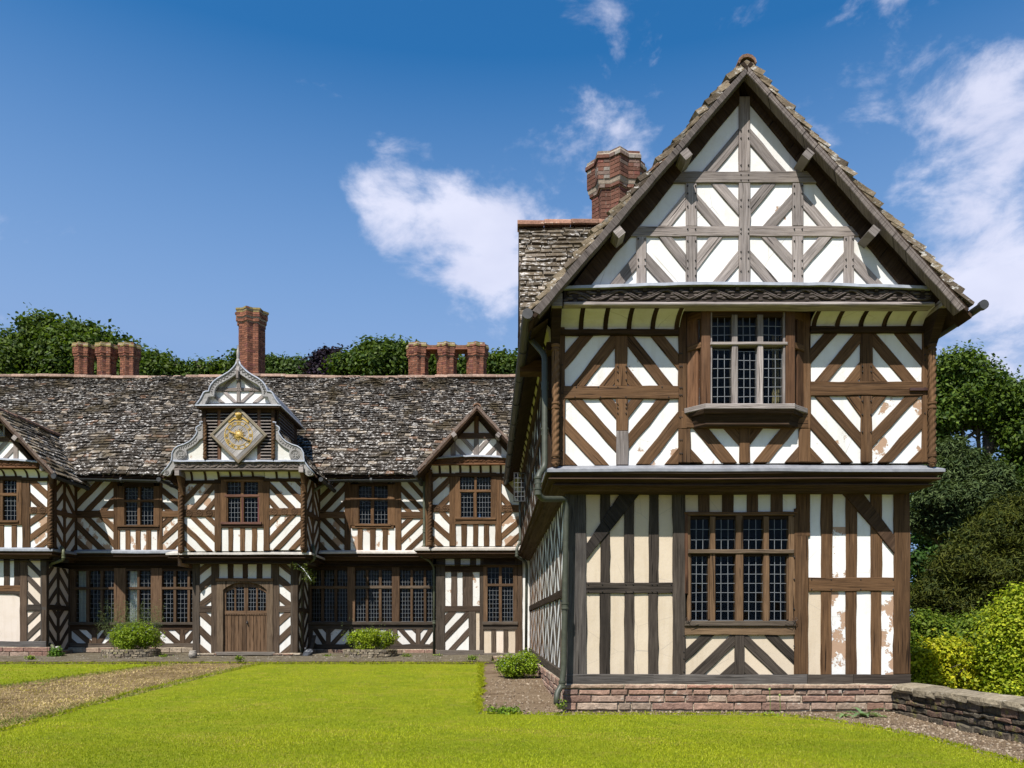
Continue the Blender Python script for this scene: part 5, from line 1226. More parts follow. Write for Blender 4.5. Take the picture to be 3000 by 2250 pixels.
window(bay, f, [(1795, 70, 1902, 222, 3, 3), (1927, 70, 2035, 222, 3, 3), (1788, 246, 1902, 568, 4, 8), (1930, 250, 2028, 566, 4, 8)],
       [(1757, 38, 1796, 585, .02, 'jamb'), (2032, 38, 2074, 585, .02, 'jamb'), (1902, 55, 1928, 575, .012, 'mullion'), (1780, 222, 2048, 246, .02, 'transom'), (1757, 36, 2074, 70, .02, 'head'), (1750, 572, 2076, 602, .06, 'sill', DGR)], tone=(.15, .092, .052))
pl3 = part(bay, 'plinth', W, 1400, 1925); wq = Wall(DRG-.05); stone_face(pl3, wq, wq.uv(1278, 0)[0], wq.uv(1560, 0)[0], .22, wq.uv(0, 1921)[1], (.08, .12), (.25, .6), RED, proud=.03)
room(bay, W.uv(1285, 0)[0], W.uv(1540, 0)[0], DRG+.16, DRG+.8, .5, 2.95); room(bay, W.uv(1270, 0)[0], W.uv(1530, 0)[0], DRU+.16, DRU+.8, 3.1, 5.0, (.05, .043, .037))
B = MB(); p_ = Wall(DRU).uv(*ze_(625, 1232)); B.box((p_[0]-.03, DRU+.1, p_[1]), (p_[0]+.03, DRU+.16, p_[1]+.09)); B.build('blue_carton', 'paint', bay, (.03, .18, .5))

bay2 = empty('gabled_bay', W3(-20, 1905, DLU)); tag(bay2, 'gabled bay cut off by the left edge, with blocked arched doorway below', 'house')
gable_bay(bay2, DLU, DLG, -1415, 9, True)
W = Wall(DLU); mir = lambda z: (lambda x, y: (-40-z(x, y)[0], z(x, y)[1]))
f = Fac(W, part(bay2, 'upper_wall', W, -20, 1600), za, BR, WH, .25)
for zz in (za, mir(za)):
    f.z = zz
    f.T(880, 100, 1010, 1440, BR, .006); f.T(418, 120, 560, 1430, BR, .012); f.T(400, 130, 920, 185, DKB, .04)
    f.C((555, 182, 884, 672), [(680, 263, 880, 447, 114), (557, 465, 690, 591, 112)], peel=.1); f.T(553, 670, 886, 798, BR, .014); f.C((558, 796, 888, 1428), [(565, 960, 690, 868, 112), (570, 1245, 885, 1012, 106), (885, 1300, 730, 1420, 104)], peel=.7)
    for x in (640, 805): quatrefoil(f, x, 733, .085)
    f.studs(1005, 1430, [-128, 72, 212, 308, 458], peel=0)
f.z = za
cove(f, [-780, -565, -345, -128, 90, 305, 520, 735], -1180, 925, -30, 132, .18, 34)
window(bay2, f, [(x, 175, x+260, 412, 4, 3) for x in (55, -258, -571)]+[(x, 465, x+260, 915, 4, 5) for x in (55, -258, -571)],
       [(315, 100, 412, 1005, .02, 'jamb'), (-668, 100, -571, 1005, .02, 'jamb'), (2, 165, 55, 930, .012, 'mullion'), (-311, 165, -258, 930, .012, 'mullion'), (-640, 412, 340, 465, .02, 'transom'), (-640, 95, 400, 176, .03, 'head', DKB), (-668, 925, 360, 965, .05, 'sill'), (-668, 960, 412, 1010, .02, 'apron')])
spiral(bay2, *W3(za(945, 0)[0], 0, DLU-.1)[:2], Rz(za(0, 1450)[1], DLU-.1), Rz(za(0, 245)[1], DLU-.1), .062, tone=BR)
o = MB(); p_ = W3(zU(715, 0)[0], zU(0, 1250)[1], DLU-.3); o.box((p_[0]-.05, DLU-.42, p_[2]-.05), (p_[0]+.05, DLU, p_[2]+.1)); o.build('beam_end', 'timber', bay2, SILV)
xc = W.uv(za(985, 0)[0], 0)[0]
wr = Wall(origin=(xc, DLU, 0), u=(0, 1, 0), n=(1, 0, 0)); fr = Fac(wr, empty('return_wall_upper', (xc, 22, 3), bay2), None, BR, PALEW, .1); Lr = DMU-DLU
zb0, zb1 = W.uv(0, 1606)[1], W.uv(0, 1395)[1]; zm = (zb0+zb1)/2
def return_wall(fr, L, z0, z1, zm, pitch=.36, w=.12, tone=None):
    h = L/2
    for u0, u1, lo, hi in ((.06, h-.04, False, True), (h+.04, L-.04, True, False)):
        chevron(fr, u0, z0, u1, zm-.06, lo, pitch, w, .35, tone=tone); chevron(fr, u0, zm+.06, u1, z1, hi, pitch, w, .1, tone=tone)
    for a, b in ((-.02, .07), (h-.05, h+.05), (L-.05, L+.05)): fr.tp([(a, z0-.05), (b, z0-.05), (b, z1), (a, z1)], tone or fr.tone, .012)
    fr.tp([(0, zm-.07), (L, zm-.07), (L, zm+.07), (0, zm+.07)], tone or fr.tone, .018)
return_wall(fr, Lr, zb0, zb1+.2, W.uv(0, 1497)[1])
lead_cornice(bay2, [(W.uv(-220, 0)[0], DLG), (Wall(DLG).uv(136, 0)[0], DLG), (Wall(DLG).uv(136, 0)[0], DMG)], W.uv(0, 1604)[1])
W = Wall(DLG); f = Fac(W, part(bay2, 'ground_wall', W, -20, 1895), zg, DGR, PALE, .0)
for zz in (zg, mir(zg)):
    f.z = zz; f.tone = (.10, .07, .048)
    f.plas = WH; f.studs(60, 470, [-100, -50, 50, 135, 195, 277, 290]); f.plas = PALE
    f.T(285, 60, 388, 1270, (.125, .085, .058), .012); f.T(-100, 464, 300, 550, BR, .014)
    f.C((383, 60, 585, 738), [(414, 150, 582, 315, 68), (386, 348, 582, 548, 72), (385, 580, 530, 735, 70)], (.085, .068, .055)); f.T(383, 736, 584, 828, BLK, .014); f.C((383, 826, 585, 1270), [(385, 983, 540, 830, 72), (385, 1208, 582, 1015, 76), (510, 1265, 582, 1200, 55)], DGR)
    f.T(580, 60, 664, 1270, (.07, .062, .055), .012); f.T(-100, 1262, 668, 1345, (.12, .112, .105), .03)
    f.P(-100, 550, 292, 1266, (.66, .57, .49), .0)
    P = [(-100, 548), (302, 548), (302, 700)]+[(302-12-110*(1-math.cos(t))**1, 660-70*math.sin(t)+0) for t in (0, .4, .8, 1.2, 1.57)]+[(60, 588), (-100, 585)]
    f.tp(f.cs(P), (.085, .066, .05), .012, (1, 0), 'door_arch', .1)
    f.T(290, 660, 304, 1266, DGR, .008)
pl4 = part(bay2, 'plinth', W, -20, 1930); wq = Wall(DLG-.06); ub = wq.uv(zg(715, 0)[0], 0)[0]
stone_face(pl4, wq, wq.uv(-190, 0)[0], ub, .25, wq.uv(0, zg(0, 1345)[1])[1], (.12, .17), (.35, .7), [(.28, .16, .12), (.31, .22, .165), (.25, .14, .11)], proud=.03)
xg = W.uv(zg(664, 0)[0], 0)[0]; wr = Wall(origin=(xg, DLG, 0), u=(0, 1, 0), n=(1, 0, 0)); fr = Fac(wr, empty('return_wall_ground', (xg, 22.2, .6), bay2), None, (.10, .072, .05), PALE)
return_wall(fr, DMG-DLG, .68, 3.05, W.uv(0, 1779)[1], .36, .12, (.10, .072, .05))
stone_face(pl4, Wall(origin=(ub, DLG, 0), u=(0, 1, 0), n=(1, 0, 0)), 0, 1.1, .25, .66, (.12, .17), (.3, .6), RUB, proud=.02)
room(bay2, W.uv(-180, 0)[0], xc-.1, DLU+.16, DLU+.95, 3.2, 5.0)
pp_ = lambda *a: W3(*a)
pipe(bay2, [pp_(200, 1412, 22.2), pp_(178, 1440, 22.0), pp_(178, 1600, 22.0), pp_(186, 1612, 21.6), pp_(186, 1640, 21.6), pp_(150, 1652, 21.9), pp_(143, 1665, 22.0), pp_(143, 1885, 22.0), pp_(157, 1895, 21.8), pp_(158, 1915, 21.7)], .042, (.11, .115, .06), [pp_(178, 1565, 22), pp_(186, 1630, 21.6), pp_(143, 1815, 22), pp_(143, 1880, 22)])
pipe(bay, [pp_(1244, 1390, 22.2), pp_(1243, 1420, 22.3), pp_(1243, 1600, 22.3), pp_(1237, 1612, 22.0), pp_(1237, 1630, 22.0), pp_(1262, 1645, 22.1), pp_(1272, 1662, 22.3), pp_(1272, 1925, 22.3)], .042, (.085, .092, .06), [pp_(1243, 1555, 22.3), pp_(1237, 1628, 22), pp_(1272, 1822, 22.3)])
pipe(bay, [pp_(1524, 1440, 21.2), pp_(1524, 1590, 21.2), pp_(1514, 1604, 21.0), pp_(1514, 1630, 21.0), pp_(1540, 1645, 21.3), pp_(1543, 1660, 21.5), pp_(1541, 1915, 21.5)], .04, (.07, .075, .055), [pp_(1524, 1585, 21.2), pp_(1514, 1625, 21)])
def vary(c, a):
    k = random.uniform(1-a, 1+a); return tuple(x*k for x in c)
# ---- clock porch
porch = empty('clock_porch', W3(717, 1915, DPG)); tag(porch, 'porch with double door, spiral posts and shaped clock gable in the far range', 'porch')
W = Wall(DPU); f = Fac(W, part(porch, 'upper_wall', W, 710, 1620), zc_, BR, PALEW, .3)
f.C((140, 300, 642, 722), [(150, 350, 215, 290, 60), (162, 580, 412, 310, 78), (290, 720, 582, 395, 78), (525, 718, 640, 585, 75)], peel=.6); f.T(138, 718, 644, 832, BR, .014)
f.C((155, 830, 654, 1372), [(292, 835, 652, 1195, 76), (525, 828, 650, 948, 72), (165, 988, 547, 1365, 80), (170, 1250, 285, 1365, 70)], peel=.25)
f.T(60, 180, 160, 1372, BR, .006); f.T(2000, 140, 2085, 1350, BR, .006); f.T(640, 240, 748, 1372, BR, .012); f.T(1412, 220, 1508, 1365, BR, .012)
f.studs(1000, 1368, [745, 750, 855, 930, 1040, 1118, 1225, 1308, 1412], peel=.1)
f.C((1505, 270, 2002, 700), [(1720, 278, 1990, 552, 80), (1568, 390, 1867, 692, 78), (1505, 572, 1615, 695, 75), (1950, 285, 1990, 325, 50)], peel=.6); f.T(1503, 695, 2004, 804, BR, .014)
f.C((1505, 802, 2002, 1350), [(1510, 942, 1635, 810, 75), (1512, 1190, 1872, 810, 78), (1622, 1343, 1995, 948, 76), (1870, 1338, 1995, 1205, 80)], peel=.5)
for x, y in ((240, 773), (402, 772), (560, 770), (1585, 750), (1745, 748), (1905, 746)): quatrefoil(f, x, y, .088)
cove(f, [288, 502, 712], 105, 735, 92, 264, .18, 34); cove(f, [893, 1070, 1250], 735, 1425, 85, 206, .18, 32); cove(f, [1625, 1825], 1440, 2000, 68, 230, .18, 32)
f.T(100, 258, 745, 306, DKB, .035); f.T(1420, 226, 2010, 276, DKB, .035); f.T(735, 200, 1425, 245, DKB, .05)
RD = (.16, .065, .06)
window(porch, f, [(835, 275, 1058, 482, 4, 3), (1100, 275, 1326, 482, 4, 3), (848, 535, 1048, 910, 4, 5), (1100, 530, 1325, 910, 4, 5)],
       [(738, 240, 836, 952, .02, 'jamb'), (1326, 240, 1416, 952, .02, 'jamb'), (1056, 258, 1102, 925, .012, 'mullion'), (800, 480, 1355, 520, .025, 'transom', (.15, .075, .05)), (790, 236, 1370, 276, .03, 'head'), (745, 918, 1390, 955, .06, 'sill', (.17, .085, .065)), (745, 950, 1420, 1005, .02, 'apron', DKB), (834, 522, 850, 920, 0, 'casement_frame'), (1046, 522, 1060, 920, 0, 'casement_frame'), (1326, 530, 1350, 920, .024, 'casement_frame', RD), (1068, 525, 1098, 925, .016, 'casement_frame', RD)])
for x in (108, 2036): spiral(porch, *W3(zc_(x, 0)[0], 0, DPU-.1)[:2], Rz(zc_(0, 1410 if x < 900 else 1365)[1], DPU-.1), Rz(zc_(0, 392 if x < 900 else 350)[1], DPU-.1), .062, tone=BR)
for x, y in ((55, 140), (2012, 90)):
    p_ = W3(*zc_(x, y), DPU-.4); o = MB(); o.box((p_[0]-.06, DPU-.45, p_[2]-.07), (p_[0]+.06, DPU, p_[2]+.08)); o.build('beam_end', 'timber', porch, SILV)
    o = MB(); o.hexa([(p_[0]-.04, DPU-.14, p_[2]-.55), (p_[0]+.05, DPU-.14, p_[2]-.55), (p_[0]+.05, DPU, p_[2]-.55), (p_[0]-.04, DPU, p_[2]-.55), (p_[0]-.05, DPU-.36, p_[2]-.07), (p_[0]+.05, DPU-.36, p_[2]-.07), (p_[0]+.05, DPU, p_[2]-.07), (p_[0]-.05, DPU, p_[2]-.07)]); o.build('bracket', 'timber', porch, BR)
xr_ = W.uv(zc_(2085, 0)[0], 0)[0]; xl_ = W.uv(zc_(60, 0)[0], 0)[0]
fr = Fac(Wall(origin=(xr_, DPU, 0), u=(0, 1, 0), n=(1, 0, 0)), empty('return_wall_upper', (xr_, 21.8, 3), porch), None, BR, PALEW, .2); return_wall(fr, DMU-DPU, W.uv(0, 1612)[1], W.uv(0, 1395)[1], W.uv(0, 1500)[1])
mk('return_wall_left', [(xl_, DPU, 3), (xl_, DMU, 3), (xl_, DMU, 5.2), (xl_, DPU, 5.2)], [(0, 1, 2, 3)], 'plaster', porch, WH, uv=[(0, 0)]*4)
Wg = Wall(DPG); xg0, xg1 = Wg.uv(zO(318, 0)[0], 0)[0], Wg.uv(zO(1165, 0)[0], 0)[0]
lead_cornice(porch, [(xg0, DMG), (xg0, DPG), (xg1, DPG), (xg1, DMG)], W.uv(0, 1613)[1], (.50, .46, .41), .32, .50)
f = Fac(Wg, part(porch, 'ground_wall', Wg, 717, 1920), zO, (.125, .085, .055), PALEW, .15)
mO = lambda x, y: zO(1482-x, y)
for zz in (zO, mO):
    f.z = zz
    f.T(315, 780, 373, 1562, (.12, .095, .072), .012); f.T(466, 780, 528, 1562, (.12, .085, .058), .012)
    f.C((371, 780, 468, 1177), [(372, 897, 450, 835, 50), (372, 1035, 467, 958, 55), (385, 1165, 467, 1100, 52)]); f.T(370, 1175, 469, 1228, (.10, .072, .05), .014)
    f.C((371, 1226, 468, 1562), [(395, 1240, 467, 1305, 55), (372, 1365, 467, 1458, 52), (372, 1515, 425, 1560, 50)])
f.z = zO
f.studs(780, 955, [524, 527, 600, 645, 720, 762, 833, 880, 950, 974], (.085, .052, .032)); f.T(506, 952, 972, 976, BR2, .05, 'door_hood')
# door
door = part(porch, 'door', Wg, 741, 1905); f = Fac(Wg, door, zO, (.15, .098, .058), WH)
arch = lambda x: 985+62*(abs(x-742)/176)**2.6
N_ = 14; xs = [566+(918-566)*i/N_ for i in range(N_+1)]
L_ = [(514, 976), (742, 976)]; A_ = [(x, arch(x)) for x in xs]
f.tp(f.cs([(514, 976), (742, 976)]+[(x, arch(x)) for x in reversed(xs[:N_//2+1])]+[(566, 1560), (514, 1560)]), (.16, .115, .075), .03, (0, 1), 'door_frame', .2)
f.tp(f.cs([(970, 976), (742, 976)]+[(x, arch(x)) for x in xs[N_//2:]]+[(918, 1560), (970, 1560)]), (.16, .115, .075), .03, (0, 1), 'door_frame', .2)
OK = (.15, .092, .052)
for x0, x1, n in ((566, 743, 6), (748, 918, 6)):
    for k in range(n): a = x0+(x1-x0)*k/n; b = x0+(x1-x0)*(k+1)/n; f.tp(f.cs([(a+.8, 1250), (b-.8, 1250), (b-.8, 1545), (a+.8, 1545)]), vary(OK, .1), -.045, (0, 1), 'door_board', .06)
f.T(566, 1215, 918, 1252, OK, -.03, 'lock_rail'); f.T(566, 1540, 918, 1556, OK, -.03, 'bottom_rail')
for k in range(26): a = 570+k*13.4; f.T(a, 1238, a+6, 1247, DKB, -.022, 'dentil')
f.T(741, 1000, 750, 1545, DKB, -.03, 'door_stile')
for a, b in ((566, 584), (650, 665), (728, 743), (748, 762), (826, 840), (905, 918)): f.T(a, 1000 if 600 < a < 880 else 1040, b, 1218, OK, -.035, 'door_bar')
P = [(566, 1070)]+[(x, arch(x)-2) for x in xs]+[(918, 1070)]
for i in range(N_):
    a, b = xs[i], xs[i+1]; f.tp(f.cs([(a, arch(a)-4), (b, arch(b)-4), (b, arch(b)+30+8*abs(math.sin((b-585)/81*math.pi))), (a, arch(a)+30+8*abs(math.sin((a-585)/81*math.pi)))]), OK, -.036, (1, 0), 'door_head', .05)
for a, b in ((584, 650), (665, 728), (762, 826), (840, 905)):
    q0 = f.c(a, 1216); q1 = f.c(b, 1008); light(door, Wg, q0[0], q0[1], q1[0], q1[1], 3, 6, False, -.06)
B = MB(); q = f.c(757, 1310); B.box((q[0]-.012, DPG+.0, q[1]-.05), (q[0]+.012, DPG+.05, q[1]+.05)); B.blob((q[0], DPG-.01, q[1]-.01), (.02, .02, .02)); B.build('door_lock', 'paint', door, (.05, .045, .04))
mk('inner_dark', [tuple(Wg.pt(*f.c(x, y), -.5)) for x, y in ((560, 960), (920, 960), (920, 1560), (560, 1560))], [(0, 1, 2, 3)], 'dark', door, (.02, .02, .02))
f.T(500, 1548, 985, 1575, (.19, .17, .145), .04, 'threshold')
f = Fac(Wg, porch, zO, DGR); 
fr = Fac(Wall(origin=(xg1, DPG, 0), u=(0, 1, 0), n=(1, 0, 0)), empty('return_wall_ground', (xg1, 22.2, .6), porch), None, (.10, .072, .05), PALEW); return_wall(fr, DMG-DPG, .62, 3.0, Rz(1787, DPG), .36, .12)
mk('return_wall_left', [(xg0, DPG, .4), (xg0, DMG, .4), (xg0, DMG, 3.1), (xg0, DPG, 3.1)], [(0, 1, 2, 3)], 'plaster', porch, WH, uv=[(0, 0)]*4)
ps = part(porch, 'plinth', Wg, 717, 1925); wq = Wall(DPG-.04)
for a, b in ((565, 635), (800, 880)): stone_face(ps, wq, wq.uv(a, 0)[0], wq.uv(b, 0)[0], .25, wq.uv(0, zO(0, 1558)[1])[1], (.05, .09), (.2, .4), RUB, proud=.04)
room(porch, xl_+.05, xr_-.05, DPU+.16, DPU+1.3, 3.1, 5.1, (.05, .043, .037))
pipe(porch, [pp_(960, 1412, 21.9), pp_(916, 1440, 21.9), pp_(916, 1595, 21.9), pp_(920, 1612, 21.5), pp_(920, 1640, 21.5), pp_(890, 1655, 22.0), pp_(881, 1670, 22.1), pp_(881, 1925, 22.1)], .042, (.10, .108, .06), [pp_(916, 1580, 21.9), pp_(920, 1632, 21.5), pp_(881, 1797, 22.1), pp_(881, 1905, 22.1)])
# shaped gable with louvres
DC = DPU-.32; Wc = Wall(DC); f = Fac(Wc, part(porch, 'clock_gable', Wc, 700, 1377), zN, SILV, WH, .05)
a = Wc.uv(*zN(222, 1388)); b = Wc.uv(*zN(1640, 1298)); carved_beam(porch, Wc, a[0], b[0], a[1], b[1], (.21, .18, .155), .03, 6, 0.)
f.T(540, 700, 1312, 768, DKB, .0)
for a_, b_, y0, y1, t in ((690, 727, 735, 1280, (.14, .075, .045)), (1120, 1160, 735, 1280, (.14, .085, .06))): f.T(a_, y0, b_, y1, t, .01)
f.P(727, 1128, 1120, 1282, WH, .05)
lv = part(porch, 'louvres', Wc, 700, 1345)
for a_, b_, y1 in ((575, 692, 1275), (725, 1122, 1130), (1158, 1275, 1275)):
    y = 772
    while y < y1-10:
        u0, v0 = Wc.uv(*zN(a_, y+26)); u1, v1 = Wc.uv(*zN(b_, y)); B = MB()
        B.hexa([(u0, DC-.035, v0), (u1, DC-.035, v0), (u1, DC+.055, v1-.02), (u0, DC+.055, v1-.02), (u0, DC-.035, v0+.022), (u1, DC-.035, v0+.022), (u1, DC+.055, v1), (u0, DC+.055, v1)])
        B.build('louvre_slat', 'silver', lv, vary((.22, .188, .165), .15)); y += 34.2
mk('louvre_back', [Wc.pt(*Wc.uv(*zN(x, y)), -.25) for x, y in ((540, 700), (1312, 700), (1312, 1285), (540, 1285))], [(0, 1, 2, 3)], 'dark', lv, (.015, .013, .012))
for x in (556, 1292):
    f.T(x-16, 715, x+18, 885, DKB, .05); spiral(porch, *W3(zN(x, 0)[0], 0, DC-.07)[:2], Rz(zN(0, 1278)[1], DC-.07), Rz(zN(0, 885)[1], DC-.07), .05, tone=BR)
# tower sides
for x, n in ((1330, 1), (522, -1)):
    X = Wc.uv(zN(x, 0)[0], 0)[0]; z0, z1 = Rz(zN(0, 1285)[1], DC), Rz(zN(0, 705)[1], DC); sd_ = empty('tower_side', (X, DC+.7, z0), porch)
    B = MB(); B.box((X-.02, DC+.05, z0), (X+.02, DC+1.9, z1)); B.build('side_boarding', 'timber', sd_, DKB)
    for k in range(16):
        z = z0+.06+k*(z1-z0)/16; B = MB(); B.hexa([(X+n*.02, DC+.12, z), (X+n*.06, DC+.12, z), (X+n*.06, DC+1.5, z), (X+n*.02, DC+1.5, z), (X+n*.0, DC+.12, z+.05), (X+n*.03, DC+.12, z+.06), (X+n*.03, DC+1.5, z+.06), (X+n*.0, DC+1.5, z+.05)]); B.build('louvre_slat', 'silver', sd_, (.14, .12, .105))
# scrolled side boards
def outline(P, mirror=False): return [(1834-x if mirror else x, y) for x, y in P]
out_ = [(540, 878), (508, 880), (520, 905), (492, 922), (472, 935), (466, 958), (480, 978), (470, 1008), (440, 1050), (395, 1090), (335, 1120), (275, 1138), (235, 1165), (210, 1210), (208, 1260), (200, 1300), (160, 1360), (95, 1432)]
inn_ = [(112, 1452), (160, 1462), (190, 1445), (205, 1405), (235, 1370), (275, 1298), (325, 1290), (352, 1270), (368, 1232), (362, 1180), (420, 1150), (470, 1110), (505, 1070), (540, 1050)]
panel_ = [(540, 1040), (505, 1062), (470, 1100), (420, 1142), (360, 1172), (340, 1290), (540, 1290)]
for mir_ in (False, True):
    sb = part(porch, 'scroll_board', Wc, 480 if not mir_ else 910, 1360)
    prism('board', Wc, f.cs(outline(out_+inn_, mir_)), 'silver', sb, .045, .07, .012, 0, 1, (.30, .285, .27))
    lip = f.cs(outline(out_, mir_)); B = MB(); B.tube([Wc.pt(u, v, .05) for u, v in lip], .022, 6); B.build('lead_edge', 'lead', sb, (.34, .36, .40), smooth=True)
    for (x, y), r in (((300, 1228), .125), ((148, 1418), .055), ((500, 945), .045)):
        u, v = Wc.uv(*zN(*outline([(x, y)], mir_)[0])); B = MB(); K = 18
        for rr, t in ((r, .012), (r*.72, .008)): B.tube([(u+rr*math.cos(2*math.pi*k/K), DC-.05, v+rr*math.sin(2*math.pi*k/K)) for k in range(K+1)], t, 5)
        for k in range(4): B.blob((u+r*.36*math.cos(k*1.571+.785), DC-.048, v+r*.36*math.sin(k*1.571+.785)), (r*.24, .014, r*.24), 8, 4)
        B.build('rosette', 'silver', sb, (.24, .225, .21))
    B = MB()                                             # zigzag carving along the board
    mid = [((a[0]+b[0])/2, (a[1]+b[1])/2) for a, b in zip(out_[8:13], [(505, 1080), (450, 1125), (400, 1150), (350, 1170), (300, 1190)])]
    pts = []
    for i in range(len(mid)-1):
        for t in (0, .25, .5, .75):
            x = mid[i][0]+(mid[i+1][0]-mid[i][0])*t; y = mid[i][1]+(mid[i+1][1]-mid[i][1])*t; k = len(pts)
            q = outline([(x, y+(11 if k % 2 else -11))], mir_)[0]; pts.append(Wc.pt(*Wc.uv(*zN(*q)), .05))
    B.tube(pts, .010, 5); B.build('zigzag_carving', 'silver', sb, (.22, .205, .19))
    f.pp(f.cs(outline(panel_, mir_)), (.70, .68, .62), .15)
# ogee cap
cap = part(porch, 'ogee_gable', Wc, 700, 1190); DCc = DC-.16; Wk = Wall(DCc); g = Fac(Wk, cap, zN, SILV, WH, .04)
og = [(458, 698), (490, 660), (515, 625), (535, 585), (546, 560), (566, 548), (602, 545), (608, 515), (625, 478), (655, 440), (700, 405), (760, 372), (820, 335), (865, 292), (892, 258), (905, 225)]
ig = [(917, 345), (880, 372), (830, 405), (770, 440), (715, 470), (682, 500), (665, 540), (662, 580), (655, 602), (598, 605), (585, 640), (570, 665), (560, 690)]
for mir_ in (False, True):
    Q = outline(og+[(917, 225)]+ig, mir_); prism('ogee_board', Wk, g.cs(Q), 'silver', cap, .03, .06, .012, 0, 1, (.30, .285, .275))
    B = MB(); B.tube([Wk.pt(u, v, .035) for u, v in g.cs(outline(og, mir_))], .026, 6); B.build('lead_edge', 'lead', cap, (.33, .35, .40), smooth=True)
    B = MB(); pts = []
    cl = [(905, 290), (850, 345), (780, 395), (710, 430), (655, 475), (632, 525), (628, 575)]
    for i in range(len(cl)-1):
        for t in (0, .25, .5, .75):
            x = cl[i][0]+(cl[i+1][0]-cl[i][0])*t; y = cl[i][1]+(cl[i+1][1]-cl[i][1])*t; k = len(pts); pts.append(Wk.pt(*Wk.uv(*zN(*outline([(x+(8 if k % 2 else -8), y+(10 if k % 2 else -10))], mir_)[0])), .036))
    B.tube(pts, .010, 5); B.build('zigzag_carving', 'silver', cap, (.22, .205, .19))
g.w = Wall(DCc+.10); 
g.C([(662, 500), (900, 345), (900, 505), (664, 505)], [(905, 365, 735, 520, 38)]); g.C([(935, 345), (1172, 500), (1172, 505), (935, 505)], [(930, 365, 1100, 520, 38)])
g.C([(660, 540), (900, 540), (900, 660), (560, 660), (600, 600), (655, 600)], [(765, 545, 880, 655, 38), (655, 590, 740, 660, 36)]); g.C([(935, 540), (1175, 540), (1180, 600), (1235, 600), (1275, 660), (935, 660)], [(1070, 545, 955, 655, 38), (1180, 590, 1095, 660, 36)])
g.T(640, 504, 1200, 541, (.36, .31, .28), .02); g.T(898, 330, 937, 660, (.34, .30, .27), .012)
pegs(g, [(x, y) for x in (745, 765, 908, 927, 1070, 1090) for y in (512, 532)])
V = []; Fc = []; hh = outline(og)+[(917, 222)]+[(1834-x, y) for x, y in reversed(og)]
for x, y in hh: q = Wk.uv(*zN(x, y+4)); V += [(q[0], DCc-.02, q[1]), (q[0], DCc+2.6, q[1])]
for i in range(len(hh)-1): Fc.append((2*i, 2*i+1, 2*i+3, 2*i+2))
mk('cap_roof', V, Fc, 'lead', cap, (.20, .205, .22), smooth=True)
u0, v0 = Wk.uv(*zN(455, 702)); u1, v1 = Wk.uv(*zN(1382, 655)); B = MB(); B.hexa([(u0, DCc-.06, v0), (u1, DCc-.06, v0), (u1, DCc+2.4, v0), (u0, DCc+2.4, v0), (u0, DCc-.06, v0+.03), (u1, DCc-.06, v0+.03), (u1-.1, DCc+.16, v1), (u0+.1, DCc+.16, v1)]); B.build('lead_ledge', 'lead', cap, (.40, .42, .46))
B = MB(); B.box((u0+.04, DCc-.04, v0-.045), (u1-.04, DCc+2.2, v0-.002)); B.build('ledge_board', 'timber', cap, DKB)
p_ = Wk.pt(*Wk.uv(*zN(915, 335)), .04); q_ = Wk.uv(*zN(914, 45)); B = MB()
B.hexa([(p_.x-.05, p_.y-.02, p_.z), (p_.x+.05, p_.y-.02, p_.z), (p_.x+.05, p_.y+.08, p_.z), (p_.x-.05, p_.y+.08, p_.z), (p_.x-.032, p_.y, q_[1]-.55), (p_.x+.032, p_.y, q_[1]-.55), (p_.x+.032, p_.y+.06, q_[1]-.55), (p_.x-.032, p_.y+.06, q_[1]-.55)])
B.lathe([(.03, -.60), (.065, -.42), (.05, -.40), (.035, -.36), (.045, -.25), (.035, -.14), (.008, 0)], (p_.x, p_.y+.03, q_[1]), 10); B.build('finial', 'silver', cap, (.33, .30, .28))
B = MB(); k_ = Wk.pt(*Wk.uv(*zN(917, 408)), .06); B.box((k_.x-.03, k_.y-.05, k_.z), (k_.x+.03, k_.y+.15, k_.z+.2)); B.blob((k_.x, k_.y, k_.z-.02), (.035, .035, .05)); B.build('pendant', 'timber', cap, GREY)
# porch roof slopes behind the scrolls
ec = (Wc.uv(*zN(60, 1440)), Wc.uv(*zN(560, 880)), Wc.uv(*zN(1780, 1440)), Wc.uv(*zN(1275, 880)))
tiled(porch, (ec[0][0], 25.2, ec[0][1]), (ec[0][0], DC+.06, ec[0][1]), (ec[1][0], 25.2, ec[1][1]), (ec[1][0], DC+.06, ec[1][1]), .2, .13, .34, .26, (.13, .11, .09), 30, .03, .01)
tiled(porch, (ec[2][0], DC+.06, ec[2][1]), (ec[2][0], 25.2, ec[2][1]), (ec[3][0], DC+.06, ec[3][1]), (ec[3][0], 25.2, ec[3][1]), .2, .13, .34, .26, (.13, .11, .09), 60, .03, .01)
gutter(porch, (ec[2][0]+.05, DC+.1, ec[2][1]-.1), (ec[2][0]+.05, DMU-.2, ec[2][1]-.12), .06); gutter(porch, (ec[0][0]-.05, DC+.1, ec[0][1]-.1), (ec[0][0]-.05, DMU-.2, ec[0][1]-.12), .06)
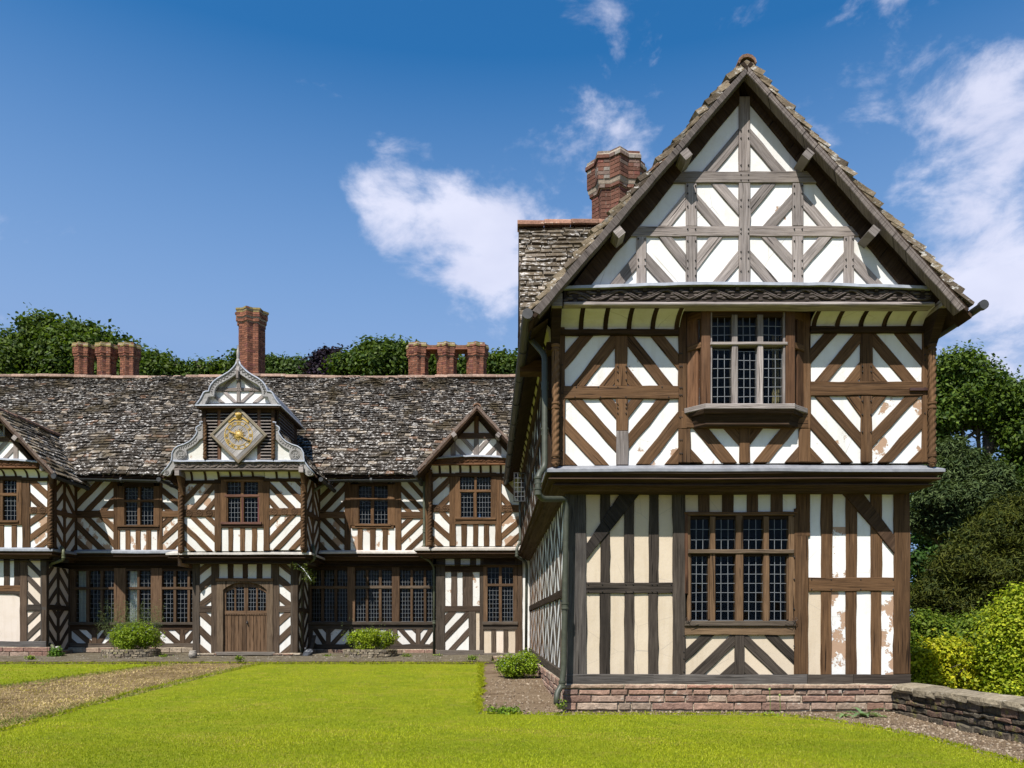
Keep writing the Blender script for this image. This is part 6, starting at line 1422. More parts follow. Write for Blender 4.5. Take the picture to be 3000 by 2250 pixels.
# ---- the clock hangs on the porch gable
DK = DC-.10; Wd = Wall(DK); clock = empty('clock', Wd.pt(*Wd.uv(*zN(922, 1310)), 0)); tag(clock, 'diamond shaped board clock with gilded dial and Roman numerals', 'clock')
ctr = Wd.uv(*zN(919, 1014)); R45 = math.radians(45); hs = (Wd.uv(*zN(1222, 0))[0]-Wd.uv(*zN(622, 0))[0])/2/math.sqrt(2)
def rot(P, a): return [(ctr[0]+x*math.cos(a)-y*math.sin(a), ctr[1]+x*math.sin(a)+y*math.cos(a)) for x, y in P]
nb = 7
for k in range(nb):
    a_ = -hs+2*hs*k/nb; b_ = -hs+2*hs*(k+1)/nb; P = rot([(-hs, a_+.003), (hs, a_+.003), (hs, b_-.003), (-hs, b_-.003)], R45)
    prism('dial_board', Wd, P, 'timber', clock, 0., .04, .003, 0, 1, vary((.47, .45, .43), .1), (math.cos(R45), math.sin(R45)))
fw = .075
for k in range(4):
    P = rot([(-hs-.02, hs-fw+.02), (hs+.02-.0, hs-fw+.02), (hs+.02, hs+.02), (-hs-.02, hs+.02)], R45+k*math.pi/2)
    prism('frame_bar', Wd, P, 'timber', clock, .03+k*.002, .07, .012, 0, 1, (.27, .235, .17) if k in (0, 3) else (.24, .20, .14), (math.cos(R45+k*1.571), math.sin(R45+k*1.571)))
GO = (.50, .33, .075); rr_ = abs(Wd.uv(*zN(152, 0))[0]-Wd.uv(*zN(0, 0))[0])
def ann(r0, r1, d, name, n=48):
    V = []; Fc = []
    for k in range(n):
        t = 2*math.pi*k/n
        for r, dd in ((r0, d-.006), (r0, d), (r1, d), (r1, d-.006)): V.append(Wd.pt(ctr[0]+r*math.cos(t), ctr[1]+r*math.sin(t), dd))
    for k in range(n):
        j = (k+1) % n
        for i in range(3): Fc.append((k*4+i, j*4+i, j*4+i+1, k*4+i+1))
    mk(name, V, Fc, 'gold', clock, GO)
ann(rr_*.97, rr_*1.02, .008, 'chapter_ring'); ann(rr_*.72, rr_*.755, .008, 'chapter_ring')
def strokes(S, a, name):
    B = MB()
    for (x0, y0, x1, y1, w) in S:
        L = math.hypot(x1-x0, y1-y0); nx, ny = -(y1-y0)/L*w/2, (x1-x0)/L*w/2
        Q = rot([(x0+nx, y0+ny), (x1+nx, y1+ny), (x1-nx, y1-ny), (x0-nx, y0-ny)], a); B.hexa([Wd.pt(u, v, .004) for u, v in Q]+[Wd.pt(u, v, .014) for u, v in Q])
    B.build(name, 'gold', clock, GO)
NUM = ['XII', 'I', 'II', 'III', 'IIII', 'V', 'VI', 'VII', 'VIII', 'IX', 'X', 'XI']; h0, h1 = rr_*.79, rr_*.94; cwid = {'I': .022, 'V': .05, 'X': .052}
for i, s in enumerate(NUM):
    tot = sum(cwid[c] for c in s)+.006*(len(s)-1); x = -tot/2; S = []
    for c in s:
        w = cwid[c]
        if c == 'I': S.append((x+w/2, h0, x+w/2, h1, .013))
        elif c == 'V': S += [(x+w*.1, h1, x+w/2, h0, .014), (x+w*.9, h1, x+w/2, h0, .007)]
        else: S += [(x+w*.1, h1, x+w*.9, h0, .014), (x+w*.9, h1, x+w*.1, h0, .007)]
        x += w+.006
    S += [(-tot/2-.004, h0, tot/2+.004, h0, .006), (-tot/2-.004, h1, tot/2+.004, h1, .006)]
    strokes(S, -i*math.pi/6, 'numeral')
B = MB()                                          # sunburst
for k in range(24):
    t = k*math.pi/12; r = rr_*(.56 if k % 2 == 0 else .42); w = .05
    Q = [(ctr[0]+.06*math.cos(t-.2), ctr[1]+.06*math.sin(t-.2)), (ctr[0]+r*math.cos(t), ctr[1]+r*math.sin(t)), (ctr[0]+.06*math.cos(t+.2), ctr[1]+.06*math.sin(t+.2))]
    for r_ in (.5, .75):
        B.blob(Wd.pt(ctr[0]+r*r_*math.cos(t+.06*(k % 3-1)), ctr[1]+r*r_*math.sin(t), .008), (.024*(1.3-r_), .01, .024*(1.3-r_)), 6, 4)
    B.add([Wd.pt(u, v, .006) for u, v in Q]+[Wd.pt(ctr[0]+r*.5*math.cos(t), ctr[1]+r*.5*math.sin(t), .02)], [(0, 1, 3), (1, 2, 3)])
B.blob(Wd.pt(ctr[0], ctr[1], .01), (.085, .03, .085), 12, 6); B.build('sunburst', 'gold', clock, GO, smooth=True)
def hand(tip, tail, w, name, d):
    a = Wd.uv(*zN(*tip)); b = Wd.uv(*zN(*tail)); e = Vector((a[0]-b[0], a[1]-b[1])); L = e.length; e /= L; n = Vector((-e.y, e.x)); b = Vector(b)
    prof_ = [(0, .4), (.12, .9), (.25, .5), (.55, .5), (.70, 1.1), (.80, .5), (.88, 1.3), (1., .1)]
    P = [tuple(b+e*L*t+n*w*k) for t, k in prof_]+[tuple(b+e*L*t-n*w*k) for t, k in reversed(prof_)]
    prism(name, Wd, P, 'gold', clock, d, .012, .002, 0, 1, (.42, .26, .05))
hand((1042, 1074), (905, 1007), .020, 'minute_hand', .045); hand((818, 972), (932, 1022), .024, 'hour_hand', .033)
B = MB(); u, v = Wd.uv(*zN(919, 805)); B.lathe([(.0, -.10), (.03, -.09), (.085, .0), (.095, .04), (.06, .06), (.0, .065)], (u, DK-.0, v), 12); 
for k in range(-2, 3): B.blob((u+k*.035, DK-.03, v+.065-abs(k)*.012), (.02, .02, .035), 6, 4)
B.build('crest', 'gold', clock, GO, smooth=True)
B = MB()
for s in (-1, 1):
    P = [(919+s*x, y) for x, y in ((12, 838), (45, 828), (72, 845), (95, 868), (112, 862), (104, 884))]; pts = [Wd.pt(*Wd.uv(*zN(*p)), .008) for p in P]
    V = []; Fc = []
    for p in pts: V += [p+Vector((0, 0, .028)), p-Vector((0, 0, .028))]
    B.add(V, [(2*i, 2*i+1, 2*i+3, 2*i+2) for i in range(len(P)-1)]); B.tube([p+Vector((0, -.004, .028)) for p in pts], .006, 5); B.tube([p+Vector((0, -.004, -.028)) for p in pts], .006, 5)
B.build('ribbon', 'gold', clock, GO)
# ------------------------------------------------------------------ garden: low wall, edging, planters, plants
gw = empty('garden_wall', (5.8, 7, 0)); tag(gw, 'low mossy stone garden wall with rounded coping beside the near wing', 'wall')
xw0 = 5.60; wallL = Wall(origin=(xw0, 11.25, 0), u=(0, -1, 0), n=(-1, 0, 0))
stone_face(gw, wallL, 0, 8.6, -.12, .345, (.06, .15), (.14, .42), [(.12, .095, .07), (.155, .12, .088), (.09, .075, .055), (.17, .11, .08), (.13, .11, .08)], 'mossy', proud=.05, rag=.010, mcol=(.10, .085, .06), th=.44)
y = 11.22
while y > 2.8:
    L = random.uniform(.5, .85); z = .375+random.gauss(0, .010); prof = [(-.055, -.045), (-.062, -.01), (-.045, .035), (.03, .055), (.24, .075), (.44, .055), (.5, .03), (.51, -.045)]; K = len(prof); V = []
    for yy in (y, y-L*.25, y-L*.5, y-L*.75, y-L+.012): V += [(xw0+a+random.gauss(0, .008), yy, z+b+random.gauss(0, .005)) for a, b in prof]
    Fc = []
    for i in range(4): Fc += [(i*K+j, i*K+(j+1) % K, (i+1)*K+(j+1) % K, (i+1)*K+j) for j in range(K)]
    Fc += [tuple(reversed(range(K))), tuple(range(4*K, 5*K))]
    v = random.uniform(.8, 1.2); mk('coping_stone', V, [q[::-1] for q in Fc], 'stone', gw, tint=(.23*v, .19*v, .13*v)); y -= L
ed = empty('stone_edging', (-10, 20.02, .35)); tag(ed, 'low line of worn stone edging between lawn and house', 'edging')
x = -24.
while x < -.6:
    L = random.uniform(.5, 1.1); z = gz(x, 20)+.045+random.gauss(0, .008); c = Vector((.15, .115, .07))*random.uniform(.65, 1.15)
    W = Wall(20.0+random.gauss(0, .01)); P = [(x+.01, z-.16), (x+L-.01, z-.16), (x+L-.01, z), (x+.01, z)]
    prism('edging_stone', W, P, 'mossy', ed, 0, .22, .02, .008, .15, tint=tuple(c))
    V = [W.pt(x+.02, z-.004, -.01), W.pt(x+L-.02, z-.004, -.01), W.pt(x+L-.02, z+.0, -.22), W.pt(x+.02, z, -.22)]; mk('edging_top', V, [(0, 1, 2, 3)], 'mossy', ed, tint=tuple(c)); x += L
FZ = .475
def inpoly(P, X, Y):
    x = np.array([p[0] for p in P]); y = np.array([p[1] for p in P]); r = np.zeros(len(X), bool); j = len(P)-1
    for i in range(len(P)):
        c = ((y[i] > Y) != (y[j] > Y)) & (X < (x[j]-x[i])*(Y-y[i])/(y[j]-y[i]+1e-12)+x[i]); r ^= c; j = i
    return r
GZ = np.vectorize(gz)
def blades(name, P, n, hgt, wid, c0, c1, dmin=3.5, dmax=19.6, label='', cat='', off=.012, wide=1.0, xr=None, lean=.5, clumpy=0.):
    u = rng.random(n*3); Y = 1/(1/dmin-u*(1/dmin-1/dmax)); sp = np.minimum(.75*Y+1.0, 40) ; X = (rng.random(n*3)*2-1)*sp*wide
    ok = inpoly(P, X, Y)
    X, Y = X[ok][:n], Y[ok][:n]; k = len(X); Z = GZ(X, Y)+off
    a = rng.random(k)*2*math.pi; pn = np.sin(X*1.7+Y*.6)+np.sin(Y*2.1-X*1.1)+np.sin(X*4.3+1)*.6
    h = hgt*rng.uniform(.55, 1.3, k)*(1+.12*pn); w = wid*(.5+Y/9.)
    dx, dy = np.cos(a), np.sin(a); l = rng.normal(0, lean, k)*h
    q = np.stack([np.stack([X-dx*w, Y-dy*w, Z], 1), np.stack([X+dx*w, Y+dy*w, Z], 1), np.stack([X+dy*l+rng.normal(0, .2, k)*h, Y-dx*l, Z+h], 1)], 1).reshape(-1, 3)
    me = bpy.data.meshes.new(name); me.vertices.add(3*k); me.vertices.foreach_set('co', q.astype(np.float32).ravel()); me.loops.add(3*k); me.loops.foreach_set('vertex_index', np.arange(3*k, dtype=np.int32))
    me.polygons.add(k); me.polygons.foreach_set('loop_start', np.arange(0, 3*k, 3, dtype=np.int32)); me.polygons.foreach_set('loop_total', np.full(k, 3, np.int32))
    A = me.attributes.new('tint', 'FLOAT_COLOR', 'POINT'); pm = np.sin(X*.9+2*np.sin(Y*.5))*np.sin(Y*1.9+X*.3+1.5*np.sin(X*.7))+.7*np.sin(X*2.7+Y*3.7+2*np.sin(Y*1.3)); f_ = np.clip(rng.random(k)*.5+.16*pn/2+.17*pm+.24, 0, 1)[:, None]; t = np.array(c0)+(np.array(c1)-np.array(c0))*f_; t *= (rng.uniform(.8, 1.2, k)*(1+.10*np.sin(X*.55-Y*1.15)*np.sin(Y*.8+X*.35)))[:, None]
    dry = rng.random(k) < np.clip(.06+.34*(pm-.45), .02, .55); t[dry] = np.array((.36, .30, .055))*rng.uniform(.7, 1.2, (dry.sum(), 1))
    A.data.foreach_set('color', np.repeat(np.hstack([t, np.ones((k, 1))]), 3, 0).astype(np.float32).ravel()); me.update(); me.validate(); me.materials.append(MAT['leaf'])
    o = bpy.data.objects.new(name, me); link(o); tag(o, label, cat, kind='stuff'); return o
G0, G1 = (.165, .215, .008), (.37, .385, .014)
blades('grass', LMP, 260000, .015, .0026, G0, G1, 5.5, 19.6, 'short mown bright green grass of the main lawn', 'grass')
blades('grass', LLP, 50000, .022, .004, G0, G1, 9, 19.6, 'short mown grass left of the worn path', 'grass', wide=1.)
pathP = [(-6.4, 19.8), (-6.65, 13.2), (-6.2, 9.2), (-6.4, 5), (-10.3, 5), (-10.1, 11), (-9.75, 14.6), (-9.1, 17.2), (-8.8, 19.8)]
blades('dry_grass', pathP, 36000, .024, .005, (.22, .155, .07), (.55, .42, .20), 8, 19.8, 'thin straw coloured dry grass on the worn path', 'dry grass', off=0., lean=1.4)
def fringe(P, n, h0):
    k = 0; C = []; L = [math.hypot(P[i][0]-P[i-1][0], P[i][1]-P[i-1][1]) for i in range(len(P))]; L = np.array(L)
    i = rng.choice(len(P), n, p=L/L.sum()); t = rng.random(n); A = np.array(P); X = A[i-1]+(A[i]-A[i-1])*t[:, None]+rng.normal(0, .035, (n, 2)); return X
E = np.vstack([fringe(LMP, 9000, .05), fringe(LLP, 5000, .05), np.stack([rng.uniform(-15, -.6, 2600), 19.85+rng.normal(0, .06, 2600)], 1)]); E = E[(E[:, 1] > 6.5) & (np.abs(E[:, 0]) < E[:, 1]*.72)]
k = len(E); Cc = np.stack([E[:, 0], E[:, 1], GZ(E[:, 0], E[:, 1])+.03], 1); t = np.array(G0)*.85+(np.array(G1)-np.array(G0))*rng.random((k, 1)); nn = rng.normal(size=(k, 3)); nn[:, 2] *= .25
o = leaf_mesh('grass_edge', Cc, nn, rng.uniform(.02, .05, k), t, 'leaf', None, .16); tag(o, 'longer ragged grass along the lawn edges', 'grass', kind='stuff')
def crumbs(name, regs, n, label, cat, cols, smin=.006, smax=.022):
    B = MB()
    for _ in range(n):
        x0, x1, y0, y1, off = random.choice(regs); x, y = random.uniform(x0, x1), random.uniform(y0, y1); s = smin+(smax-smin)*random.random()**3; c = Vector(random.choice(cols))*random.uniform(.7, 1.2)
        B.blob((x, y, gz(x, y)+off+s*.3), (s*random.uniform(.8, 1.5), s*random.uniform(.8, 1.4), s*.7), 5, 3, tuple(c))
    tag(B.build(name, 'clod', None), label, cat, kind='stuff')
crumbs('soil_crumbs', [(-.46, .7, 11.0, 16, -.03), (-.4, 3.9, 10.68, 11.3, -.03), (3.9, 5.6, 9.6, 11.25, -.03), (4.65, 5.58, 7, 9.8, -.03)], 5200, 'loose clods and pebbles on the bare flower beds', 'soil', [(.22, .165, .11), (.30, .23, .16), (.16, .115, .08), (.38, .31, .23)])
crumbs('gravel_stones', [(-15, -.6, 20.2, 22, .02)], 2600, 'small gravel stones in front of the far range', 'gravel', [(.22, .19, .15), (.30, .27, .22), (.15, .13, .1)], .008, .028)

def bush(name, label, cat, c, rad, n, leaf, cols, flowers=None, group=None, stems=True, mat='leaf', wisps=0, per=10):
    e = empty(name, (c[0], c[1], c[2])); tag(e, label, cat, group)
    bl = []
    for _ in range(14):
        a = random.random()*6.283; r = random.random()**.6*.75; h = random.uniform(.25, .72)
        bl.append((c[0]+rad[0]*r*math.cos(a), c[1]+rad[1]*r*math.sin(a), c[2]+rad[2]*h, rad[0]*.34, rad[1]*.34, rad[2]*.30))
    crown(e, bl, n, leaf, cols, mat, clump=leaf*3.2, per=per, name='foliage', shell=.35)
    B = MB()
    for _ in range(40):
        a = random.random()*6.283; r = random.random()**.5; b = (c[0]+rad[0]*.5*r*math.cos(a), c[1]+rad[1]*.5*r*math.sin(a), c[2]); t = (c[0]+rad[0]*.95*r*math.cos(a), c[1]+rad[1]*.95*r*math.sin(a), c[2]+rad[2]*random.uniform(.6, 1.))
        B.tube([b, ((b[0]+t[0])/2, (b[1]+t[1])/2, (b[2]+t[2])/2+.03), t], [.006, .004, .002], 4, cap=False)
    B.build('stems', 'bark', e, (.10, .13, .04))
    if wisps:
        Cw = []; 
        for _ in range(wisps):
            a = random.random()*6.283; r = random.random()**.5; x, y = c[0]+rad[0]*r*1.05*math.cos(a), c[1]+rad[1]*r*math.sin(a); h = rad[2]*random.uniform(.9, 1.75)
            for k in range(9): Cw.append((x+random.gauss(0, .05), y+random.gauss(0, .04), c[2]+h*(.55+.05*k)))
        Cw = np.array(Cw); nn = rng.normal(size=Cw.shape); nn[:, 2] *= .3; leaf_mesh('seed_stalks', Cw, nn, rng.uniform(.02, .055, len(Cw)), np.tile((.11, .14, .05), (len(Cw), 1))*rng.uniform(.7, 1.3, (len(Cw), 1)), 'leaf', e, .10)
    if flowers:
        col, m = flowers; k = rng.integers(0, len(bl), m); B_ = np.array(bl)[k]; d = unit(m); d[:, 2] = np.abs(d[:, 2]); d[:, 1] = -np.abs(d[:, 1])*.8; C = B_[:, :3]+d*B_[:, 3:6]*1.12
        leaf_mesh('flowers', C, d+rng.normal(0, .3, d.shape), rng.uniform(.008, .016, m), np.tile(col, (m, 1))*rng.uniform(.8, 1.2, (m, 1)), 'petal', e, .9)
    return e
def planter(px0, px1, D, label, z0):
    x0, x1 = (px0-CX)*D/F, (px1-CX)*D/F; cx, r = (x0+x1)/2, (x1-x0)/2; h = .25; e = empty('stone_planter', (cx, D, z0)); tag(e, label, 'planter', 'rubble planters before the far range')
    ry = .62
    n = 40; V = []; Fc = []
    for z, s in ((z0-.06, 1.0), (z0+h-.02, .97), (z0+h-.02, .80), (z0+h-.07, .78)): V += [(cx+r*s*math.cos(2*math.pi*k/n), D+.5+ry*s*math.sin(2*math.pi*k/n), z) for k in range(n)]
    for i in range(3):
        for k in range(n): Fc.append((i*n+k, i*n+(k+1) % n, (i+1)*n+(k+1) % n, (i+1)*n+k))
    Fc.append(tuple(range(3*n, 4*n))); mk('mortar', V, Fc, 'mossy', e, tint=(.20, .165, .115))
    for ring_ in range(4):
        t = math.pi*.98; zz = z0-.02+ring_*h/4
        while t < math.pi*2.02:
            w = random.uniform(.10, .26); hh = h/4*random.uniform(.75, 1.); c = Vector(random.choice([(.26, .21, .145), (.22, .175, .125), (.30, .25, .18), (.19, .16, .12)]))*random.uniform(.8, 1.2); P8 = []
            for z in (zz, zz+hh):
                for tt, rr in ((t+.015, .93), (t+w-.015, .93), (t+w-.02, 1.01+random.uniform(0, .03)), (t+.02, 1.01+random.uniform(0, .03))): P8.append((cx+r*rr*math.cos(tt), D+.5+ry*rr*math.sin(tt), z+random.gauss(0, .006)))
            B = MB(); B.hexa([P8[i] for i in (3, 2, 1, 0, 7, 6, 5, 4)], tuple(c)); B.build('stone', 'mossy', e); t += w
    return cx, D+.45, z0+h-.06
c = planter(277, 443, 21.1, 'low round rubble planter under the left ground window', FZ)
bush('planter_plants', 'wispy flowering plants with seed stalks in the left planter', 'plants', c, (.92, .45, .86), 15000, .024, ((.11, .18, .010), (.25, .32, .02)), ((.30, .27, .62), 130), 'planter plantings', wisps=260)
c = planter(996, 1154, 21.1, 'low round rubble planter below the windows right of the porch', FZ)
bush('planter_plants', 'dense bright green geranium mound in the planter right of the porch', 'plants', c, (.80, .42, .60), 12000, .024, ((.14, .21, .010), (.30, .36, .02)), ((.33, .28, .62), 60), 'planter plantings', wisps=20)
zb_ = gz(.1, 16.2)-.03
bush('flower_bush', 'rounded blue flowering geranium bush at corner of soil bed', 'bush', (.08, 16.3, zb_), (.46, .42, .60), 11000, .022, ((.11, .185, .010), (.24, .31, .02)), ((.30, .26, .60), 110))
bush('ivy_clump', 'small clump of ivy at the left bay corner by the downpipe', 'ivy', ((158-CX)*21.4/F, 21.5, FZ-.03), (.14, .1, .30), 900, .028, ((.05, .12, .015), (.12, .2, .02)))
e = empty('hanging_ivy', W3(885, 1690, 21.4)); tag(e, 'trailing ivy sprig hanging at right corner of the porch', 'ivy')
bl = [(*W3(x, y, 21.25+.1*random.random()), .13, .10, .09) for x, y in ((862, 1660), (880, 1665), (898, 1672), (905, 1690), (912, 1700), (890, 1655), (915, 1680))]
crown(e, bl, 330, .026, ((.03, .05, .01), (.10, .12, .02)), clump=.07, per=7, name='foliage'); B = MB(); B.tube([W3(868, 1650, 21.35), W3(890, 1668, 21.3), W3(912, 1700, 21.25)], .006, 5); B.build('stem', 'bark', e)
for px, D, s, lb in ((410, 21.6, .10, 'tuft of weeds in gravel right of the left planter'), (480, 21.3, .09, 'weed tuft in gravel left of the stone jar'), (960, 21.6, .10, 'weed tuft in gravel by the dark sack'), (700, 19.95, .10, 'weed tuft at lawn end before the porch door'), (1190, 21.4, .11, 'weed tuft in gravel right of the right planter'), (1385, 20.1, .12, 'weed tuft at right end of the stone edging'), (1282, 21.7, .10, 'small weed at foot of the right bay downpipe'), (90, 20.6, .09, 'small weed below the left bay plinth')):
    x = (px-CX)*D/F; bush('weed', lb, 'weed', (x, D, FZ-.02), (s*1.3, s, s), 160, .022, ((.11, .18, .012), (.2, .27, .02)), group='weeds in the gravel', per=5)
bush('weed', 'small weed beside foot of the near corner downpipe', 'weed', W3(1642, 2078, 11.0), (.05, .05, .14), 90, .018, ((.11, .18, .012), (.22, .29, .02)), ((.5, .3, .6), 6), per=4)
x, y = to_ground(1475, 2092); bush('weed', 'low pink flowered geranium where lawn meets the soil bed', 'weed', (x, y, gz(x, y)-.02), (.22, .1, .10), 900, .022, ((.09, .16, .015), (.17, .25, .02)), ((.5, .22, .5), 14), per=6)
# jar, sack, board, drain pipe stub
B = MB(); q = W3(565, 1928, 20.95); B.lathe([(.07, 0), (.10, .02), (.112, .10), (.10, .15), (.085, .17), (.09, .20), (.075, .205), (.07, .15), (.0, .10)], (q[0], q[1], FZ), 18)
B.T = [(.31, .28, .24)]*len(B.V); tag(B.build('stone_jar', 'stone', None, smooth=True), 'small grey stone jar at left foot of the porch', 'jar')
sk_ = empty('sack', W3(902, 1922, 21.7)); tag(sk_, 'crumpled dark plastic sack right of the porch', 'sack'); q = W3(902, 1922, 21.7); V = []; n, m = 14, 8; Fc = []
for i in range(m+1):
    for j in range(n):
        ph = math.pi*i/m; t = 2*math.pi*j/n; r = 1+random.gauss(0, .10); V.append((q[0]+.14*r*math.sin(ph)*math.cos(t)-.05*math.cos(ph), q[1]+.10*r*math.sin(ph)*math.sin(t), FZ+.10-.13*r*math.cos(ph)))
for i in range(m):
    for j in range(n): Fc.append((i*n+j, i*n+(j+1) % n, (i+1)*n+(j+1) % n, (i+1)*n+j))
mk('plastic', V, Fc, 'paint', sk_, (.06, .065, .075)); B = MB(); B.blob((q[0]-.07, q[1], FZ+.24), (.03, .03, .04)); B.build('knot', 'paint', sk_, (.06, .065, .075))
q = W3(909, 1905, 22.2); B = MB(); B.hexa([(q[0]-.06, 22.1, FZ), (q[0]+.05, 22.1, FZ), (q[0]+.05, 22.14, FZ), (q[0]-.06, 22.14, FZ), (q[0]-.03, 22.55, FZ+.62), (q[0]+.08, 22.55, FZ+.62), (q[0]+.08, 22.59, FZ+.62), (q[0]-.03, 22.59, FZ+.62)]); tag(B.build('leaning_board', 'timber', None, DGR), 'short weathered board leaning on wall behind the sack', 'board')
B = MB(); q = W3(168, 1905, 21.9); B.tube([(q[0], 21.9, FZ+.30), (q[0]+.02, 21.9, FZ+.10), (q[0]+.06, 21.8, FZ-.05)], .05, 10); tag(B.build('drain_stub', 'paint', None, (.35, .33, .30), smooth=True), 'pale broken drain stub beside left bay downpipe', 'drain pipe')
# strap-leaved plant with two buds, thistle
def strap(base, n, L, w, col, parent, name='leaf', arch=1., toothed=False):
    for k in range(n):
        a = 2*math.pi*k/n+random.uniform(-.3, .3); l = L*random.uniform(.7, 1.15); V = []; K = 9 if not toothed else 15; up = random.uniform(.5, 1.1)
        for i in range(K):
            t = i/(K-1); r = l*t; z = l*(up*t-arch*t*t*.95); ww = w*(math.sin(math.pi*min(1, t*.9+.1))**.7)*(1-.3*t)
            if toothed: ww *= 1.35 if i % 2 else .45
            px_, py_ = -math.sin(a), math.cos(a)
            V += [(base[0]+r*math.cos(a)+px_*ww, base[1]+r*math.sin(a)+py_*ww, base[2]+z+ww*.35), (base[0]+r*math.cos(a), base[1]+r*math.sin(a), base[2]+z), (base[0]+r*math.cos(a)-px_*ww, base[1]+r*math.sin(a)-py_*ww, base[2]+z+ww*.35)]
        Fc = []
        for i in range(K-1): Fc += [(i*3, i*3+1, i*3+4, i*3+3), (i*3+1, i*3+2, i*3+5, i*3+4)]
        v = random.uniform(.75, 1.2); mk(name, V, Fc, 'leaf', parent, tint=(col[0]*v, col[1]*v, col[2]*v), smooth=not toothed)
x, y = to_ground(2262, 2096); zz = gz(x, y)-.03; e = empty('bulb_plant', (x, y, zz)); tag(e, 'strap leaved bulb plant with two budded stalks by the plinth', 'plant'); strap((x-.07, y, zz), 7, .24, .016, (.16, .24, .03), e); strap((x+.07, y, zz), 7, .22, .016, (.17, .25, .03), e)
for dx, h in ((-.03, .385), (.11, .30)):
    B = MB(); B.tube([(x+dx, y, zz), (x+dx+.004, y, zz+h*.5), (x+dx-.004, y, zz+h)], .004, 6); s = B.build('stalk', 'leaf', e); B.T = []
    A = s.data.attributes['tint']; A.data.foreach_set('color', np.tile((.16, .24, .05, 1), len(s.data.vertices)).astype(np.float32))
    B = MB(); B.blob((x+dx-.004, y, zz+h+.012), (.017, .017, .02), 8, 5, (.30, .36, .12)); B.build('flower_bud', 'leaf', e, smooth=True)
x, y = to_ground(2530, 2094); zz = gz(x, y)-.03; e = empty('thistle_plant', (x, y, zz)); tag(e, 'grey green toothed thistle plant near the garden wall', 'plant'); strap((x, y, zz), 11, .30, .035, (.13, .20, .085), e, arch=.75, toothed=True); strap((x-.28, y-.02, zz), 6, .17, .03, (.16, .24, .09), e, arch=.9, toothed=True); strap((x+.25, y, zz), 6, .13, .014, (.15, .24, .05), e)
n_ = 5200; Y_ = rng.uniform(8.5, 19.6, n_); side = rng.random(n_) < .6; X_ = np.where(side, -6.35-np.abs(rng.normal(0, .22, n_)), -9.6+(Y_-14.6)*.17+np.abs(rng.normal(0, .22, n_)))
Cc = np.stack([X_, Y_, GZ(X_, Y_)+.02], 1); nn = rng.normal(size=(n_, 3)); nn[:, 2] *= .3; g_ = rng.random((n_, 1)); t = np.where(g_ < .45, np.array((.17, .22, .03)), np.array((.38, .30, .13)))*rng.uniform(.6, 1.2, (n_, 1))
tag(leaf_mesh('verge_tufts', Cc, nn, rng.uniform(.02, .06, n_), t, 'leaf', None, .14), 'straggling green and straw tufts along both path edges', 'grass', kind='stuff')
# ------------------------------------------------------------------ trees
def tree(name, label, D, blobs, n, leaf, cols, trunk, mat='leaf', clump=.45, group=None, per=22, flat=1., thick=.35, deep=1., shell=.55, up=.5, tcol=(.085, .07, .055)):
    k = D/F; bl = []
    for x, y, r in blobs: bl.append(((x-CX)*k, D+random.uniform(-.5, .5)*deep*r*k, CZ+(HY-y)*k, r*k, r*k*deep, r*k*.82*flat))
    bx, tx, ty = trunk; X = (bx-CX)*k; g = gz(X, D)-.1; e = empty(name, (X, D, g)); tag(e, label, 'tree', group)
    crown(e, bl, n, leaf*(1.5 if mat == 'needle' else 1), cols, mat, clump, per, 'crown', flat, shell, up, .2 if mat == 'needle' else .6)
    limbs(e, (X, D, g), ((tx-CX)*k, D, CZ+(HY-ty)*k), thick, [b[:3] for b in bl]*1, tcol)
    return e
GRP = 'trees behind the far range'; GR2 = 'trees beyond the garden wall'
OAK = ((.026, .052, .008), (.085, .122, .014))
tree('oak_tree', 'tallest broad oak rising behind the roof at far left', 48, [(45, 1075, 62), (-30, 1090, 60), (105, 1005, 46), (150, 985, 40), (70, 1040, 45), (200, 1018, 45), (250, 1003, 34), (290, 1038, 46), (345, 1048, 34), (385, 1070, 28), (30, 1005, 22), (95, 950, 16), (140, 938, 20), (220, 962, 18), (255, 965, 14), (310, 992, 18), (370, 1015, 14), (405, 1045, 14), (150, 1060, 70), (240, 1070, 70), (330, 1080, 60), (400, 1100, 40), (20, 1160, 90), (180, 1170, 100), (340, 1170, 80)], 95000, .14, OAK, (180, 175, 1050), clump=.62, group=GRP, thick=.7)
tree('oak_tree', 'low leafy tree top between left chimneys and tall chimney', 46, [(450, 1072, 28), (500, 1086, 24), (430, 1095, 36), (470, 1052, 12), (540, 1096, 22), (590, 1092, 26), (480, 1120, 55), (640, 1088, 26), (680, 1085, 24), (560, 1130, 50), (660, 1130, 45)], 40000, .125, OAK, (560, 550, 1110), clump=.42, group=GRP, thick=.5)
tree('oak_tree', 'thin leafy tree top just right of the tall chimney', 46, [(800, 1078, 24), (835, 1085, 26), (870, 1078, 24), (780, 1075, 22), (900, 1088, 22), (840, 1120, 50), (710, 1045, 16), (706, 1075, 18)], 20000, .12, ((.035, .065, .014), (.09, .13, .03)), (840, 835, 1105), clump=.40, group=GRP, thick=.4)
tree('copper_beech', 'dark purple copper beech top behind the roof ridge', 44, [(965, 1068, 34), (945, 1085, 28), (990, 1080, 32), (970, 1115, 50), (975, 1048, 20)], 18000, .12, ((.012, .008, .014), (.030, .018, .030)), (970, 970, 1100), clump=.40, group=GRP, thick=.4)
tree('oak_tree', 'rounded green tree between copper beech and right chimneys', 42, [(1050, 1062, 38), (1100, 1045, 40), (1150, 1045, 38), (1190, 1040, 36), (1020, 1085, 34), (1240, 1065, 40), (1120, 1100, 70), (1220, 1110, 60), (1300, 1085, 36), (1350, 1090, 40)], 42000, .115, OAK, (1150, 1150, 1080), clump=.42, group=GRP, thick=.5)
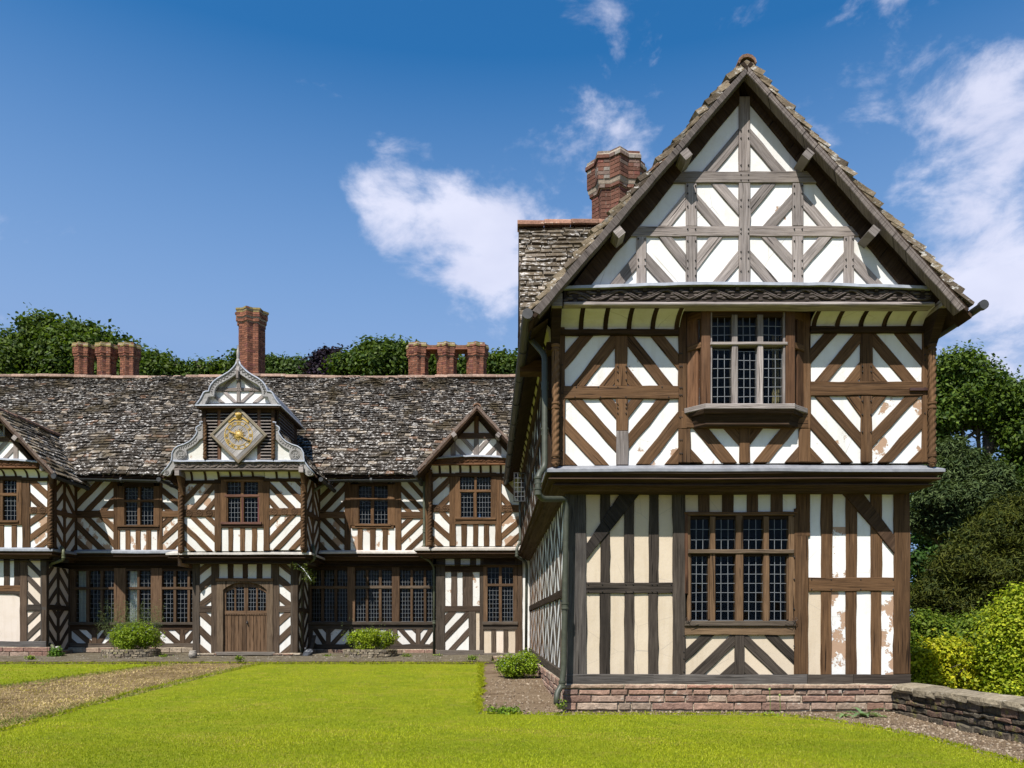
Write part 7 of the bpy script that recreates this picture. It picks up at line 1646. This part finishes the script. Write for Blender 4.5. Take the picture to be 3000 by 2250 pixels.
tree('oak_tree', 'green tree top between right chimneys and the near wing', 42, [(1440, 1075, 30), (1465, 1065, 28), (1495, 1080, 32), (1420, 1095, 28), (1470, 1110, 50), (1530, 1085, 36)], 20000, .115, OAK, (1470, 1470, 1090), clump=.40, group=GRP, thick=.4)
tree('broadleaf_tree', 'large dark broadleaf tree with sky gaps right of the gable', 34, [(2790, 1085, 55), (2760, 1140, 62), (2845, 1130, 62), (2800, 1190, 62), (2905, 1160, 62), (2960, 1180, 62), (3020, 1200, 80), (2740, 1235, 50), (2860, 1210, 45), (2745, 1310, 45), (3000, 1290, 70), (2930, 1260, 34), (3090, 1250, 90), (2960, 1385, 50), (3040, 1400, 80), (2720, 1380, 36), (2890, 1390, 34)], 85000, .095, ((.028, .058, .009), (.095, .14, .016)), (2905, 2890, 1250), clump=.42, group=GR2, thick=.42, shell=.6)
tree('broadleaf_tree', 'dark sparse tree glimpsed between gable wall and yew', 36, [(2690, 1480, 38), (2720, 1560, 45), (2700, 1650, 45), (2760, 1620, 50), (2740, 1720, 55), (2690, 1750, 40), (2800, 1700, 60)], 22000, .095, ((.018, .045, .010), (.05, .10, .016)), (2735, 2738, 1500), clump=.36, group=GR2, thick=.4)
tree('pine_tree', 'rounded blue green pine in front of the broadleaf tree', 27, [(2790, 1325, 42), (2830, 1365, 62), (2770, 1400, 66), (2880, 1420, 66), (2735, 1465, 55), (2830, 1470, 72), (2920, 1480, 62), (2700, 1520, 34), (2770, 1530, 55), (2870, 1540, 62), (2960, 1520, 55), (3020, 1500, 60)], 90000, .075, ((.030, .050, .016), (.080, .108, .034)), (2840, 2835, 1420), mat='needle', clump=.22, group=GR2, per=16, thick=.3, shell=.7, up=.9)
tree('yew_tree', 'dense dark olive yew behind the bright shrubs', 23, [(2985, 1520, 78), (2910, 1560, 70), (2850, 1600, 62), (3050, 1580, 100), (2780, 1660, 60), (2880, 1690, 90), (2980, 1680, 100), (2730, 1740, 52), (2800, 1770, 80), (2700, 1830, 45), (2900, 1810, 100), (3010, 1810, 110), (2760, 1870, 80), (2690, 1900, 50), (2850, 1920, 90)], 120000, .055, ((.022, .034, .005), (.075, .080, .009)), (2880, 2890, 1620), mat='needle', clump=.24, group=GR2, per=20, thick=.4, shell=.65, up=.2)
def shrub(label, D, blobs, n, leaf, cols, bx, clump=.2, per=14):
    k = D/F; bl = [((x-CX)*k, D+random.uniform(-.3, .3)*r*k, CZ+(HY-y)*k, r*k, r*k*1.1, r*k*.85) for x, y, r in blobs]; X = (bx-CX)*k; e = empty('shrub', (X, D, gz(X, D)-.1)); tag(e, label, 'shrub', 'bright shrubs beyond the garden wall')
    crown(e, bl, n, leaf, cols, 'leaf', clump, per, 'foliage', 1., .5, .6); limbs(e, (X, D, gz(X, D)-.1), (X, D, bl[0][2]), .06, [b[:3] for b in bl], (.10, .085, .06), 'stems')
YG = ((.20, .25, .010), (.48, .44, .022))
shrub('low yellow green laurel shrub beside the plinth corner', 14.5, [(2700, 1925, 42), (2760, 1915, 46), (2735, 1980, 50), (2810, 1930, 50), (2800, 1990, 55), (2700, 2030, 50), (2870, 1960, 55), (2860, 2030, 60), (2770, 2060, 60), (2930, 2010, 60)], 30000, .040, YG, 2790)
shrub('tall lime green shrub at the right edge above the wall', 13.6, [(2975, 1800, 50), (3010, 1760, 55), (2940, 1850, 50), (2990, 1880, 60), (3050, 1840, 70), (2930, 1920, 50), (2990, 1960, 70), (2950, 2010, 60), (3060, 1960, 80)], 30000, .034, ((.15, .22, .012), (.34, .36, .02)), 2985)
shrub('mid green bush between yew and laurel shrub', 16.5, [(2700, 1830, 34), (2740, 1850, 40), (2690, 1890, 38), (2800, 1860, 44), (2850, 1850, 44), (2900, 1830, 44), (2870, 1890, 50)], 18000, .04, ((.07, .12, .012), (.16, .20, .02)), 2800)

tree('broadleaf_tree', 'broadleaf tree standing outside the right edge of view', 38, [(3250, 1250, 110), (3350, 1330, 120), (3180, 1380, 100), (3300, 1450, 130), (3420, 1450, 110), (3220, 1560, 110), (3360, 1580, 120)], 26000, .14, ((.022, .046, .008), (.075, .115, .014)), (3300, 3300, 1450), clump=.5, group=GR2, thick=.5)
tree('yew_tree', 'dark yew standing outside the right edge of view', 30, [(3200, 1700, 110), (3330, 1680, 120), (3460, 1700, 120), (3260, 1820, 120), (3400, 1830, 130), (3130, 1830, 90)], 26000, .10, ((.022, .034, .005), (.075, .080, .009)), (3300, 3300, 1700), mat='needle', clump=.4, group=GR2, thick=.4)
